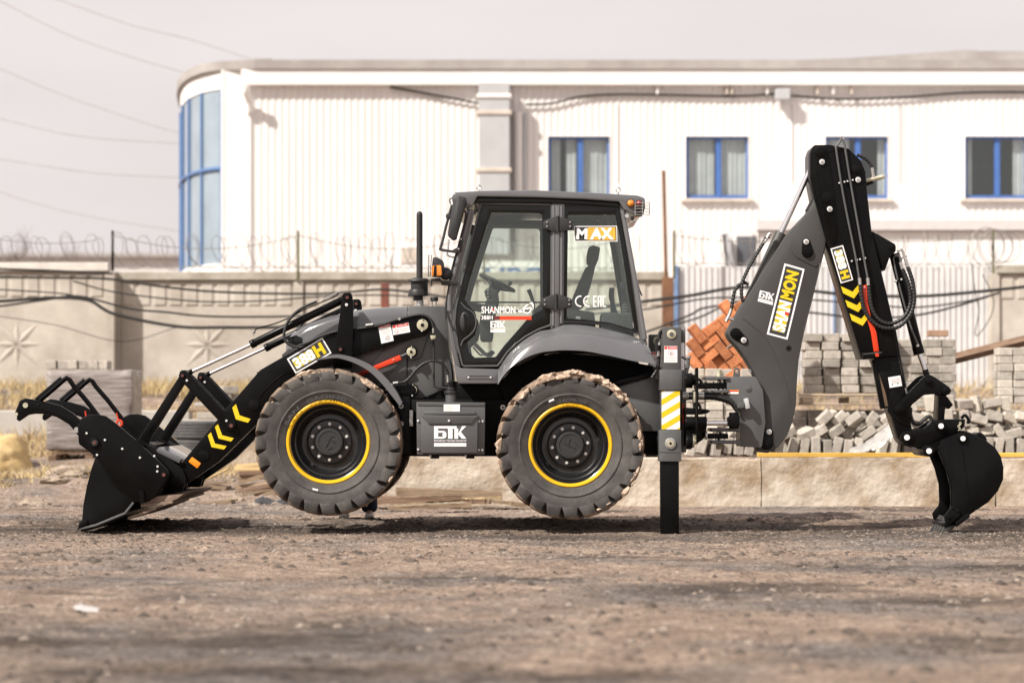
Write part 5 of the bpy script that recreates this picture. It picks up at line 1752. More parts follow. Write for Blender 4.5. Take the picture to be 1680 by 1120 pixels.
# ---- cab
CYN = 0.22
def yside(far, Y): return 2.2 - Y if far else Y
def both(fn):
    fn(False); fn(True)
def prism_side(g, far, pts, Y0, Y1, m, bev=0.004, holes=()):
    """the same real-size piece on the near or the far flank of the machine"""
    if not far:
        g.prism(pts, Y0, Y1, m, bev, holes)
    else:
        k = lambda ps: [(P(p[0], p[1], Y0).x, P(p[0], p[1], Y0).z) for p in ps]
        g.prism(k(pts), 2.2 - Y1, 2.2 - Y0, m, bev, [k(h) for h in holes], raw=True)
    return g
cab = G()
roof_side = ol([(741.5, 322, 3), (746, 315.5, 3), (790, 313), (878, 312), (980, 316.5), (1046, 320.5, 2), (1058, 325, 4), (1059, 343, 3), (1041, 352, 3), (1024, 344, 3), (1016, 331, 4), (960, 327), (880, 324), (783, 322.5, 3), (776, 337, 4), (766, 341.5, 2), (752, 338, 4), (741.5, 330, 4)])
cab.prism(roof_side, 0.16, 2.04, M_cab, 0.03, seg=3)
roof = cab.build('cab_roof', LD)
g = G(); g.prism([(775, 323.5), (880, 325), (962, 328), (1016, 332), (1018, 340), (960, 336), (880, 333), (776, 334)], 0.205, 1.995, M_trim, 0.004); g.build('roof_liner', roof)
for (x, y, Y) in ((785.5, 307.5, 0.45), (1014, 311.5, 0.45)):
    a = P(x, y, Y); r = px_m(3.6, Y)
    g = G(); g.tube([a + Vector((r * math.cos(t * .3927), 0, r * math.sin(t * .3927))) for t in range(17)], px_m(1.1, Y), M_steel, n=8, smooth=False); zcyl(g, x, y + 9, y + 3, Y, 1.6, M_steel, 10, bev=0.002); e = g.build('lifting_eye', roof)
    dup(e, off=(0, 1.3, 0))

door_out = ol([(789, 334, 3), (905, 336, 4), (904, 533, 5), (884, 540), (862, 552), (846, 564), (832, 578), (823, 591), (816.5, 600, 3), (759, 600.5, 4), (751, 566), (746, 530), (748, 505), (756, 468), (770, 409)])
door_in = ol([(806, 349, 4), (889.5, 350, 6), (890.5, 507, 4), (868, 520), (848, 543), (826, 568), (813, 585.5, 4), (779, 586.5), (769.5, 578, 5), (766.5, 562, 4), (780, 549, 5), (783.5, 531, 8), (780, 513, 6), (769, 501), (762.5, 491, 3), (772, 455), (790, 398)])
rwin_out = ol([(924, 336, 3), (1015, 333, 3), (1024, 375), (1036, 450), (1049, 548, 4), (1000, 534), (960, 529), (924, 528, 4)])
rwin_in = ol([(932, 353, 3), (1009, 352, 3), (1016, 385), (1027, 455), (1041, 541, 4), (1000, 529), (960, 524), (930, 522, 4)])
apil = ol([(766, 342, 2), (779, 345, 3), (772, 375), (758, 432), (748, 478), (744, 505), (741, 530), (747, 570), (756, 602), (746, 600), (738, 560), (731, 503), (734, 480), (748, 418)])
bpil = [(904.5, 334), (926.5, 334), (926, 400), (925.5, 532), (915, 534), (903.5, 540)]
cpil = ol([(1015, 331), (1025, 345), (1040, 430), (1056, 535), (1064, 572, 2), (1050, 556), (1040, 480), (1027, 395)])
M_sheen = mat('gloss_sheen', (0.13, 0.131, 0.136), 0.16, var=0.04, coat=1.0)
for far in (False, True):
    nm = [0]
    g = G(); prism_side(g, far, door_out, CYN, CYN + 0.04, M_trim, 0.004, [door_in]); door = g.build('cab_door', LD)
    g = G(); prism_side(g, far, [(p[0], p[1]) for p in door_in], CYN + 0.012, CYN + 0.017, M_glass, 0); g.build('door_glass', door)
    # rubber seal and bright edge
    def pt(p, Y):
        q = P(p[0], p[1], CYN); return Vector((q.x, yside(far, Y), q.z))
    g = G(); g.tube([pt(p, CYN - 0.002) for p in door_out] + [pt(door_out[0], CYN - 0.002)], 0.009, M_grey, n=6, smooth=False); g.build('door_seal', door)
    g = G(); g.tube([pt(p, CYN + 0.025) for p in ((763, 495.3), (820, 495.6), (890, 495.8))], 0.008, M_trim, n=6, smooth=False); g.build('door_bar', door)
    g = G(); prism_side(g, far, rwin_out, CYN + 0.002, CYN + 0.04, M_trim, 0.004, [rwin_in]); rw = g.build('rear_quarter_window', LD)
    g = G(); prism_side(g, far, rwin_in, CYN + 0.014, CYN + 0.019, M_glass, 0); g.build('quarter_glass', rw)
    g = G(); g.tube([pt(p, CYN - 0.001) for p in rwin_out] + [pt(rwin_out[0], CYN - 0.001)], 0.008, M_plastic, n=6, smooth=False); g.build('window_seal', rw)
    g = G(); prism_side(g, far, apil, CYN - 0.015, CYN + 0.09, M_cab, 0.018); g.build('front_pillar', LD)
    g = G(); prism_side(g, far, bpil, CYN - 0.012, CYN + 0.08, M_cab, 0.012)
    prism_side(g, far, [(911, 337), (918, 337), (918, 538), (910, 541)], CYN - 0.026, CYN - 0.0125, M_cab, 0.006); g.build('door_pillar', LD)
    g = G(); prism_side(g, far, cpil, CYN - 0.012, CYN + 0.10, M_cab, 0.014); g.build('rear_pillar', LD)
    # rounded glossy tubes added to put bright strips of sheen on the pillars
    for ps, rr in (([(771, 347), (765, 372), (754, 415), (742, 462), (737, 490), (737, 510)], 0.026), ([(908.5, 338), (908.5, 440), (907.5, 534)], 0.013), ([(921, 338), (921, 440), (920.5, 530)], 0.013), ([(1021.5, 346), (1030, 395), (1041, 455), (1052, 520), (1058, 556)], 0.022)):
        g = G(); g.tube([pt(p, CYN - 0.012) for p in ps], rr, M_sheen, n=12); g.build('pillar_sheen_tube', LD, smooth=60)
    # step and sill
    g = G(); prism_side(g, far, ol([(744.5, 597.5), (757, 603.5), (823, 605.5), (816.5, 629, 2), (752, 629, 2), (748.5, 622)]), 0.17, 0.6, M_cab, 0.008)
    stp = g.build('sill_panel', LD)
    g = G(); g.tube([pt(p, 0.168) for p in ((767.5, 616.2), (805.5, 616.2), (807, 618.6), (805.5, 621), (767.5, 621), (766, 618.6), (767.5, 616.2))], 0.0045, M_grey, n=6, smooth=False); g.build('step_slot', stp)
    for x in (768.5, 805):
        q = P(x, 618.6, 0.17)
        g = G(); g.cyl((q.x, yside(far, 0.158), q.z), (q.x, yside(far, 0.172), q.z), px_m(1.7, .17), M_bolt, 10); g.build('bolt', stp)
    # hinges
    for (cx, cy, w, h, nmx) in ((915.5, 368, 24.5, 12, 0), (913, 495.5, 25.5, 12, 1)):
        g = G()
        prism_side(g, far, ol([(cx - w, cy - 5, 4), (cx - 8, cy - h, 4), (cx + 9, cy - h, 4), (cx + w, cy - 5, 4), (cx + w, cy + 7, 4), (cx + 9, cy + h, 4), (cx - 8, cy + h, 4), (cx - w, cy + 7, 4)]), CYN - 0.045, CYN - 0.027, M_plastic, 0.005)
        hg = g.build('door_hinge', LD)
        g = G()
        q0 = P(cx - 1, cy - h - 1, CYN); q1 = P(cx - 1, cy + h + 1, CYN)
        g.cyl((q0.x, yside(far, CYN - 0.045), q0.z), (q1.x, yside(far, CYN - 0.045), q1.z), 0.014, M_plastic, 12); g.build('hinge_barrel', hg)
        for bx_, by_ in ((cx - w + 6, cy - 3), (cx - w + 6, cy + 4), (cx + w - 5, cy - 3), (cx + w - 5, cy + 4)):
            q = P(bx_, by_, CYN)
            g = G(); g.cyl((q.x, yside(far, CYN - 0.053), q.z), (q.x, yside(far, CYN - 0.044), q.z), 0.0075, M_steel, 8); g.build('bolt', hg)
    # rear fender, folded sheet
    cA = [(817, 606), (824, 596), (834, 581), (847, 568), (864, 555), (885, 543.5), (904, 540), (925, 533), (960, 534), (1000, 541), (1048, 555), (1066, 572)]
    cB = [(817, 618), (827, 603), (839, 588), (853, 575), (870, 563), (888, 555), (906, 551), (926, 547.5), (961, 547.5), (1002, 556), (1049, 569.5), (1069, 580)]
    cB2 = [(p[0], p[1] + 5) for p in cB]
    cC = [(816.5, 631), (827, 615), (840, 601), (855, 591), (871, 583), (890, 577.5), (907, 575.5), (926, 574.3), (961, 576), (1001, 583.5), (1042, 592.5), (1076, 597)]
    def row(ps, Y):
        out = []
        for p in ps:
            q = P(p[0], p[1], min(Y, 0.3)); out.append(Vector((q.x, yside(far, Y), q.z)))
        return spline(out, 3)
    g = G(); g.loft([row(cA, 0.205), row(cB, 0.075), row(cB2, 0.05), row(cC, 0.03), row([(p[0], p[1] - 1) for p in cC], 0.055), row([(p[0], p[1] - 1) for p in cC], 0.46)], M_cab)
    g.build('rear_fender', LD, smooth=42)
    # door handle in its dark recess
    g = G()
    hp = ol([(756, 497, 3), (764, 506, 8), (776, 514, 8), (780.5, 529, 10), (776, 545, 8), (764, 554, 8), (757, 566, 3), (750, 530, 10)])
    prism_side(g, far, hp, CYN - 0.012, CYN - 0.0005, M_trim, 0.004); hd = g.build('handle_plate', door)
    g = G(); q = P(762.5, 528, CYN)
    bm = bmesh.new(); bmesh.ops.create_uvsphere(bm, u_segments=20, v_segments=12, radius=1)
    bm.transform(Matrix.Translation((q.x, yside(far, CYN - 0.012), q.z)) @ Matrix.Diagonal((px_m(8, CYN), 0.016, px_m(16.5, CYN), 1)))
    g._join(bm, M_plastic)
    q2 = [P(p[0], p[1], CYN) for p in ((762, 515), (764, 528), (762, 541))]
    g.tube([Vector((p.x, yside(far, CYN - 0.033), p.z)) for p in q2], 0.012, M_trim, n=8)
    g.build('door_handle', door)
    g = G(); g.tube([pt(p, CYN - 0.012) for p in ((756, 496), (764, 505), (776, 513), (781, 527), (778, 541), (769, 551), (760, 558), (756, 567))], 0.006, M_grey, n=6, k=4); g.build('handle_trim', door)

# front, rear screens and floor
def xplate(g, p0, p1, m, th=0.006, y0=0.30, y1=1.90):
    """a pane across the cab between two pixel points of the near flank"""
    a, b = P(p0[0], p0[1], CYN), P(p1[0], p1[1], CYN)
    n = Vector((-(b.z - a.z), 0, b.x - a.x)).normalized() * th
    bm = bmesh.new()
    vs = [bm.verts.new(v) for v in (Vector((a.x, y0, a.z)), Vector((b.x, y0, b.z)), Vector((b.x, y1, b.z)), Vector((a.x, y1, a.z)))]
    f = bm.faces.new(vs)
    ex = bmesh.ops.extrude_face_region(bm, geom=[f])
    for q in ex['geom']:
        if isinstance(q, bmesh.types.BMVert): q.co += n
    bmesh.ops.recalc_face_normals(bm, faces=bm.faces[:])
    g._join(bm, m)
g = G(); xplate(g, (768, 344), (738, 500), M_glass); g.build('windscreen', LD)
g = G(); xplate(g, (1025, 348), (1050, 520), M_glass); g.build('rear_screen', LD)
g = G(); g.prism([(748, 590), (826, 592), (860, 562), (905, 548), (1050, 562), (1050, 580), (905, 572), (850, 600), (825, 604), (748, 604)], 0.30, 1.9, M_plastic, 0.01); g.build('cab_floor', LD)
g = G(); g.prism(ol([(886, 546), (890, 512, 4), (930, 505, 4), (975, 512, 4), (978, 545)]), 0.78, 1.42, M_plastic, 0.02); g.prism(ol([(876, 508, 4), (886, 498, 5), (945, 494, 5), (955, 510, 5), (880, 516, 4)]), 0.80, 1.40, M_seat, 0.03)
seat = g.build('seat', LD)
g = G(); g.prism(ol([(936, 500, 5), (944, 478), (960, 440, 4), (968, 433.5, 3), (977, 437, 3), (969, 470), (958, 504, 5)]), 0.84, 1.36, M_seat, 0.03); g.build('backrest', seat)
g = G(); g.prism(ol([(963, 420, 6), (966, 405, 4), (973, 402, 4), (985, 405.5, 3), (982, 425, 4), (977, 437.5, 3), (964, 432, 4)]), 0.97, 1.23, M_seat, 0.03); g.build('headrest', seat)
# steering
c = P(816, 464, 1.0); ax = Vector((28, 0, -13.5)).normalized(); rr = px_m(30, 1.0)
wp = [c + (ax * math.cos(t * math.pi / 18) + Vector((0, 1, 0)) * math.sin(t * math.pi / 18)) * rr for t in range(37)]
g = G(); g.tube(wp, 0.017, M_plastic, n=8, smooth=False)
dn = Vector((ax.z, 0, -ax.x)); dn = dn if dn.z < 0 else -dn
for t in (0.3, 2.3, 4.4):
    e = c + (ax * math.cos(t) + Vector((0, 1, 0)) * math.sin(t)) * rr
    g.tube([c + dn * 0.06, e], 0.014, M_plastic, n=6, smooth=False)
g.cyl(c + dn * 0.09, c + dn * 0.02, 0.05, M_plastic, 16, 0.06)
sw = g.build('steering_wheel', LD)
q = P(834, 470, 1.0); g = G(); g.cyl(P(834, 471, 1.0), P(836, 466, 1.0), 0.008, M_plastic, 8); bm = bmesh.new(); bmesh.ops.create_uvsphere(bm, u_segments=12, v_segments=8, radius=0.022); bm.transform(Matrix.Translation(P(836.5, 464.5, 1.0))); g._join(bm, M_plastic); g.build('spinner_knob', sw)
g = G(); g.prism(ol([(805, 473), (817, 476), (819, 494, 3), (812, 520), (808, 560), (788, 560), (786, 530), (790, 510), (797, 494)]), 0.88, 1.12, M_plastic, 0.02); g.prism([(764, 494), (800, 500), (800, 506), (765, 499)], 0.5, 1.7, M_plastic, 0.01); g.build('steering_column', LD)
g = G(); g.prism(ol([(794, 477, 3), (799, 473, 2), (807, 473, 2), (808, 486, 3), (804, 490, 2), (797, 488, 3)]), 0.62, 0.72, M_plastic, 0.01); g.pin(800.5, 476, 0.615, 0.63, 0.9, M_bolt, 8); g.pin(800.5, 481.5, 0.615, 0.63, 0.9, M_bolt, 8); g.pin(800.5, 487, 0.615, 0.63, 0.9, M_bolt, 8); g.build('switch_pod', LD)
g = G(); g.ptube([(778, 563), (790, 575), (797, 581), (806, 580)], 0.7, 0.018, M_plastic); g.prism(ol([(797, 582), (806, 574, 2), (813, 577, 2), (806, 584, 2), (798, 585)]), 0.6, 0.8, M_plastic, 0.006); g.ptube([(776, 569), (788, 582), (794, 580)], 0.66, 0.008, M_plastic); g.build('pedal', LD)
g = G(); g.ptube([(867, 475), (871, 484), (875, 500), (876, 530)], 0.55, lambda t: 0.020 - 0.007 * t, M_plastic); g.build('side_lever', LD)
for (pts, mm, nm) in (([(1004, 472), (1003, 485), (1005, 497)], M_seat, 'joystick'), ([(1021, 463), (1022, 472), (1023, 482)], M_plastic, 'joystick')):
    g = G(); g.ptube(pts, 0.8 if nm and pts[0][0] < 1010 else 0.6, lambda t: 0.026 - 0.008 * abs(t - 0.4), mm, n=10)
    p = pts[-1]; Yj = 0.8 if pts[0][0] < 1010 else 0.6
    g.ptube([(p[0], p[1]), (p[0] + 1, p[1] + 8), (p[0] + 3, p[1] + 20), (p[0] + 5, p[1] + 46)], Yj, lambda t: 0.022 + 0.03 * t, M_teal if Yj > 0.7 else M_seat, n=10, ribs=0.025, rib=0.06)
    g.build(nm, LD)
g = G(); g.prism(ol([(985, 548), (988, 512, 3), (1036, 514, 3), (1040, 556)]), 0.45, 1.0, M_seat, 0.02); g.build('control_console', LD)
g = G(); g.prism([(944.5, 519), (952, 519), (952, 526), (944.5, 526)], CYN + 0.03, CYN + 0.034, M_white, 0); g.build('inspection_sticker', LD)
g = G(); g.ptube([(990, 341), (997, 352), (1001, 368)], 0.4, 0.018, M_plastic); g.build('grab_handle', LD)
g = G(); g.ptube([(972, 361), (980, 357), (984, 352), (988, 360), (985, 370)], 0.6, 0.012, M_plastic); g.prism(ol([(979, 352, 2), (990, 352, 2), (990, 362, 2), (980, 362, 2)]), 0.58, 0.66, M_plastic, 0.006); g.build('wiper_motor', LD)
g = G(); g.ptube([(1029, 398), (1035, 425), (1041, 455), (1053, 485)], 0.30, 0.007, M_plastic); g.ptube([(1032, 405), (1040, 440), (1050, 478)], 0.34, 0.005, M_plastic); g.build('rear_wiper', LD)

# glass lettering
GY_ = CYN - 0.005
g = G()
g.text('SHANMON', [(789.7, 514.3), (845.7, 514.3), (845.7, 502.4), (789.7, 502.4)], GY_, M_white, 0.028)
g.text('388H', [(789.7, 524.3), (808.4, 524.3), (808.4, 517.3), (789.7, 517.3)], GY_, M_white, 0.025)
g.flat([(807, 509), (808.8, 504.5), (810.4, 509)], GY_ - 0.001, M_redprint)
g.flat([(820, 518.5), (872, 518.5), (872, 524.6), (820, 524.6)], GY_, M_red); g.flat([(811, 518.5), (820, 518.5), (820, 524.6), (811, 524.6)], GY_, mat('maroon_print', (0.14, 0.015, 0.015), 0.5))
# the white beast mark: crest, jaw, mane strokes
for ps in ([(848, 503), (851, 509), (855, 508), (858, 511), (856, 513), (851, 512)], [(857, 506), (864, 499), (868, 499), (862, 505), (860, 511), (866, 513), (870, 508), (871, 502), (872.5, 506), (871, 512), (866, 515), (859, 513)],
           [(868, 497), (873, 495), (876, 500), (875, 507), (873, 511), (874, 504), (872, 499)], [(862, 506), (870, 503), (870, 505.5), (864, 508)]):
    g.flat(ps, GY_, M_white)
g.build('door_lettering', LD, smooth=0)
btk([(804.6, 545), (829, 545), (829, 526.5), (804.6, 526.5)], GY_, sub=False).build('company_logo', LD, smooth=0)
g = G()
g.flat([(942, 371), (1012, 370.5), (1013, 396.3), (942.5, 396.3)], GY_, M_white)
g.flat([(943.2, 372.3), (1010.8, 371.8), (1011.5, 395), (943.7, 395)], GY_ - .001, M_darkprint)
g.flat([(964.5, 373.3), (1009.5, 373), (1010.2, 393.8), (963, 393.8)], GY_ - .002, M_gold)
g.text('M', [(945.3, 392.5), (963.5, 392.5), (964, 374.5), (946, 374.5)], GY_ - .003, M_white, 0.045)
g.text('AX', [(967.5, 392.8), (1007.5, 392.8), (1005, 373.8), (970, 373.8)], GY_ - .003, M_white, 0.05)
g.build('max_sticker', LD, smooth=0)
g = G()
def cring(cx, cy, r, w, a0, a1, n=14):
    o = [(cx + r * math.cos(R(a0 + (a1 - a0) * i / n)), cy - r * math.sin(R(a0 + (a1 - a0) * i / n))) for i in range(n + 1)]
    q = [(cx + (r - w) * math.cos(R(a0 + (a1 - a0) * i / n)), cy - (r - w) * math.sin(R(a0 + (a1 - a0) * i / n))) for i in range(n + 1)]
    for i in range(n):
        g.flat([o[i], o[i + 1], q[i + 1], q[i]], GY_, M_white)
cring(952.5, 494, 9.4, 2.2, 80, 280); cring(966, 494, 9.4, 2.2, 80, 280); g.flat([(958, 493), (965, 493), (965, 495), (958, 495)], GY_, M_white)
def bar(x0, y0, x1, y1): g.flat([(x0, y0), (x1, y0), (x1, y1), (x0, y1)], GY_, M_white)
bar(973, 485, 975, 503.5); bar(975, 485, 979, 487); bar(975, 493.3, 979, 495.2); bar(975, 501.5, 979, 503.5)
bar(980.5, 485, 982.5, 503.5); bar(985, 485, 987, 503.5); bar(982.5, 485, 985, 487); bar(982.5, 494, 985, 496)
bar(988.5, 485, 990.5, 503.5); bar(990.5, 485, 994, 487); bar(990.5, 501.5, 994, 503.5)
g.build('conformity_mark', LD, smooth=0)

# mirror, lamps
g = G(); bm = bmesh.new()
g.prism(ol([(744, 325, 5), (752, 320.5, 4), (764, 323, 4), (765.5, 330, 4), (748.5, 392.5, 4), (742, 393.5, 4), (734.5, 386, 5), (735, 378, 4)]), 0.02, 0.14, M_plastic, 0.025)
mir = g.build('mirror', LD)
g = G(); g.ptube([(741.5, 336), (736, 356), (731, 374), (727, 392), (722.5, 407), (723.5, 409.5), (735, 411.5), (749, 413.5)], 0.10, 0.012, M_plastic, n=8, k=4)
g.ptube([(739, 335), (738, 327), (743, 325)], 0.10, 0.006, M_plastic); g.ptube([(736.5, 393), (735, 408), (734, 418), (744, 422), (748, 420)], 0.2, 0.008, M_steel)
g.prism(ol([(756, 389, 2), (760, 392), (757, 412), (749, 415), (742, 410), (754, 404)]), 0.13, 0.2, M_plastic, 0.004); g.pin(736, 354.5, 0.06, 0.12, 5, M_plastic, 16, 0.006)
g.build('mirror_arm', mir)
for (x, y) in ((756.5, 392), (752.5, 408)):
    g = G(); g.pin(x, y, 0.12, 0.14, 1.4, M_bolt, 8); g.build('bolt', mir)
g = G(); g.prism(ol([(710, 422, 3), (716, 421.5, 3), (727, 427, 6), (729, 440), (726, 454, 3), (708, 453, 2), (708.5, 436)]), 0.10, 0.26, M_plastic, 0.012); c = P(731, 449, 0.18)
bm = bmesh.new(); bmesh.ops.create_uvsphere(bm, u_segments=20, v_segments=12, radius=px_m(10.5, .18)); bm.transform(Matrix.Translation(c)); g._join(bm, M_plastic)
lampf = g.build('front_work_lamp', LD)
g = G(); g.prism(ol([(708, 436, 3), (724, 434.5, 3), (725, 452, 3), (708, 453, 2)]), 0.082, 0.099, M_amber, 0.005); g.build('amber_lens', lampf)
g = G(); g.prism([(712, 436), (716, 435.5), (716, 452.5), (711, 452.6)], 0.076, 0.0815, M_trim, 0.002); g.build('lens_divider', lampf)
g = G()
for x in (703.3, 706.8): g.ptube([(x + (1.5 if x > 705 else 0), 418), (x, 436), (x - 1, 454)], 0.16, 0.0035, M_plastic, n=5)
for k in range(9): g.tube([P(703 - k * .05, 420 + 4 * k, 0.05), P(706.5 - k * .05, 420 + 4 * k, 0.30)], 0.003, M_plastic, n=4, smooth=False)
g.build('lamp_guard', lampf)
g = G(); g.prism(ol([(706.5, 457, 2), (722, 455.5, 2), (726, 460), (751, 461), (751, 467), (724, 467), (722, 461), (709, 460), (708, 468), (706.5, 468)]), 0.14, 0.26, M_plastic, 0.003); g.build('lamp_bracket', lampf)
g = G(); g.ptube([(749, 347), (764, 350), (753, 400), (742, 440), (733, 490), (731.5, 505), (735, 520), (742, 536), (745, 543)], 0.19, 0.0085, M_plastic, n=6); g.build('grab_rail', LD)

for (x, r, mm, nm) in ((1035, 6, M_amber, 'amber_lamp'), (1048.5, 5, M_lensred, 'tail_lamp')):
    g = G(); a = P(x, 333.5, 0.14); rr_ = px_m(r, 0.14)
    g.lathe([(0, 0.118), (rr_ * .5, 0.122), (rr_ * .85, 0.132), (rr_, 0.148), (rr_, 0.165)], (a.x, 0, a.z), mm, 28)
    g.lathe([(rr_ * 1.0, 0.142), (rr_ * 1.14, 0.142), (rr_ * 1.14, 0.17), (rr_, 0.17)], (a.x, 0, a.z), M_plastic, 28)
    l = g.build(nm, roof, smooth=50)
    dup(l, off=(0, 1.9, 0), rot=(0, 0, 0)) if False else None
g = G()
for k in range(5):
    y = 333 + 4.8 * k
    g.ptube([(1042, y), (1064, y + 0.3), (1066, y + .3, 0.42), (1044, y, 0.42)], 0.09, 0.0028, M_steel, n=5, smooth=False)
for (x, Y) in ((1042, .09), (1054, .09), (1065, .09), (1065.5, .25), (1066, .42)):
    g.ptube([(x, 331, Y), (x, 353, Y)], Y, 0.0028, M_steel, n=5, smooth=False)
g.build('lamp_guard', roof)
g = G(); g.prism(ol([(1042, 343), (1058, 341), (1056, 352, 2), (1042, 352, 2)]), 0.16, 0.40, M_plastic, 0.006); g.pin(1028.5, 354, 0.15, 0.2, 3.3, M_chrome, 14); g.prism(ol([(1035, 355, 1), (1041, 355, 1), (1040, 361, 1), (1036, 361, 1)]), 0.2, 0.26, M_plastic, 0.004); g.build('rear_work_lamp', roof)

# ---- loader arms, links and cylinders: near set, then the far set copied across
NEARSET = []
AY0, AY1 = 0.46, 0.58
arm_out = ol([(293, 765), (370, 672), (427, 606.5, 6), (461, 587), (509, 561), (552, 544, 20), (578, 539.5), (649, 525), (687, 516.5, 10), (706, 522, 12), (711, 536, 12), (699, 550, 10), (667, 557.5), (578, 584), (530, 602), (484, 613, 6), (458, 640, 20), (434, 672), (419, 697, 8), (360, 756), (337, 772, 8), (299, 798), (286, 800, 6), (283, 780, 6)])
g = G(); g.prism(arm_out, AY0, AY1, M_black, 0.006)
g.prism(ol([(421, 611), (462, 587.5), (470, 592), (424, 622)]), AY0 + 0.02, AY1 + 0.04, M_black, 0.004)
arm = g.build('lift_arm', LD); NEARSET.append(arm)
for q in ((334, 747), (416.5, 664.5)):
    g = G(); g.pin(q[0], q[1], AY0 - 0.012, AY0 + 0.01, 9, M_black, 28, 0.004); g.build('cross_tube_end', arm)
g = G()
g.ptube([(424, 655), (429, 647), (437, 637.5), (447, 627.5), (457, 619), (468, 612), (476, 610), (481, 613)], AY0 - 0.002, 0.0055, M_black, n=6)
g.build('grease_line', arm)
g = G(); g.pin(693, 533, AY0 - 0.02, AY0 + 0.05, 11.5, M_black, 28, 0.004); g.pin(693, 533, AY0 - 0.035, AY0 - 0.0205, 9.3, M_zinc, 24, 0.003); g.pin(693, 533, AY0 - 0.04, AY0 - 0.034, 3.0, M_black, 12); g.pin(693, 524, AY0 - 0.045, AY0 - 0.03, 1.2, M_zinc, 8); g.pin(692, 542.5, AY0 - 0.045, AY0 - 0.03, 1.4, M_bolt, 8); g.build('pivot_pin', arm)
# upright tower plate with lever cylinder
TY = 0.40
g = G(); g.prism(ol([(560, 492, 8.5), (562, 480, 6), (577, 480, 6), (579.5, 494, 6), (579.5, 545), (577.5, 604), (546.5, 604), (547.5, 575), (555.5, 531)]), TY, TY + 0.025, M_black, 0.005)
brk = g.build('cylinder_bracket', LD); NEARSET.append(brk)
g = G(); g.pin(569.5, 488, TY - 0.012, TY + 0.16, 4.6, M_black, 18, 0.003); g.pin(569.5, 488, TY - 0.016, TY - 0.011, 2.6, M_pinred, 12); g.build('pin', brk)
g = G(); g.pin(568.5, 500, TY - 0.012, TY + 0.01, 2.6, M_bolt, 14, 0.003); g.build('bolt', brk)
g = G(); g.pin(558.5, 572.5, TY - 0.016, TY + 0.06, 5.2, M_black, 18, 0.004); g.pin(558.5, 573, TY - 0.02, TY - 0.015, 2.4, M_pinred, 12); g.build('pin', brk)
CYY = 0.50
g = G()
p0, p1 = P(411, 565.5, CYY), P(566, 490, CYY)
g.cyl(p0, p1, px_m(6.3, CYY), M_black, 24, bev=0.004); d_ = (p1 - p0).normalized(); g.cyl(p0, p0 + d_ * 0.05, px_m(7.0, CYY), M_black, 24, bev=0.004)
cyl = g.build('bucket_cylinder', LD); NEARSET.append(cyl)
g = G(); g.cyl(P(304, 614.5, CYY), p0, px_m(2.9, CYY), M_chrome, 16); g.build('rod', cyl)
g = G(); g.cyl(P(303, 614.8, CYY), P(316, 608.5, CYY), px_m(4.2, CYY), M_black, 16, bev=0.003); g.pin(301, 615, 0.46, 0.54, 6.5, M_black, 20); g.build('rod_eye', cyl)
g = G(); g.ptube([(418, 547), (419, 541), (428, 537), (450, 531), (475, 521), (497, 509), (520, 499), (548, 487), (556, 481)], 0.47, 0.0055, M_steel if False else M_black, n=6); g.ptube([(416, 551), (415, 545), (418, 543)], 0.47, 0.007, M_steel, n=6); g.ptube([(528, 493), (544, 485), (552, 480), (560, 478)], 0.47, 0.006, M_steel, n=6); g.build('hydraulic_line', cyl)
g = G(); g.ptube([(520, 494.5), (500, 503), (486, 512), (474, 525), (468, 538), (466, 550), (470, 561), (480, 567.5), (492, 569)], 0.44, 0.0135, M_rubber, n=10, ribs=0.022); g.build('guarded_hose', cyl)
# rocker: two plates
g = G(); RY = 0.43
rock = ol([(293, 616, 8), (296, 607, 6), (303, 607, 5), (314, 616), (386, 692, 8), (388, 700, 7), (381, 708, 8), (370, 702), (304, 632), (294, 624, 6)])
g.prism(rock, RY, RY + 0.022, M_black, 0.005); g.prism([(p[0] + 3.4, p[1]) for p in rock], RY + 0.09, RY + 0.112, M_black, 0.005)
rk = g.build('rocker_lever', LD); NEARSET.append(rk)
g = G(); g.pin(299, 616, RY - 0.012, RY + 0.12, 4.4, M_black, 18, 0.003); g.pin(299, 616, RY - 0.016, RY - 0.011, 2.4, M_pinred, 12); g.build('pin', rk)
g = G(); g.pin(306.5, 624, RY - 0.012, RY, 2.0, M_bolt, 12, 0.002); g.build('bolt', rk)
g = G(); g.pin(379, 698, RY - 0.016, RY + 0.12, 6.5, M_black, 22, 0.004); g.pin(379, 698, RY - 0.02, RY - 0.015, 3.0, M_pinred, 12); g.build('pin', rk)
g = G(); g.pin(371.5, 690, RY - 0.012, RY, 2.0, M_bolt, 12, 0.002); g.build('bolt', rk)
g = G(); g.prism(ol([(292, 620, 5), (298, 611, 5), (306, 618, 5), (303, 629), (238, 734), (229, 738, 5), (221, 730, 5), (226, 722)]), 0.47, 0.53, M_black, 0.006); lk = g.build('bucket_link', LD); NEARSET.append(lk)
for o in NEARSET:
    dup(o, off=(0, 1.19, 0))
# red safety strut
g = G(); g.prism([(655.5, 582, 1), (658.8, 590, 1), (592, 616.5), (585, 612)], 0.47, 0.52, M_red, 0.003)
st_ = g.build('safety_strut', LD, label='bright red safety strut')
g = G(); g.cyl(P(640, 592, .50), P(668, 580, .50), 0.010, M_grey, 10); g.ptube([(645, 589), (646, 590.5)], 0.465, 0.006, M_bolt, n=6, smooth=False); g.build('strut_rod', st_)
for (x, y) in ((674.6, 577), (676.6, 639.5)):
    g = G(); g.pin(x, y, 0.50, 0.57, 10, M_black, 26, 0.004); g.pin(x, y, 0.482, 0.4995, 7.6, M_zinc, 24, 0.003); g.pin(x, y, 0.475, 0.483, 2.4, M_black, 12); g.pin(x - .5, y + 9, 0.47, 0.50, 1.3, M_bolt, 8); g.pin(x + .5, y - 8.5, 0.47, 0.50, 1.1, M_zinc, 8); g.build('pivot_pin', LD)
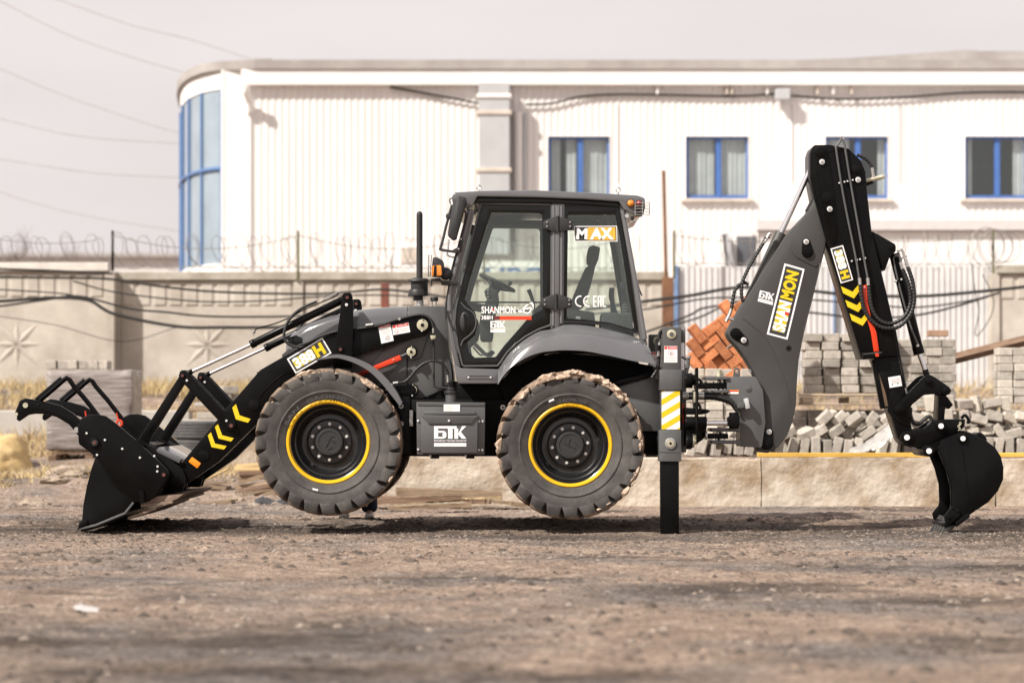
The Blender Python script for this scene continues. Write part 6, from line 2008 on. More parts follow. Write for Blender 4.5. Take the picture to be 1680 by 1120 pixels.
g = G(); g.ptube([(585, 539.5), (620, 534), (655, 523.5), (686, 516.5), (700, 519), (708, 527), (711, 538)], 0.445, 0.012, M_rubber, n=10, ribs=0.02); g.ptube([(489, 567), (505, 562), (525, 552), (548, 544.5), (565, 542)], 0.445, 0.012, M_rubber, n=10, ribs=0.02); g.build('guarded_hose', LD)
g = G(); g.ptube([(600, 533.5), (612, 532)], 0.435, 0.012, M_steel, n=8, smooth=False); g.pin(655, 523, 0.43, 0.46, 2.4, M_steel, 8); g.ptube([(711, 538), (711, 546)], .445, 0.012, M_steel, n=8, smooth=False); g.prism([(706, 550), (715, 550), (714, 556), (707, 557)], 0.43, 0.47, M_zinc, 0.003); g.build('hose_fitting', LD)
g = G(); g.ptube([(711, 557), (711.5, 590), (712, 628), (714, 634), (722, 636), (742, 636)], 0.53, 0.009, M_plastic, n=8, k=4); g.build('hard_line', LD)
g = G(); g.ptube([(652, 628), (664, 626), (674, 617), (686, 603), (700, 594), (713, 592), (726, 597), (733, 607), (735, 617)], 0.45, 0.0115, M_rubber, n=10, ribs=0.03, rib=0.07); g.build('brake_hose', LD)
g = G(); g.ptube([(645, 628.5), (653, 627.5)], 0.45, 0.014, M_steel, n=8, smooth=False); g.ptube([(734.5, 615), (735, 627)], 0.45, 0.013, M_steel, n=8, smooth=False); g.ptube([(735, 627), (737, 636)], 0.45, 0.009, M_plastic, n=8, smooth=False); g.build('hose_fitting', LD)
g = G(); g.ptube([(625, 632), (640, 638), (656, 638)], 0.5, 0.02, M_plastic); g.pin(634, 638, .47, .5, 1.5, M_bolt, 8); g.pin(634, 647, .47, .5, 1.6, M_bolt, 8); g.ptube([(628, 643), (645, 642), (660, 640)], 0.52, 0.008, M_plastic); g.build('steering_line', LD)

# front mudguard over the tyre
arc_o = [(516, 590), (534, 584.5), (552, 581), (570, 583.5), (588, 589), (606, 597.5), (622, 609), (637, 624), (650, 641), (660, 660)]
arc_i = [(517, 591), (534, 588.5), (552, 587), (568, 590.5), (583, 596), (600, 605), (615, 617), (628, 631), (641, 647), (656, 666)]
up = spline([P(x, y, 0.06) for x, y in arc_o], 4); dn_ = spline([P(x, y, 0.06) for x, y in arc_i], 4)
bk = [Vector((p.x, 0.42, p.z)) for p in up]
inn = [Vector((p.x, 0.42, p.z)) for p in dn_]
g = G(); g.loft([inn, dn_, up, bk], M_cab); fen = g.build('front_mudguard', LD, smooth=40)
dup(fen, off=(0, 1.7, 0))

# decals on the arm
def decal_box(quad, Y, border, inner):
    g = G(); g.flat(quad, Y, M_white)
    c = sum((Vector(q) for q in quad), Vector((0, 0))) / 4
    bl, br, tr, tl = [Vector(q) for q in quad]
    uw = (br - bl).length; vh = (tl - bl).length
    f = lambda u, v: bl.lerp(br, u).lerp(tl.lerp(tr, u), v)
    bu, bv = border / uw, border / vh
    g.flat([f(bu, bv), f(1 - bu, bv), f(1 - bu, 1 - bv), f(bu, 1 - bv)], Y - .001, inner)
    def sub(u0, v0, u1, v1): return [f(u0, v0), f(u1, v0), f(u1, v1), f(u0, v1)]
    return g, sub
g, sub = decal_box([(485, 612.7), (544, 579), (529, 553.5), (470.6, 588.4)], AY0 - 0.002, 2.2, M_darkprint)
d1 = g.build('model_decal', LD, smooth=0)
g = G(); g.flat(sub(.08, .18, .63, .80), AY0 - .0038, M_olive)
g.text('388', sub(.085, .17, .63, .83), AY0 - .005, M_white, 0.05); g.text('H', sub(.655, .15, .90, .85), AY0 - .005, M_yellow, 0.06); g.build('lettering', d1, smooth=0)
def chev(g, pts, Y): g.flat(pts, Y, M_yellow)
for pts in ([(381, 668.4), (387, 662.5), (393, 681), (411, 687), (406.7, 693), (387, 687.5)], [(352.7, 700), (357.6, 695.5), (364.5, 713.6), (383.5, 718.5), (379, 723.8), (358.6, 719)], [(341, 714), (346, 708.7), (352.7, 727.3), (371.7, 731.3), (367.4, 737), (347, 733)]):
    g = G(); chev(g, pts, AY0 - 0.002); g.build('yellow_chevron', LD, smooth=0)
g = G(); g.prism(ol([(315, 749, 1.5), (329.8, 759.8, 1.5), (323.6, 768.2, 1.5), (309, 757, 1.5)]), AY0 - 0.008, AY0 - 0.0005, M_orange, 0.002); g.build('side_reflector', LD)
def warn(quad, Y, header=0.2, ring=True):
    bl, br, tr, tl = [Vector(q) for q in quad]
    f = lambda u, v: bl.lerp(br, u).lerp(tl.lerp(tr, u), v)
    s = lambda u0, v0, u1, v1: [f(u0, v0), f(u1, v0), f(u1, v1), f(u0, v1)]
    g = G(); g.flat(quad, Y, M_white); g.flat(s(.02, 1 - header, .98, .98), Y - .001, M_redprint)
    g.flat([f(.2, 1 - header * .85), f(.3, 1 - header * .85), f(.25, 1 - header * .2)], Y - .002, M_white)
    g.text('DANGER', s(.38, 1 - header * .78, .92, 1 - header * .28), Y - .002, M_white, 0.01)
    return g, f, s
g, f, s = warn([(625.7, 563.6), (646, 558.6), (640, 530), (620, 533)], AY0 - .002, .17); 
for k in range(6): g.flat(s(.12, .70 - .055 * k, .85, .712 - .055 * k), AY0 - .004, M_greyprint)
g.flat([f(.3, .12), f(.7, .1), f(.8, .3), f(.55, .38), f(.35, .25)], AY0 - .004, M_greyprint); g.build('warning_sticker', LD, smooth=0)
g, f, s = warn([(645, 549.6), (673, 544.6), (670, 529), (643, 533.6)], AY0 - .002, .3)
cc = f(.22, .36)
g.flat(circ(cc.x, cc.y, 3.2, 16), AY0 - .004, M_redprint); g.flat(circ(cc.x, cc.y, 2.4, 16), AY0 - .005, M_white)
for k in range(3): g.flat(s(.42, .5 - .13 * k, .92, .53 - .13 * k), AY0 - .004, M_greyprint)
g.build('warning_sticker', LD, smooth=0)

# ---- front bucket (two-piece with forks)
BY0 = 0.02
plate_r = ol([(131.5, 687, 6), (144, 680.5, 8), (161, 679.5, 8), (174, 682.5), (190, 694), (225, 723.6), (264, 760.6), (277, 773, 4), (278, 779, 3), (254, 814), (241, 822), (222, 824), (190, 800), (157, 749), (129, 728, 5), (127.5, 702)])
clam = ol([(157, 748), (150, 768), (142, 798), (136.5, 828), (134.6, 852), (129.5, 857), (126.4, 869.4), (157, 862.5), (205.5, 842.2), (219.5, 824.5), (226, 800), (190, 765)])
def fpx(pts, Y): return [(P(p[0], p[1], Y).x, P(p[0], p[1], Y).z) for p in pts]
bk_ = G()
bk_.prism(plate_r, BY0, BY0 + 0.03, M_black, 0.006)
bk_.prism(fpx(plate_r, BY0), 2.15, 2.18, M_black, 0.006, raw=True)
# curved back sheet
sheet = [(226, 738), (233, 743), (240, 749), (256, 764), (266, 780), (262, 797), (250, 812), (240, 820)]
def sweep(g, pts, Yref, y0, y1, m, th=0.02):
    a = spline([P(x, y, Yref) for x, y in pts], 4)
    lo = [Vector((p.x, y0 + YS, p.z)) for p in a]; hi = [Vector((p.x, y1 + YS, p.z)) for p in a]
    g.loft([lo, hi], m, thick=th)
sweep(bk_, sheet, BY0, BY0 + 0.03, 2.15, M_black)
bucket = bk_.build('front_bucket', LD)
g = G(); g.prism(clam, BY0 + 0.006, BY0 + 0.031, M_black, 0.005); g.prism(fpx(clam, BY0), 2.155, 2.178, M_black, 0.005, raw=True)
sweep(g, [(158, 750), (150, 771), (143, 798), (138, 828), (136, 853)], BY0, BY0 + 0.03, 2.16, M_black)
sweep(g, [(131, 868), (157, 861.5), (205, 841)], BY0, BY0 + 0.03, 2.16, M_black, 0.025)
g.build('bucket_jaw', bucket)
g = G(); g.ptube([(130, 867.6), (157, 861.3), (205, 841.6), (219, 824)], BY0 - 0.004, 0.011, M_grey, n=6, smooth=False); g.prism(ol([(127.5, 868), (131, 857), (141, 851.5, 2), (144, 856, 2), (134, 866)]), BY0 - 0.014, BY0 + 0.005, M_black, 0.004); g.pin(140.5, 857, BY0 - 0.02, BY0, 2.6, M_black, 12); g.build('jaw_edge', bucket)
M_dirtsteel = mat('soiled_steel', (0.15, 0.10, 0.075), 0.75, var=0.4, scale=8, c2=(0.30, 0.22, 0.17))
g = G(); g.prism([(231, 826, 1), (283, 821.5, 1), (283, 825.5), (231, 832)], BY0 + 0.04, 2.14, M_dirtsteel, 0.003); g.prism([(241, 823), (256, 814), (300, 810.5), (291, 818), (283, 821), (240, 825)], BY0 + 0.05, 2.12, M_dirtsteel, 0.003); g.prism([(208, 848), (256, 832), (257, 835), (212, 852)], BY0 + 0.06, 2.12, M_dirtsteel, 0.002); g.build('cutting_edge', bucket)
g = G(); g.prism(ol([(229, 806, 2), (236, 803, 2), (237, 825), (229, 826)]), BY0 - 0.03, BY0 + 0.03, M_black, 0.004); g.pin(233, 805, BY0 - .035, BY0, 2.4, M_black, 10); g.build('jaw_stop', bucket)
for (x, y) in ((142, 710.5), (172, 721.5), (200.5, 736), (229.5, 750.5), (253, 747.8), (258.5, 765), (258, 773), (159, 746)):
    g = G(); g.pin(x, y, BY0 - 0.012, BY0 + 0.002, 1.9, M_bolt, 12, 0.002); g.build('bolt', bucket)
g = G(); g.pin(154.5, 726, BY0 - 0.02, BY0 + 0.02, 8.5, M_black, 28, 0.005); g.pin(155, 726, BY0 - 0.03, BY0 - 0.019, 5, M_plastic, 18); g.pin(155, 726, BY0 - 0.035, BY0 - 0.029, 2.5, M_pinred, 12); g.build('pivot_pin', bucket)
g = G(); g.pin(268.5, 778.5, BY0 - 0.02, BY0 + 0.02, 4.6, M_black, 18, 0.003); g.pin(268.5, 778.5, BY0 - 0.025, BY0 - 0.019, 3, M_pinred, 12); g.build('pin', bucket)
# bucket back brackets, torque tube
g = G()
for y0 in (0.43, 0.60, 1.60, 1.76):
    k = ol([(228, 720), (262, 738), (300, 770, 4), (306, 786, 6), (299, 806, 4), (262, 806), (250, 780)])
    g.prism(k if y0 == 0.43 else fpx(k, 0.43), y0, y0 + 0.03, M_black, 0.004, raw=(y0 != 0.43))
a, b = P(283, 752, 0.4), P(290, 752, 0.4)
g.prism([(256, 738), (262, 733), (297, 753), (294, 760), (258, 742)], 0.42, 1.78, M_cab, 0.006)
g.pin(286, 785, 0.38, 1.82, 5.5, M_black, 18); g.pin(233, 731, 0.38, 1.82, 4.5, M_black, 16)
g.build('bucket_bracket', bucket)
# forks
fork = ol([(24, 677, 3), (32.5, 657, 6), (41, 653, 6), (54, 655), (76, 658.8), (100, 665.7), (118.6, 677), (133, 690), (150, 706, 4), (146, 722, 5), (134, 722, 6), (121.4, 706), (113, 696), (93, 684), (76, 679), (57, 678.6), (46, 680.5, 3), (31, 691), (26.4, 687), (28, 684)])
for k, y0 in enumerate((0.50, 1.62)):
    g = G()
    if k == 0: g.prism(fork, y0, y0 + 0.05, M_black, 0.006)
    else: g.prism(fpx(fork, 0.5), y0, y0 + 0.05, M_black, 0.006, raw=True)
    fk = g.build('grapple_tine', LD)
    dy = y0 - 0.5
    def q(x, y, Y=0.5): v = P(x, y, 0.5); return Vector((v.x, Y + dy, v.z))
    g = G(); g.cyl(q(42, 664.5, .49), q(42, 664.5, .56), px_m(4.3, .5), M_zinc, 20); g.build('pin', fk)
    g = G(); g.cyl(q(27, 679, .49), q(27, 679, .56), px_m(2.8, .5), M_zinc, 16); g.build('pin', fk)
    g = G(); g.cyl(q(63, 663, .492), q(63, 663, .505), px_m(1.8, .5), M_trim, 12); g.build('hole', fk)
    g = G(); g.tube([q(64, 657, .53), q(84, 640, .53), q(103, 623.5, .53), q(108, 620, .53), q(113, 622.5, .53), q(119, 632, .53), q(140, 656, .53), q(166, 690, .53)], px_m(4.0, .5), M_black, n=4, smooth=False); g.build('guard_bar', fk)
    g = G(); g.tube([q(55, 656, .60), q(97.5, 619.8, .60)], px_m(3.6, .5), M_black, n=4, smooth=False); g.build('guard_bar', fk)
    g = G(); g.cyl(q(138, 712, .47), q(138, 712, .60), px_m(9, .5), M_black, 20); g.cyl(q(126, 705, .49), q(126, 705, .495), px_m(4.6, .5), M_steel, 16); g.build('hinge_boss', fk)
for k, (x, y) in enumerate(((196, 694), (142, 676))):
    Yh = 1.25 if k == 0 else 0.9
    g = G(); a = P(x, y, Yh); r = px_m(4.6, Yh)
    if k == 0: g.tube([a + Vector((r * math.cos(t * .3927), 0, r * math.sin(t * .3927))) for t in range(17)], px_m(1.8, Yh), M_red, n=6, smooth=False)
    g.ptube([(x - 1, y - 3), (x - 5, y - 17)] if k == 0 else [(142, 690), (140, 674)], Yh, 0.007, M_red, n=6, smooth=False); g.build('red_hose_clip', bucket, label='bright red hose clip')

# ---- stabiliser and swing carriage
SY = 0.0
def stabiliser():
    g = G(); g.prism(ol([(1087, 536, 1.5), (1117.5, 536, 1.5), (1117.5, 610), (1087, 610)]), SY, SY + 0.17, M_grey, 0.006)
    t = g.build('stabiliser_leg', LD)
    g = G(); g.prism(ol([(1082.5, 606), (1119, 606), (1119, 640), (1082.5, 640)]), SY - 0.012, SY + 0.20, M_grey, 0.006); g.prism([(1084.5, 640.2), (1116.5, 640.2), (1116.5, 704.6), (1084.5, 704.6)], SY + 0.004, SY + 0.18, M_grey, 0.004); g.build('upper_collar', t)
    g = G(); g.prism(ol([(1081.5, 705), (1118, 705), (1118, 757, 2), (1081.5, 757, 2)]), SY - 0.012, SY + 0.20, M_grey, 0.007); g.ptube([(1082, 741), (1117.5, 741.5)], SY - 0.013, 0.004, M_grey, n=5, smooth=False); g.build('lower_collar', t)
    g = G(); g.prism([(1084, 757), (1114, 757), (1114, 879), (1084, 879)], SY + 0.012, SY + 0.15, M_black, 0.006); g.build('inner_leg', t)
    g = G(); g.flat([(1085.5, 641), (1115.5, 641), (1115.5, 704), (1085.5, 704)], SY + 0.001, M_white)
    for k in range(-1, 4):
        y = 655 + 21.2 * k
        ps = [(1085.5, y), (1115.5, y - 18), (1115.5, y - 8), (1085.5, y + 10)]
        # keep the stripe inside the plate
        out = []
        def clip(poly, ylim, keep_below):
            res = []
            for i in range(len(poly)):
                a, b = poly[i - 1], poly[i]
                ia = (a[1] >= ylim) if keep_below else (a[1] <= ylim); ib = (b[1] >= ylim) if keep_below else (b[1] <= ylim)
                if ia != ib:
                    tt = (ylim - a[1]) / (b[1] - a[1]); res.append((a[0] + (b[0] - a[0]) * tt, ylim))
                if ib: res.append(b)
            return res
        ps = clip(clip(ps, 641, True), 704, False) if len(ps) else ps
        if len(ps) > 2: g.flat(ps, SY, M_yellow)
    g.build('hazard_plate', t, smooth=0)
    g = G(); g.pin(1101.8, 548, SY - 0.012, SY + 0.005, 7.6, M_zinc, 26, 0.003); g.pin(1101.8, 548, SY - 0.02, SY - 0.011, 3.4, M_grey, 14); g.build('washer', t)
    g = G(); g.pin(1100, 727, SY - 0.026, SY - 0.01, 9.3, M_steel, 28, 0.004); g.pin(1100, 727, SY - 0.03, SY - 0.025, 5.6, M_zinc, 20); g.pin(1100, 727, SY - 0.034, SY - 0.029, 2.6, M_trim, 4); g.build('grease_plug', t)
    g, f, s = warn([(1089.5, 594.5), (1111.2, 594.5), (1111.2, 567.6), (1090, 567.6)], SY - .002, .19)
    cc = f(.5, .58); g.flat(circ(cc.x, cc.y, 4.2, 18), SY - .004, M_redprint); g.flat(circ(cc.x, cc.y, 3.5, 18), SY - .005, M_white); g.flat([(cc.x - 2, cc.y - 2), (cc.x, cc.y), (cc.x + 2, cc.y - 2), (cc.x + .6, cc.y + 2), (cc.x - .6, cc.y + 2)], SY - .006, M_darkprint)
    for k in range(3): g.flat(s(.1, .28 - .09 * k, .9, .30 - .09 * k), SY - .004, M_greyprint)
    g.build('warning_sticker', t, smooth=0)
    return t
st1 = stabiliser()
st2 = dup(st1, off=(0, 2.0, 0))
for ch in list(st2.children):       # the far leg is drawn up
    if ch.name.startswith('inner_leg'):
        bpy.data.objects.remove(ch)
g = G(); g.ptube([(1118, 537), (1121, 534), (1123.5, 538), (1123.5, 604)], 0.12, 0.006, M_steel, n=6, smooth=False); g.prism([(1118, 540), (1124, 540), (1124, 562), (1118, 562)], 0.10, 0.16, M_grey, 0.004)
g.ptube([(1086, 541), (1083, 546), (1081.5, 556), (1080.5, 573), (1081, 590), (1078, 606), (1070, 619)], 0.08, 0.016, M_rubber, n=10, ribs=0.03, rib=0.06)
g.ptube([(1083, 543), (1080.5, 560), (1077, 556), (1077, 580)], 0.05, 0.008, M_rubber, n=6); g.ptube([(1082, 556), (1082, 566)], 0.06, 0.015, M_steel, n=8, smooth=False); g.ptube([(1079.5, 576), (1080, 584)], 0.06, 0.016, M_steel, n=8, smooth=False)
g.build('stabiliser_hose', LD)
# carriage frame
g = G()
g.prism([(1117, 606), (1126, 608), (1126, 742), (1118, 742)], 0.20, 2.0, M_grey, 0.006)
g.prism([(1075, 612), (1118, 608), (1118, 622), (1075, 622)], 0.20, 2.0, M_grey, 0.004); g.prism([(1075, 716), (1118, 716), (1118, 742), (1078, 742)], 0.20, 2.0, M_blackflat, 0.004)
g.build('slide_frame', LD)
g = G(); g.prism([(1119.5, 662), (1123, 662), (1123, 694), (1119.5, 694)], 0.192, 0.198, M_redprint, 0); g.build('red_strip', LD)
# from here on the carriage, boom, dipper and bucket stand slid 0.8 m to the near side
YS = -0.8
XL = lambda px: P(px, 0, 0.9).x
def xcyl(g, x0, x1, y, Y, r, m, n=22, bev=0.004):
    a, b = P(x0, y, Y), P(x1, y, Y); g.cyl(a, b, px_m(r, Y), m, n, bev=bev)
g = G()
xcyl(g, 1124, 1136, 624, 0.75, 12.5, M_black); xcyl(g, 1136, 1145, 623, 0.75, 9, M_black); xcyl(g, 1126, 1134, 724, 0.75, 13, M_black); xcyl(g, 1134, 1139, 725, 0.75, 9, M_zinc); xcyl(g, 1126, 1136, 724, 0.62, 11, M_black)
g.prism([(1124, 668), (1160, 671), (1166, 674), (1160, 678), (1150, 680), (1124, 680)], 0.80, 1.5, M_black, 0.006)
g.prism(ol([(1124, 684), (1142, 684), (1158, 690, 4), (1160, 712, 4), (1152, 722), (1136, 732), (1124, 732)]), 0.86, 1.34, M_black, 0.01)
xcyl(g, 1157, 1160.5, 714, 0.82, 7, M_steel)
xcyl(g, 1136, 1142, 716, 0.84, 5, M_zinc); xcyl(g, 1136, 1142, 724, 0.84, 5, M_brick if False else M_zinc)
g.build('swing_carriage', LD)
g = G(); g.prism([(1142.5, 603, 1), (1145.8, 603, 1), (1145.8, 713), (1142.5, 713)], 0.55, 0.75, M_black, 0.002); g.build('hose_guide', LD)
g = G(); g.cyl(P(1128, 603, .5), P(1129, 587, .5), 0.018, M_grey, 12); g.cyl(P(1129, 587, .5), P(1129, 583, .5), 0.028, M_steel, 12); g.ptube([(1118, 585), (1126, 590), (1129, 600), (1127, 612)], .55, .01, M_rubber); g.build('relief_valve', LD)
g = G(); xcyl(g, 1124, 1159, 693.5, 0.80, 10.5, M_black); sc = g.build('swing_cylinder', LD)
g = G(); xcyl(g, 1159, 1196, 694, 0.80, 4.1, M_chrome, bev=0); g.build('rod', sc)
g = G(); g.prism(ol([(1194, 684, 3), (1206, 680, 4), (1214, 682), (1214, 700), (1205, 701, 4), (1194, 699, 3)]), 0.74, 0.86, M_black, 0.01); a = P(1204, 690, 0.8); g.cyl((a.x, a.y, a.z - 0.07), (a.x, a.y, a.z + 0.075), px_m(8, .8), M_black, 20, bev=0.005); g.build('rod_eye', sc)
# hinge lugs
for (x0, x1, y0, y1, ya, yb) in ((1157.5, 1196, 617.5, 622.5, .88, 1.32), (1157.5, 1196, 639, 644, .88, 1.32), (1167, 1216, 702, 708, .88, 1.32), (1167, 1216, 722.5, 728, .88, 1.32)):
    g = G(); g.prism(ol([(x0, y0), (x1, y0), (x1, y1), (x0, y1)]), ya, yb, M_grey, 0.004); g.build('hinge_lug', LD)
for (x0, x1, y0, y1) in ((1143, 1196, 627.5, 637.5), (1160, 1195, 711, 719.5)):
    g = G(); g.prism(ol([(x0, y0), (x1, y0, 2), (x1, y1, 2), (x0, y1)]), .92, 1.28, M_black, 0.008)
    for k in range(8):
        a = P(1168 + 3.5 * k, y0 - 1.2 if k % 2 else y1 + 1.2, 0.92); g.cyl((a.x, a.y, a.z), (a.x, a.y + 0.05, a.z), 0.008, M_steel, 8)
    g.build('hinge_eye', LD)
for (y0, y1) in ((608.5, 617.5), (728, 736.5)):
    g = G(); zcyl(g, 1180, y1, y0, 1.1, 6.2, M_zinc, 6, 5.4); zcyl(g, 1180, 650 if y0 < 650 else 737, 606.5 if y0 < 650 else 700, 1.1, 3.2, M_zinc, 12)
    g.build('king_pin', LD)
for k, (dy, dz) in enumerate(((0, 0), (0.05, -4), (0.10, 3), (0.15, -2))):
    g = G(); g.ptube([(1128, 650 + dz), (1150, 649.5 + dz), (1172, 650.5 + dz), (1192, 655 + dz), (1204, 663 + dz * .5), (1211, 676)], 0.86 + dy, 0.016, M_rubber, n=8, ribs=0.035, rib=0.06); h = g.build('swing_hose', LD)
    g = G(); g.ptube([(1146, 649.7 + dz), (1155, 649.7 + dz)], 0.86 + dy, 0.0185, M_steel, n=8, smooth=False); g.ptube([(1120, 650 + dz), (1130, 650 + dz)], 0.86 + dy, 0.0185, M_steel, n=8, smooth=False); g.build('ferrule', h)
g = G(); g.ptube([(1138, 640), (1139, 668), (1146, 662), (1150, 672)], 0.7, 0.012, M_rubber); g.prism([(1138, 642), (1142, 642), (1142, 660), (1138, 660)], 0.68, 0.70, M_zinc, 0.002); g.ptube([(1127, 598), (1124, 610), (1132, 618), (1146, 622), (1152, 628)], 0.72, 0.014, M_rubber); g.build('carriage_hose', LD)

# ---- swing post
BP0 = 0.90
post = ol([(1192.5, 617.5), (1214, 617.5), (1240, 617.5, 6), (1252, 640, 14), (1256, 692), (1250, 734, 4), (1214.7, 732.5), (1214.5, 677.5), (1192.5, 645)])
for k in range(2):
    g = G()
    if k == 0: g.prism(post, BP0, BP0 + 0.045, M_grey, 0.006)
    else: g.prism(fpx(post, BP0), 2.2 - BP0 - 0.045, 2.2 - BP0, M_grey, 0.006, raw=True)
    if k == 0: sp = g.build('swing_post', LD)
    else: g.build('swing_post', LD)
g = G(); g.prism(ol([(1203, 619), (1204, 606, 5), (1208.5, 601, 5), (1214, 606, 5), (1214, 619)]), BP0 + 0.02, BP0 + 0.05, M_grey, 0.004, holes=[circ(1208.7, 608.5, 2.6, 12)]); g.build('lifting_ear', sp)
g = G(); g.pin(1228, 637, BP0 - 0.008, BP0 + 0.01, 5.2, M_grey, 22, 0.003); g.pin(1228, 637, BP0 - 0.012, BP0 - 0.007, 2, M_grey, 12); g.build('boss', sp)
g = G(); g.prism(ol([(1209.5, 667), (1213, 661, 2), (1221, 660), (1222, 669), (1211, 670, 2)]), BP0 - 0.07, BP0 - 0.001, M_grey, 0.004); g.prism([(1221, 654), (1227.5, 652.5), (1231, 669), (1224, 671)], BP0 - 0.10, BP0 - 0.001, M_steel if False else M_duct, 0.004); g.build('transport_lock', sp)
g = G(); g.flat([(1194.5, 639.4), (1212, 639.4), (1212, 646.4), (1194.5, 646.4)], BP0 - .003, M_yellow); g.flat([(1195, 639.8), (1211.5, 639.8), (1211.5, 642.4), (1195, 642.4)], BP0 - .004, M_redprint); g.flat([(1195, 642.6), (1211.5, 642.6), (1211.5, 646), (1195, 646)], BP0 - .0045, M_white); g.build('small_sticker', sp, smooth=0)
g = G(); g.prism([(1214, 660), (1252, 660), (1252, 730), (1214, 730)], BP0 + 0.046, 2.2 - BP0 - 0.046, M_black, 0); g.build('post_web', sp)

# ---- boom
BM0, BM1 = 0.96, 1.24
boom_out = ol([(1336, 325), (1326, 348), (1289, 387, 6), (1226, 487), (1202.5, 527), (1192.5, 546, 9), (1198, 557, 6), (1210, 569.5), (1223, 587), (1232, 602), (1241, 620), (1247.5, 642), (1249, 664), (1247, 692), (1242.5, 712), (1239, 728, 8), (1245, 741.5, 10), (1260, 743, 8), (1276, 734), (1291, 715), (1300, 693), (1306, 665), (1307.5, 630), (1310.5, 590), (1317, 556), (1331, 498), (1353, 400), (1372, 330), (1354, 310)])
g = G(); g.prism(boom_out, BM0, BM1, M_boom, 0.008); boom = g.build('boom', LD)
g = G(); g.prism(ol([(1354.5, 396), (1353.5, 404), (1346, 433, 6), (1338, 438, 5), (1306, 422, 10), (1299, 410, 6), (1300, 388, 14), (1311, 366), (1341, 327), (1362, 327)]), BM0 - 0.010, BM0 - 0.001, M_boom, 0.003); g.build('doubler_plate', boom)
# edge of the lower stiffener: a weld seam
g = G(); g.ptube([(1219, 522), (1234, 534), (1250, 548), (1262, 563), (1273, 585), (1283, 608), (1291, 633), (1296, 652), (1300, 663)], BM0 - 0.0005, 0.0042, M_boom, n=6); g.build('weld_seam', boom)
g = G(); g.ptube([(1354, 404), (1343, 447), (1330, 500), (1318, 545)], BM0 - 0.0002, 0.004, M_boom, n=5); g.build('weld_seam', boom)
def lockpin(g_parent, px, py, r, bx_, by_, rb, Y, m=M_black, name='pivot_pin'):
    g = G()
    # tear-drop keeper plate
    d = Vector((bx_ - px, by_ - py)); L_ = d.length; u = d / L_; nrm = Vector((-u.y, u.x))
    pts = []
    a0 = math.atan2(nrm.y, nrm.x)
    for i in range(13):
        a = a0 + math.pi * i / 12; pts.append((px + r * 1.15 * math.cos(a), py + r * 1.15 * math.sin(a)))
    for i in range(9):
        a = a0 + math.pi + math.pi * i / 8; pts.append((bx_ + rb * 1.35 * math.cos(a), by_ + rb * 1.35 * math.sin(a)))
    g.prism(pts, Y - 0.012, Y + 0.002, m, 0.003)
    g.pin(px, py, Y - 0.028, Y, r, m, 24, 0.005); g.pin(px, py, Y - 0.034, Y - 0.027, r * 0.5, m, 6)
    pp = g.build(name, g_parent)
    g = G(); g.pin(bx_, by_, Y - 0.022, Y - 0.01, rb, M_bolt, 16, 0.003); g.pin(bx_, by_, Y - 0.026, Y - 0.021, rb * .55, M_steel, 6); g.build('bolt', g_parent)
lockpin(boom, 1325, 413, 8.5, 1322.8, 396.5, 4.6, BM0 - 0.01)
lockpin(boom, 1207, 547, 8, 1220.3, 558, 4.7, BM0)
lockpin(boom, 1257.5, 726, 10, 1261.8, 708, 4.6, BM0)
g = G(); g.pin(1294, 571, BM0 - 0.003, BM0 + 0.01, 4.6, M_trim, 20); g.pin(1294, 571, BM0 - 0.006, BM0, 2.0, M_black, 10); g.build('hole', boom)
# boom decals
quad = [(1258, 548), (1287, 432), (1320, 441.4), (1292, 557)]
quad = [(1258, 548), (1287, 432), (1320, 441.4), (1292, 557)]
# text runs upwards: start at the lower end, letters' tops toward the upper left
qd = [(1292, 557), (1320, 441.4), (1287, 432), (1258, 548)]
g, sub = decal_box(qd, BM0 - 0.002, 3.0, M_darkprint)
d2 = g.build('brand_decal', LD, smooth=0)
g = G(); g.flat(sub(.075, .22, .505, .80), BM0 - .0038, M_olive)
g.text('SHAN', sub(.08, .2, .505, .82), BM0 - .005, M_white, 0.045); g.text('MON', sub(.53, .2, .93, .82), BM0 - .005, M_yellow, 0.05)
g.flat(sub(.325, .22, .365, .42), BM0 - .0055, M_redprint)
g.build('lettering', d2, smooth=0)
btk([(1243, 494), (1267.5, 500.5), (1271, 482), (1247, 476)], BM0 - .003, sub=False).build('company_logo', LD, smooth=0)
# boom cylinder
YC2 = 1.10
ct, cbm = P(1281.5, 382, YC2), P(1209, 539, YC2)
g = G(); g.cyl(cbm, ct, px_m(9.6, YC2), M_boom, 26, bev=0.006); bc = g.build('boom_cylinder', LD)
g = G(); g.cyl(ct, P(1343, 249, YC2), px_m(4.4, YC2), M_chrome, 20); g.build('rod', bc)
g = G(); g.cyl(P(1232, 611, YC2), P(1252, 580, YC2), px_m(5, YC2), M_grey, 14); g.build('lower_strut', LD)
g = G(); g.ptube([(1262, 388), (1256, 392), (1251, 401), (1240, 419), (1228, 440), (1219, 460), (1216.5, 475), (1217, 487), (1220, 497)], 1.0, 0.0155, M_rubber, n=8, ribs=0.03); g.ptube([(1228, 467), (1222, 464), (1213, 467), (1206, 476), (1203, 488), (1200, 507)], 1.02, 0.0155, M_rubber, n=8, ribs=0.03); bh = g.build('boom_hose', LD)
g = G(); g.ptube([(1266, 384), (1262, 384), (1258, 391), (1253, 398)], 1.0, 0.016, M_steel, n=8); g.build('hose_fitting', bh); g = G(); g.ptube([(1199.6, 507), (1197, 515), (1194, 521), (1191, 527)], 1.02, 0.016, M_steel, n=8); g.ptube([(1194, 521), (1203, 525)], 1.02, 0.014, M_steel, n=8, smooth=False); g.build('hose_fitting', bh)
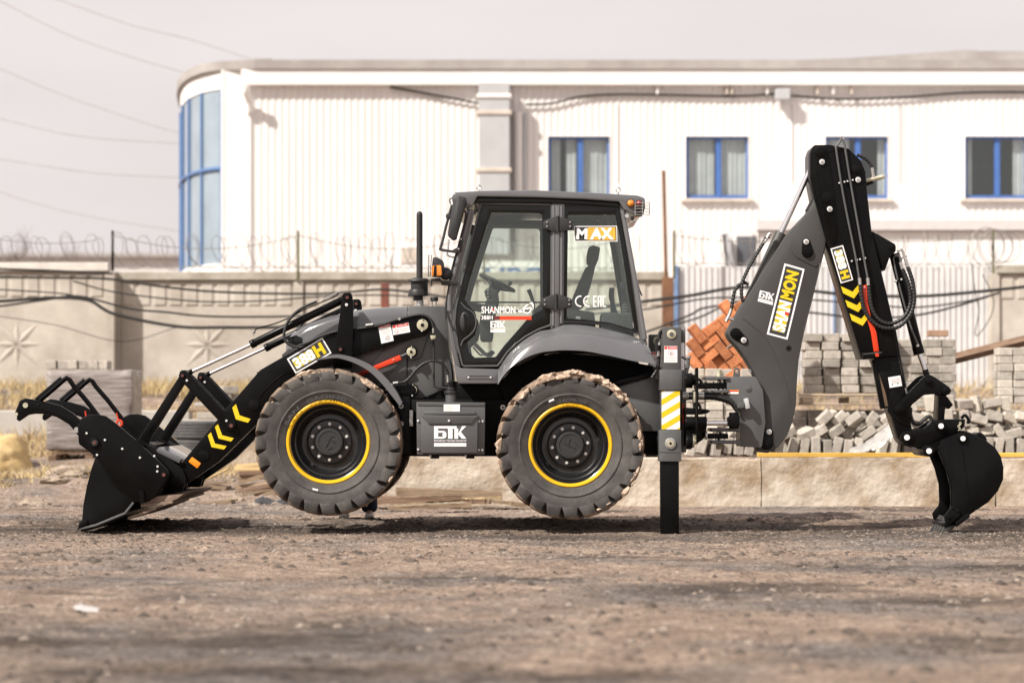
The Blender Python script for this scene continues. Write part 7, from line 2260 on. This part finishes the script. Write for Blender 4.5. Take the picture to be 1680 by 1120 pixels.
g = G(); g.ptube([(1338, 318), (1330, 333), (1322, 347)], 1.0, 0.012, M_rubber, n=8, ribs=0.02); g.ptube([(1340, 322), (1332, 336), (1326, 346)], 0.98, 0.01, M_rubber, n=8, ribs=0.02); g.build('crossover_hose', LD)

# ---- dipper
DP0, DP1 = 0.92, 1.28
dip = ol([(1329, 252, 10), (1334, 238, 8), (1362, 237.5), (1393, 244, 4), (1413, 264, 8), (1420, 281), (1424, 326), (1430, 378), (1452, 470), (1466, 530), (1473, 584), (1449, 586), (1414, 589.5), (1382, 483), (1356, 396), (1336, 326), (1329, 292)])
g = G(); g.prism(dip, DP0, DP1, M_black, 0.008)
dipper = g.build('dipper_arm', LD)
g = G(); g.prism(ol([(1333, 254, 10), (1338, 241, 8), (1350, 240, 6), (1358, 250), (1364, 286), (1371, 330), (1373, 370), (1372, 396), (1366, 402, 3), (1357, 390), (1340, 325), (1334, 290)]), DP0 - 0.010, DP0 - 0.0005, M_black, 0.003); g.build('doubler_plate', dipper)
g = G(); g.ptube([(1341, 262), (1341, 292), (1349, 332), (1362, 382)], DP0 - 0.0105, 0.003, M_black, n=5); g.ptube([(1358, 250), (1380, 246)], DP0 - 0.001, 0.003, M_black, n=5); g.build('weld_seam', dipper)
g = G(); g.prism([(1431, 385), (1452, 470), (1466, 530), (1473, 583), (1456, 584), (1441, 500), (1425, 420)], DP0 - 0.006, DP0 - 0.0005, M_black, 0.003); g.build('side_strip', dipper)
lockpin(dipper, 1345.8, 248.5, 8.6, 1348.8, 265.7, 4.6, DP0 - 0.012)
lockpin(dipper, 1357.6, 325, 8.6, 1361.4, 343, 4.6, DP0 - 0.012)
lockpin(dipper, 1404.8, 278.5, 6.8, 1408, 295, 4.6, DP0)
g = G(); g.prism(ol([(1430, 379), (1440, 384), (1461, 396, 5), (1470, 401, 7), (1470, 412, 7), (1459, 424), (1452, 444), (1446, 441)]), DP0 + 0.03, DP1 - 0.03, M_black, 0.006); g.pin(1462, 405, DP0 + 0.018, DP0 + 0.04, 4, M_black, 18, 0.003); g.build('cylinder_lug', dipper)
g = G(); g.prism([(1414.5, 578), (1449, 575.5), (1450, 584.5), (1416, 590)], DP0 - 0.05, DP0 - 0.0005, M_black, 0.004); g.ptube([(1416, 581), (1446, 578)], DP0 - 0.052, 0.004, M_grey, n=5, smooth=False); g.build('end_bracket', dipper)
# inner telescopic stick
g = G(); g.prism(ol([(1424, 560), (1470, 560), (1476, 596), (1486, 644), (1497, 708, 4), (1495, 722, 6), (1485, 728, 8), (1475, 719), (1460, 674), (1452, 640)]), DP0 + 0.03, DP1 - 0.03, M_black, 0.006)
stick = g.build('inner_stick', LD)
g = G(); g.prism([(1430, 591), (1450, 588), (1459.5, 668), (1445, 671)], DP0 + 0.045, DP0 + 0.10, M_black, 0.005); g.prism([(1433, 595), (1438, 594), (1452, 667), (1447, 669)], DP0 + 0.035, DP0 + 0.0445, M_black, 0.003); g.prism([(1438, 594), (1445, 593), (1457, 666), (1451, 667)], DP0 + 0.0405, DP0 + 0.0448, M_grease, 0); g.build('slide_rail', stick)
g = G(); g.prism(ol([(1456, 675), (1460, 645, 4), (1464, 638.5, 4), (1469, 640, 3), (1484, 655), (1494, 680), (1490, 700), (1470, 690)]), DP0 + 0.012, DP0 + 0.0295, M_black, 0.003); g.build('gusset', stick)
g = G(); g.flat([(1459.7, 636), (1480, 632.7), (1477, 615.7), (1457, 619)], DP0 + 0.027, M_white)
for k in range(5): g.flat([(1460 + .6 * k, 621 + 2.0 * k), (1476 + .6 * k, 618.4 + 2.0 * k), (1476.1 + .6 * k, 619 + 2.0 * k), (1460.1 + .6 * k, 621.6 + 2.0 * k)], DP0 + 0.025, M_greyprint)
for x, y in ((1464, 630.5), (1473, 629)): g.flat(circ(x, y, 1.0, 10), DP0 + 0.024, M_darkprint)
g.build('load_label', stick, smooth=0)
g = G(); g.ptube([(1468, 540), (1476, 585), (1481, 610), (1486, 640), (1489, 645)], DP0 + 0.06, 0.010, M_rubber, n=8, ribs=0.02); g.pin(1489, 629, DP0 + .02, DP0 + .07, 2, M_steel, 10); g.ptube([(1485, 636), (1487, 645)], DP0 + 0.05, 0.012, M_steel, n=8, smooth=False); g.build('auxiliary_hose', LD)
# hard lines and clamps
for pts in ([(1380.7, 226), (1378, 232), (1372.5, 240), (1371.8, 246), (1384, 323.6), (1403, 418), (1409.5, 456)], [(1383, 229), (1386, 238), (1387.5, 250), (1397, 309), (1416.4, 418), (1423.5, 456)]):
    g = G(); g.ptube(pts, DP0 - 0.03, 0.0098, M_grey, n=8, k=4); g.build('hydraulic_pipe', dipper)
g = G(); g.ptube([(1380, 225.5), (1382, 226.5), (1383.5, 230)], DP0 + 0.02, 0.014, M_steel, n=8); g.build('pipe_union', dipper)
for (x, y) in ((1389, 296), (1409.5, 424)):
    g = G(); g.prism([(x - 14, y + 1.5), (x + 12, y - 4.5), (x + 13, y), (x - 13, y + 6)], DP0 - 0.022, DP0 - 0.0005, M_black, 0.003)
    for k in (-12, -3.5, 1.5, 10): g.pin(x + k, y + 1.5 - k * .22, DP0 - 0.034, DP0 - 0.02, 1.5, M_bolt, 8)
    g.build('pipe_clamp', dipper)
for pts in ([(1410, 456), (1411, 468)], [(1423.5, 456), (1424.5, 468)]):
    g = G(); g.ptube(pts, DP0 - 0.03, 0.0165, M_steel, n=8, smooth=False); g.build('hose_fitting', dipper)
for pts, Yh in (([(1411.5, 467), (1413, 484), (1416, 502), (1421, 514), (1428, 524), (1438, 532.5), (1449, 537.5), (1460, 538.5), (1471, 537), (1481, 531), (1490, 521), (1497, 508), (1500, 490), (1498, 466), (1494, 451), (1489, 438)], DP0 - 0.04),
                ([(1425, 467), (1426.5, 484), (1429, 501), (1435, 516), (1444, 526), (1455, 530.5), (1466, 530), (1478, 524), (1487, 515), (1492.5, 502), (1494, 490), (1491.5, 470), (1486, 454), (1480.5, 441)], DP0 - 0.02)):
    g = G(); g.ptube(pts, Yh, 0.0185, M_rubber, n=10, ribs=0.030, rib=0.09); g.build('guarded_hose', LD)
g = G(); g.prism(ol([(1414.5, 468, 1), (1422, 467, 1), (1423.5, 495), (1431, 527), (1438, 545), (1443, 580), (1434.5, 581), (1429, 545), (1420, 512)]), DP0 - 0.02, DP0 - 0.0005, M_red, 0.004); g.pin(1439, 582, DP0 - .06, DP0 - .048, 3.2, M_red, 12); g.pin(1418, 471, DP0 - .028, DP0 - .018, 1.4, M_bolt, 8); g.build('red_lock_bar', dipper, label='bright red lock bar')
g = G(); g.ptube([(1406, 254.5), (1414, 257), (1422, 262), (1428, 269), (1430.5, 276)], 1.0, 0.0155, M_rubber, n=8, ribs=0.03); g.build('guarded_hose', LD)
g = G(); g.ptube([(1430.5, 275), (1431.5, 283), (1433, 292)], 1.0, 0.016, M_steel, n=8, smooth=False); g.ptube([(1421, 297), (1430, 294.5), (1440, 292), (1448, 290)], 1.0, 0.019, M_zinc, n=8, smooth=False); g.ptube([(1421, 303), (1432, 298)], 1.0, 0.016, M_black, n=8, smooth=False); g.ptube([(1440, 295), (1453, 288)], 1.0, 0.012, M_steel, n=6, smooth=False); g.pin(1452, 291, .98, 1.02, 1.8, M_steel, 8); g.build('quick_coupling', LD)
# dipper decals
qd = [(1379.4, 465), (1362.4, 408), (1383, 402), (1399.7, 459)]
qd = [(1362.4, 408), (1379.4, 465), (1399.7, 459), (1383, 402)]
g, sub = decal_box(qd, DP0 - 0.0005 - 0.011, 1.9, M_darkprint)
d3 = g.build('model_decal', LD, smooth=0)
g = G(); g.flat(sub(.1, .2, .62, .8), DP0 - .0128, M_olive); g.text('388', sub(.10, .17, .64, .83), DP0 - .014, M_white, 0.05); g.text('H', sub(.68, .17, .91, .83), DP0 - .014, M_yellow, 0.06); g.build('lettering', d3, smooth=0)
for k in range(3):
    dx, dy = 7.1 * k, 22.3 * k
    g = G(); g.flat([(x + dx, y + dy) for x, y in ((1379.6, 469.6), (1398.9, 478.4), (1408.5, 466.8), (1409.8, 477.5), (1401, 489.5), (1383.4, 480.9))], DP0 - 0.003, M_yellow); g.build('yellow_chevron', LD, smooth=0)
# bucket crowd cylinder
YC3 = 1.10
c0, c1 = P(1467, 416, YC3), P(1508, 580, YC3)
g = G(); g.cyl(c0, c1, px_m(8.7, YC3), M_black, 26, bev=0.006); dd_ = (c1 - c0).normalized(); g.cyl(c1 - dd_ * 0.07, c1 + dd_ * .005, px_m(9.3, YC3), M_black, 26, bev=0.006); cc = g.build('crowd_cylinder', LD)
g = G(); g.cyl(c1, P(1518.5, 610, YC3), px_m(4.0, YC3), M_chrome, 18); g.build('rod', cc)
g = G(); g.cyl(P(1517.5, 606, YC3), P(1523.5, 624, YC3), px_m(5, YC3), M_black, 18, bev=0.004); g.build('rod_eye', cc)
g = G(); g.ptube([(1475, 421), (1468, 420.5), (1466, 426), (1472, 455), (1481, 490), (1494, 535), (1503, 558), (1506, 565)], 1.0, 0.008, M_grey, n=8); g.pin(1506, 566.5, .985, 1.02, 2.3, M_steel, 8)
g.ptube([(1478, 433), (1477.5, 425), (1474, 419.5), (1468, 420)], 0.99, 0.011, M_grey, n=8); g.ptube([(1484, 424), (1481, 412), (1478, 409.5), (1472, 413)], 0.99, 0.011, M_steel, n=8)
g.ptube([(1478, 424), (1488, 420)], .99, .008, M_steel, n=6, smooth=False); g.ptube([(1477, 430), (1480.5, 442)], 0.985, 0.015, M_steel, n=8, smooth=False); g.ptube([(1485, 424), (1489, 438)], 0.985, 0.015, M_steel, n=8, smooth=False); g.prism([(1468.5, 460), (1480, 456.5), (1481, 460), (1469.5, 463.5)], .985, 1.02, M_black, .002); g.pin(1470, 460.5, .975, .99, 1.7, M_bolt, 8); g.pin(1479, 458, .975, .99, 1.7, M_bolt, 8)
g.build('cylinder_pipe', cc)

# ---- bucket linkage, coupler and digging bucket
boomer = ol([(1472, 663), (1515, 619, 8), (1525, 613.5, 8), (1535, 619, 6), (1557, 634, 6), (1562, 641, 6), (1556, 648.5, 6), (1545, 646), (1532.5, 646, 6), (1516, 647.5, 6), (1496, 664, 8), (1491, 678, 4), (1480, 681, 7), (1470, 675, 7)])
for k, y0 in enumerate((0.90, 1.26)):
    g = G()
    if k == 0: g.prism(boomer, y0, y0 + 0.035, M_black, 0.006)
    else: g.prism(fpx(boomer, 0.90), y0, y0 + 0.035, M_black, 0.006, raw=True)
    o = g.build('tipping_lever', LD)
    if k == 0: lev = o
for (x, y, r) in ((1475.5, 671.7, 8), (1524.5, 625.3, 6), (1552.5, 640, 6.8)):
    g = G(); g.pin(x, y, 0.878, 1.32, r, M_black, 24, 0.005); g.pin(x, y, 0.868, 0.879, r * .55, M_black, 18, 0.003); g.pin(x, y, 0.864, 0.869, r * .3, M_black, 6); g.build('pivot_pin', lev)
g = G(); g.prism(ol([(1541, 646, 3), (1553.5, 646, 3), (1549, 690), (1538.5, 690)]), 0.98, 1.22, M_black, 0.006); g.prism([(1554, 650), (1564, 664), (1557, 671), (1550, 664)], 1.0, 1.2, M_black, 0.006); g.build('dump_link', LD)
coup = ol([(1476, 716, 10), (1480, 707, 8), (1495, 706.5), (1516, 702), (1533, 690, 6), (1545, 687.5), (1584, 687.5, 2), (1582.5, 700, 3), (1573, 708), (1533, 724), (1512, 734, 6), (1503, 734.5), (1482, 727.5, 8)])
for k, y0 in enumerate((0.93, 1.23)):
    g = G()
    if k == 0: g.prism(coup, y0, y0 + 0.03, M_black, 0.005)
    else: g.prism(fpx(coup, 0.93), y0, y0 + 0.03, M_black, 0.005, raw=True)
    o = g.build('quick_hitch', LD)
    if k == 0: hit = o
for (x, y, r, rc) in ((1488, 717.3, 10.3, 4.6), (1544, 698.5, 9, 4.4)):
    g = G(); g.pin(x, y, 0.905, 1.285, r, M_black, 26, 0.006); g.pin(x, y, 0.898, 0.906, r * .68, M_black, 22, 0.003); g.pin(x, y, 0.893, 0.899, rc, M_white, 20); g.build('pivot_pin', hit)
g = G(); g.ptube([(1574, 703), (1571.5, 699), (1574, 696), (1575, 692), (1577, 694), (1574, 699), (1575.5, 703), (1572, 706)], 0.92, 0.004, M_zinc, n=5); g.ptube([(1577, 686), (1583, 681), (1588, 686), (1590, 692), (1586, 692)], 0.95, 0.014, M_black, n=6); g.build('linch_pin', hit)
g = G(); g.ptube([(1494, 668), (1494, 680), (1499, 693), (1507, 695), (1515, 689), (1521, 684), (1526, 684), (1528, 690), (1522, 698)], 1.0, 0.0165, M_rubber, n=8); g.build('hitch_hose', LD)
g = G(); g.pin(1516, 725, 0.95, 1.26, 9, M_black, 20); g.build('hitch_bar', hit)
# digging bucket
KB0, KB1 = 0.82, 1.38
bside = ol([(1537, 735), (1545, 722), (1560, 715), (1573, 710), (1586, 709), (1603, 715.5), (1620, 724), (1633, 734), (1642, 748), (1646.5, 766), (1646, 786), (1637.5, 805), (1622, 823), (1592, 843.5), (1570, 861), (1556, 862), (1555, 848), (1560, 827), (1559, 797), (1551.5, 769)])
g = G()
g.prism(bside, KB0, KB0 + 0.022, M_black, 0.004); g.prism(fpx(bside, KB0), KB1 - 0.022, KB1, M_black, 0.004, raw=True)
sweep(g, [(1566, 713), (1586, 709.5), (1603, 716), (1620, 724.5), (1633, 735), (1641.5, 749), (1645.5, 766), (1645, 786), (1637, 804), (1621, 822), (1591, 842.5), (1569, 860)], KB0, KB0 + 0.02, KB1 - 0.02, M_black, 0.02)
dig = g.build('digging_bucket', LD)
g = G(); g.ptube([(1578, 727), (1583, 765), (1588, 800), (1593, 838)], KB0 - 0.0005, 0.004, M_black, n=5); g.ptube([(1537.5, 735), (1551.5, 769), (1559, 797), (1560, 827)], KB0 + 0.001, 0.005, M_black, n=5); g.build('weld_seam', dig)
for k, y0 in enumerate((0.955, 1.215)):
    ear = ol([(1514, 740, 10), (1520, 728, 10), (1545, 718), (1573, 706), (1582, 706, 8), (1600, 712), (1619, 722), (1610, 730), (1570, 730), (1535, 742), (1524, 751, 10)])
    g = G()
    if k == 0: g.prism(ear, y0, y0 + 0.03, M_black, 0.005)
    else: g.prism(fpx(ear, 0.955), y0, y0 + 0.03, M_black, 0.005, raw=True)
    g.build('bucket_ear', dig)
for (x, y, r, rc) in ((1524.3, 739.5, 9.4, 4.6), (1580, 719, 8, 4.2)):
    g = G(); g.pin(x, y, 0.80, 1.40, r, M_black, 26, 0.006); g.pin(x, y, 0.793, 0.801, r * .7, M_black, 22, 0.003); g.pin(x, y, 0.788, 0.794, rc, M_white, 20); g.build('pivot_pin', dig)
g = G(); g.prism(ol([(1603, 713, 3), (1606, 708, 4), (1613, 711, 3), (1619, 719, 5), (1620, 727), (1610, 722)]), 0.98, 1.22, M_black, 0.006); g.pin(1598, 720, .945, .956, 3.2, M_bolt, 12); g.build('hook', dig)
sc_ = ol([(1549, 846), (1563, 829, 3), (1574, 835, 3), (1575.5, 845, 3), (1567, 854), (1556, 862, 3), (1551, 856)])
for k, y0 in enumerate((KB0 - 0.024, KB1 + 0.002)):
    g = G()
    if k == 0: g.prism(sc_, y0, y0 + 0.022, M_black, 0.003)
    else: g.prism(fpx(sc_, KB0), y0, y0 + 0.022, M_black, 0.003, raw=True)
    o = g.build('side_cutter', dig)
    if k == 0:
        for (x, y) in ((1564, 833), (1572, 838), (1568.5, 848), (1557, 848)):
            g = G(); g.pin(x, y, y0 - 0.012, y0 + 0.002, 2.4, M_black, 6, 0.002); g.build('bolt', dig)
g = G(); g.prism([(1567, 856), (1589, 841), (1592, 847), (1570, 864)], KB0 - 0.02, KB1 + 0.02, M_black, 0.004); g.build('wear_strip', dig)
g = G(); g.prism([(1548, 858), (1572, 849), (1574, 857), (1550, 866)], KB0, KB1, M_black, 0.004); g.build('lip', dig)
M_tooth = mat('tooth_steel', (0.045, 0.044, 0.043), 0.45, metal=0.3, var=0.4, scale=14)
for k in range(5):
    y0 = KB0 + 0.005 + k * (KB1 - KB0 - 0.085) / 4
    pts = [(1560, 848), (1572, 857), (1559, 873), (1545, 883), (1541, 881), (1548, 866)]
    g = G()
    if k == 0: g.prism(pts, y0, y0 + 0.065, M_tooth, 0.006)
    else: g.prism(fpx(pts, KB0), y0, y0 + 0.065, M_tooth, 0.006, raw=True)
    t_ = g.build('bucket_tooth', dig)
YS = 0.0
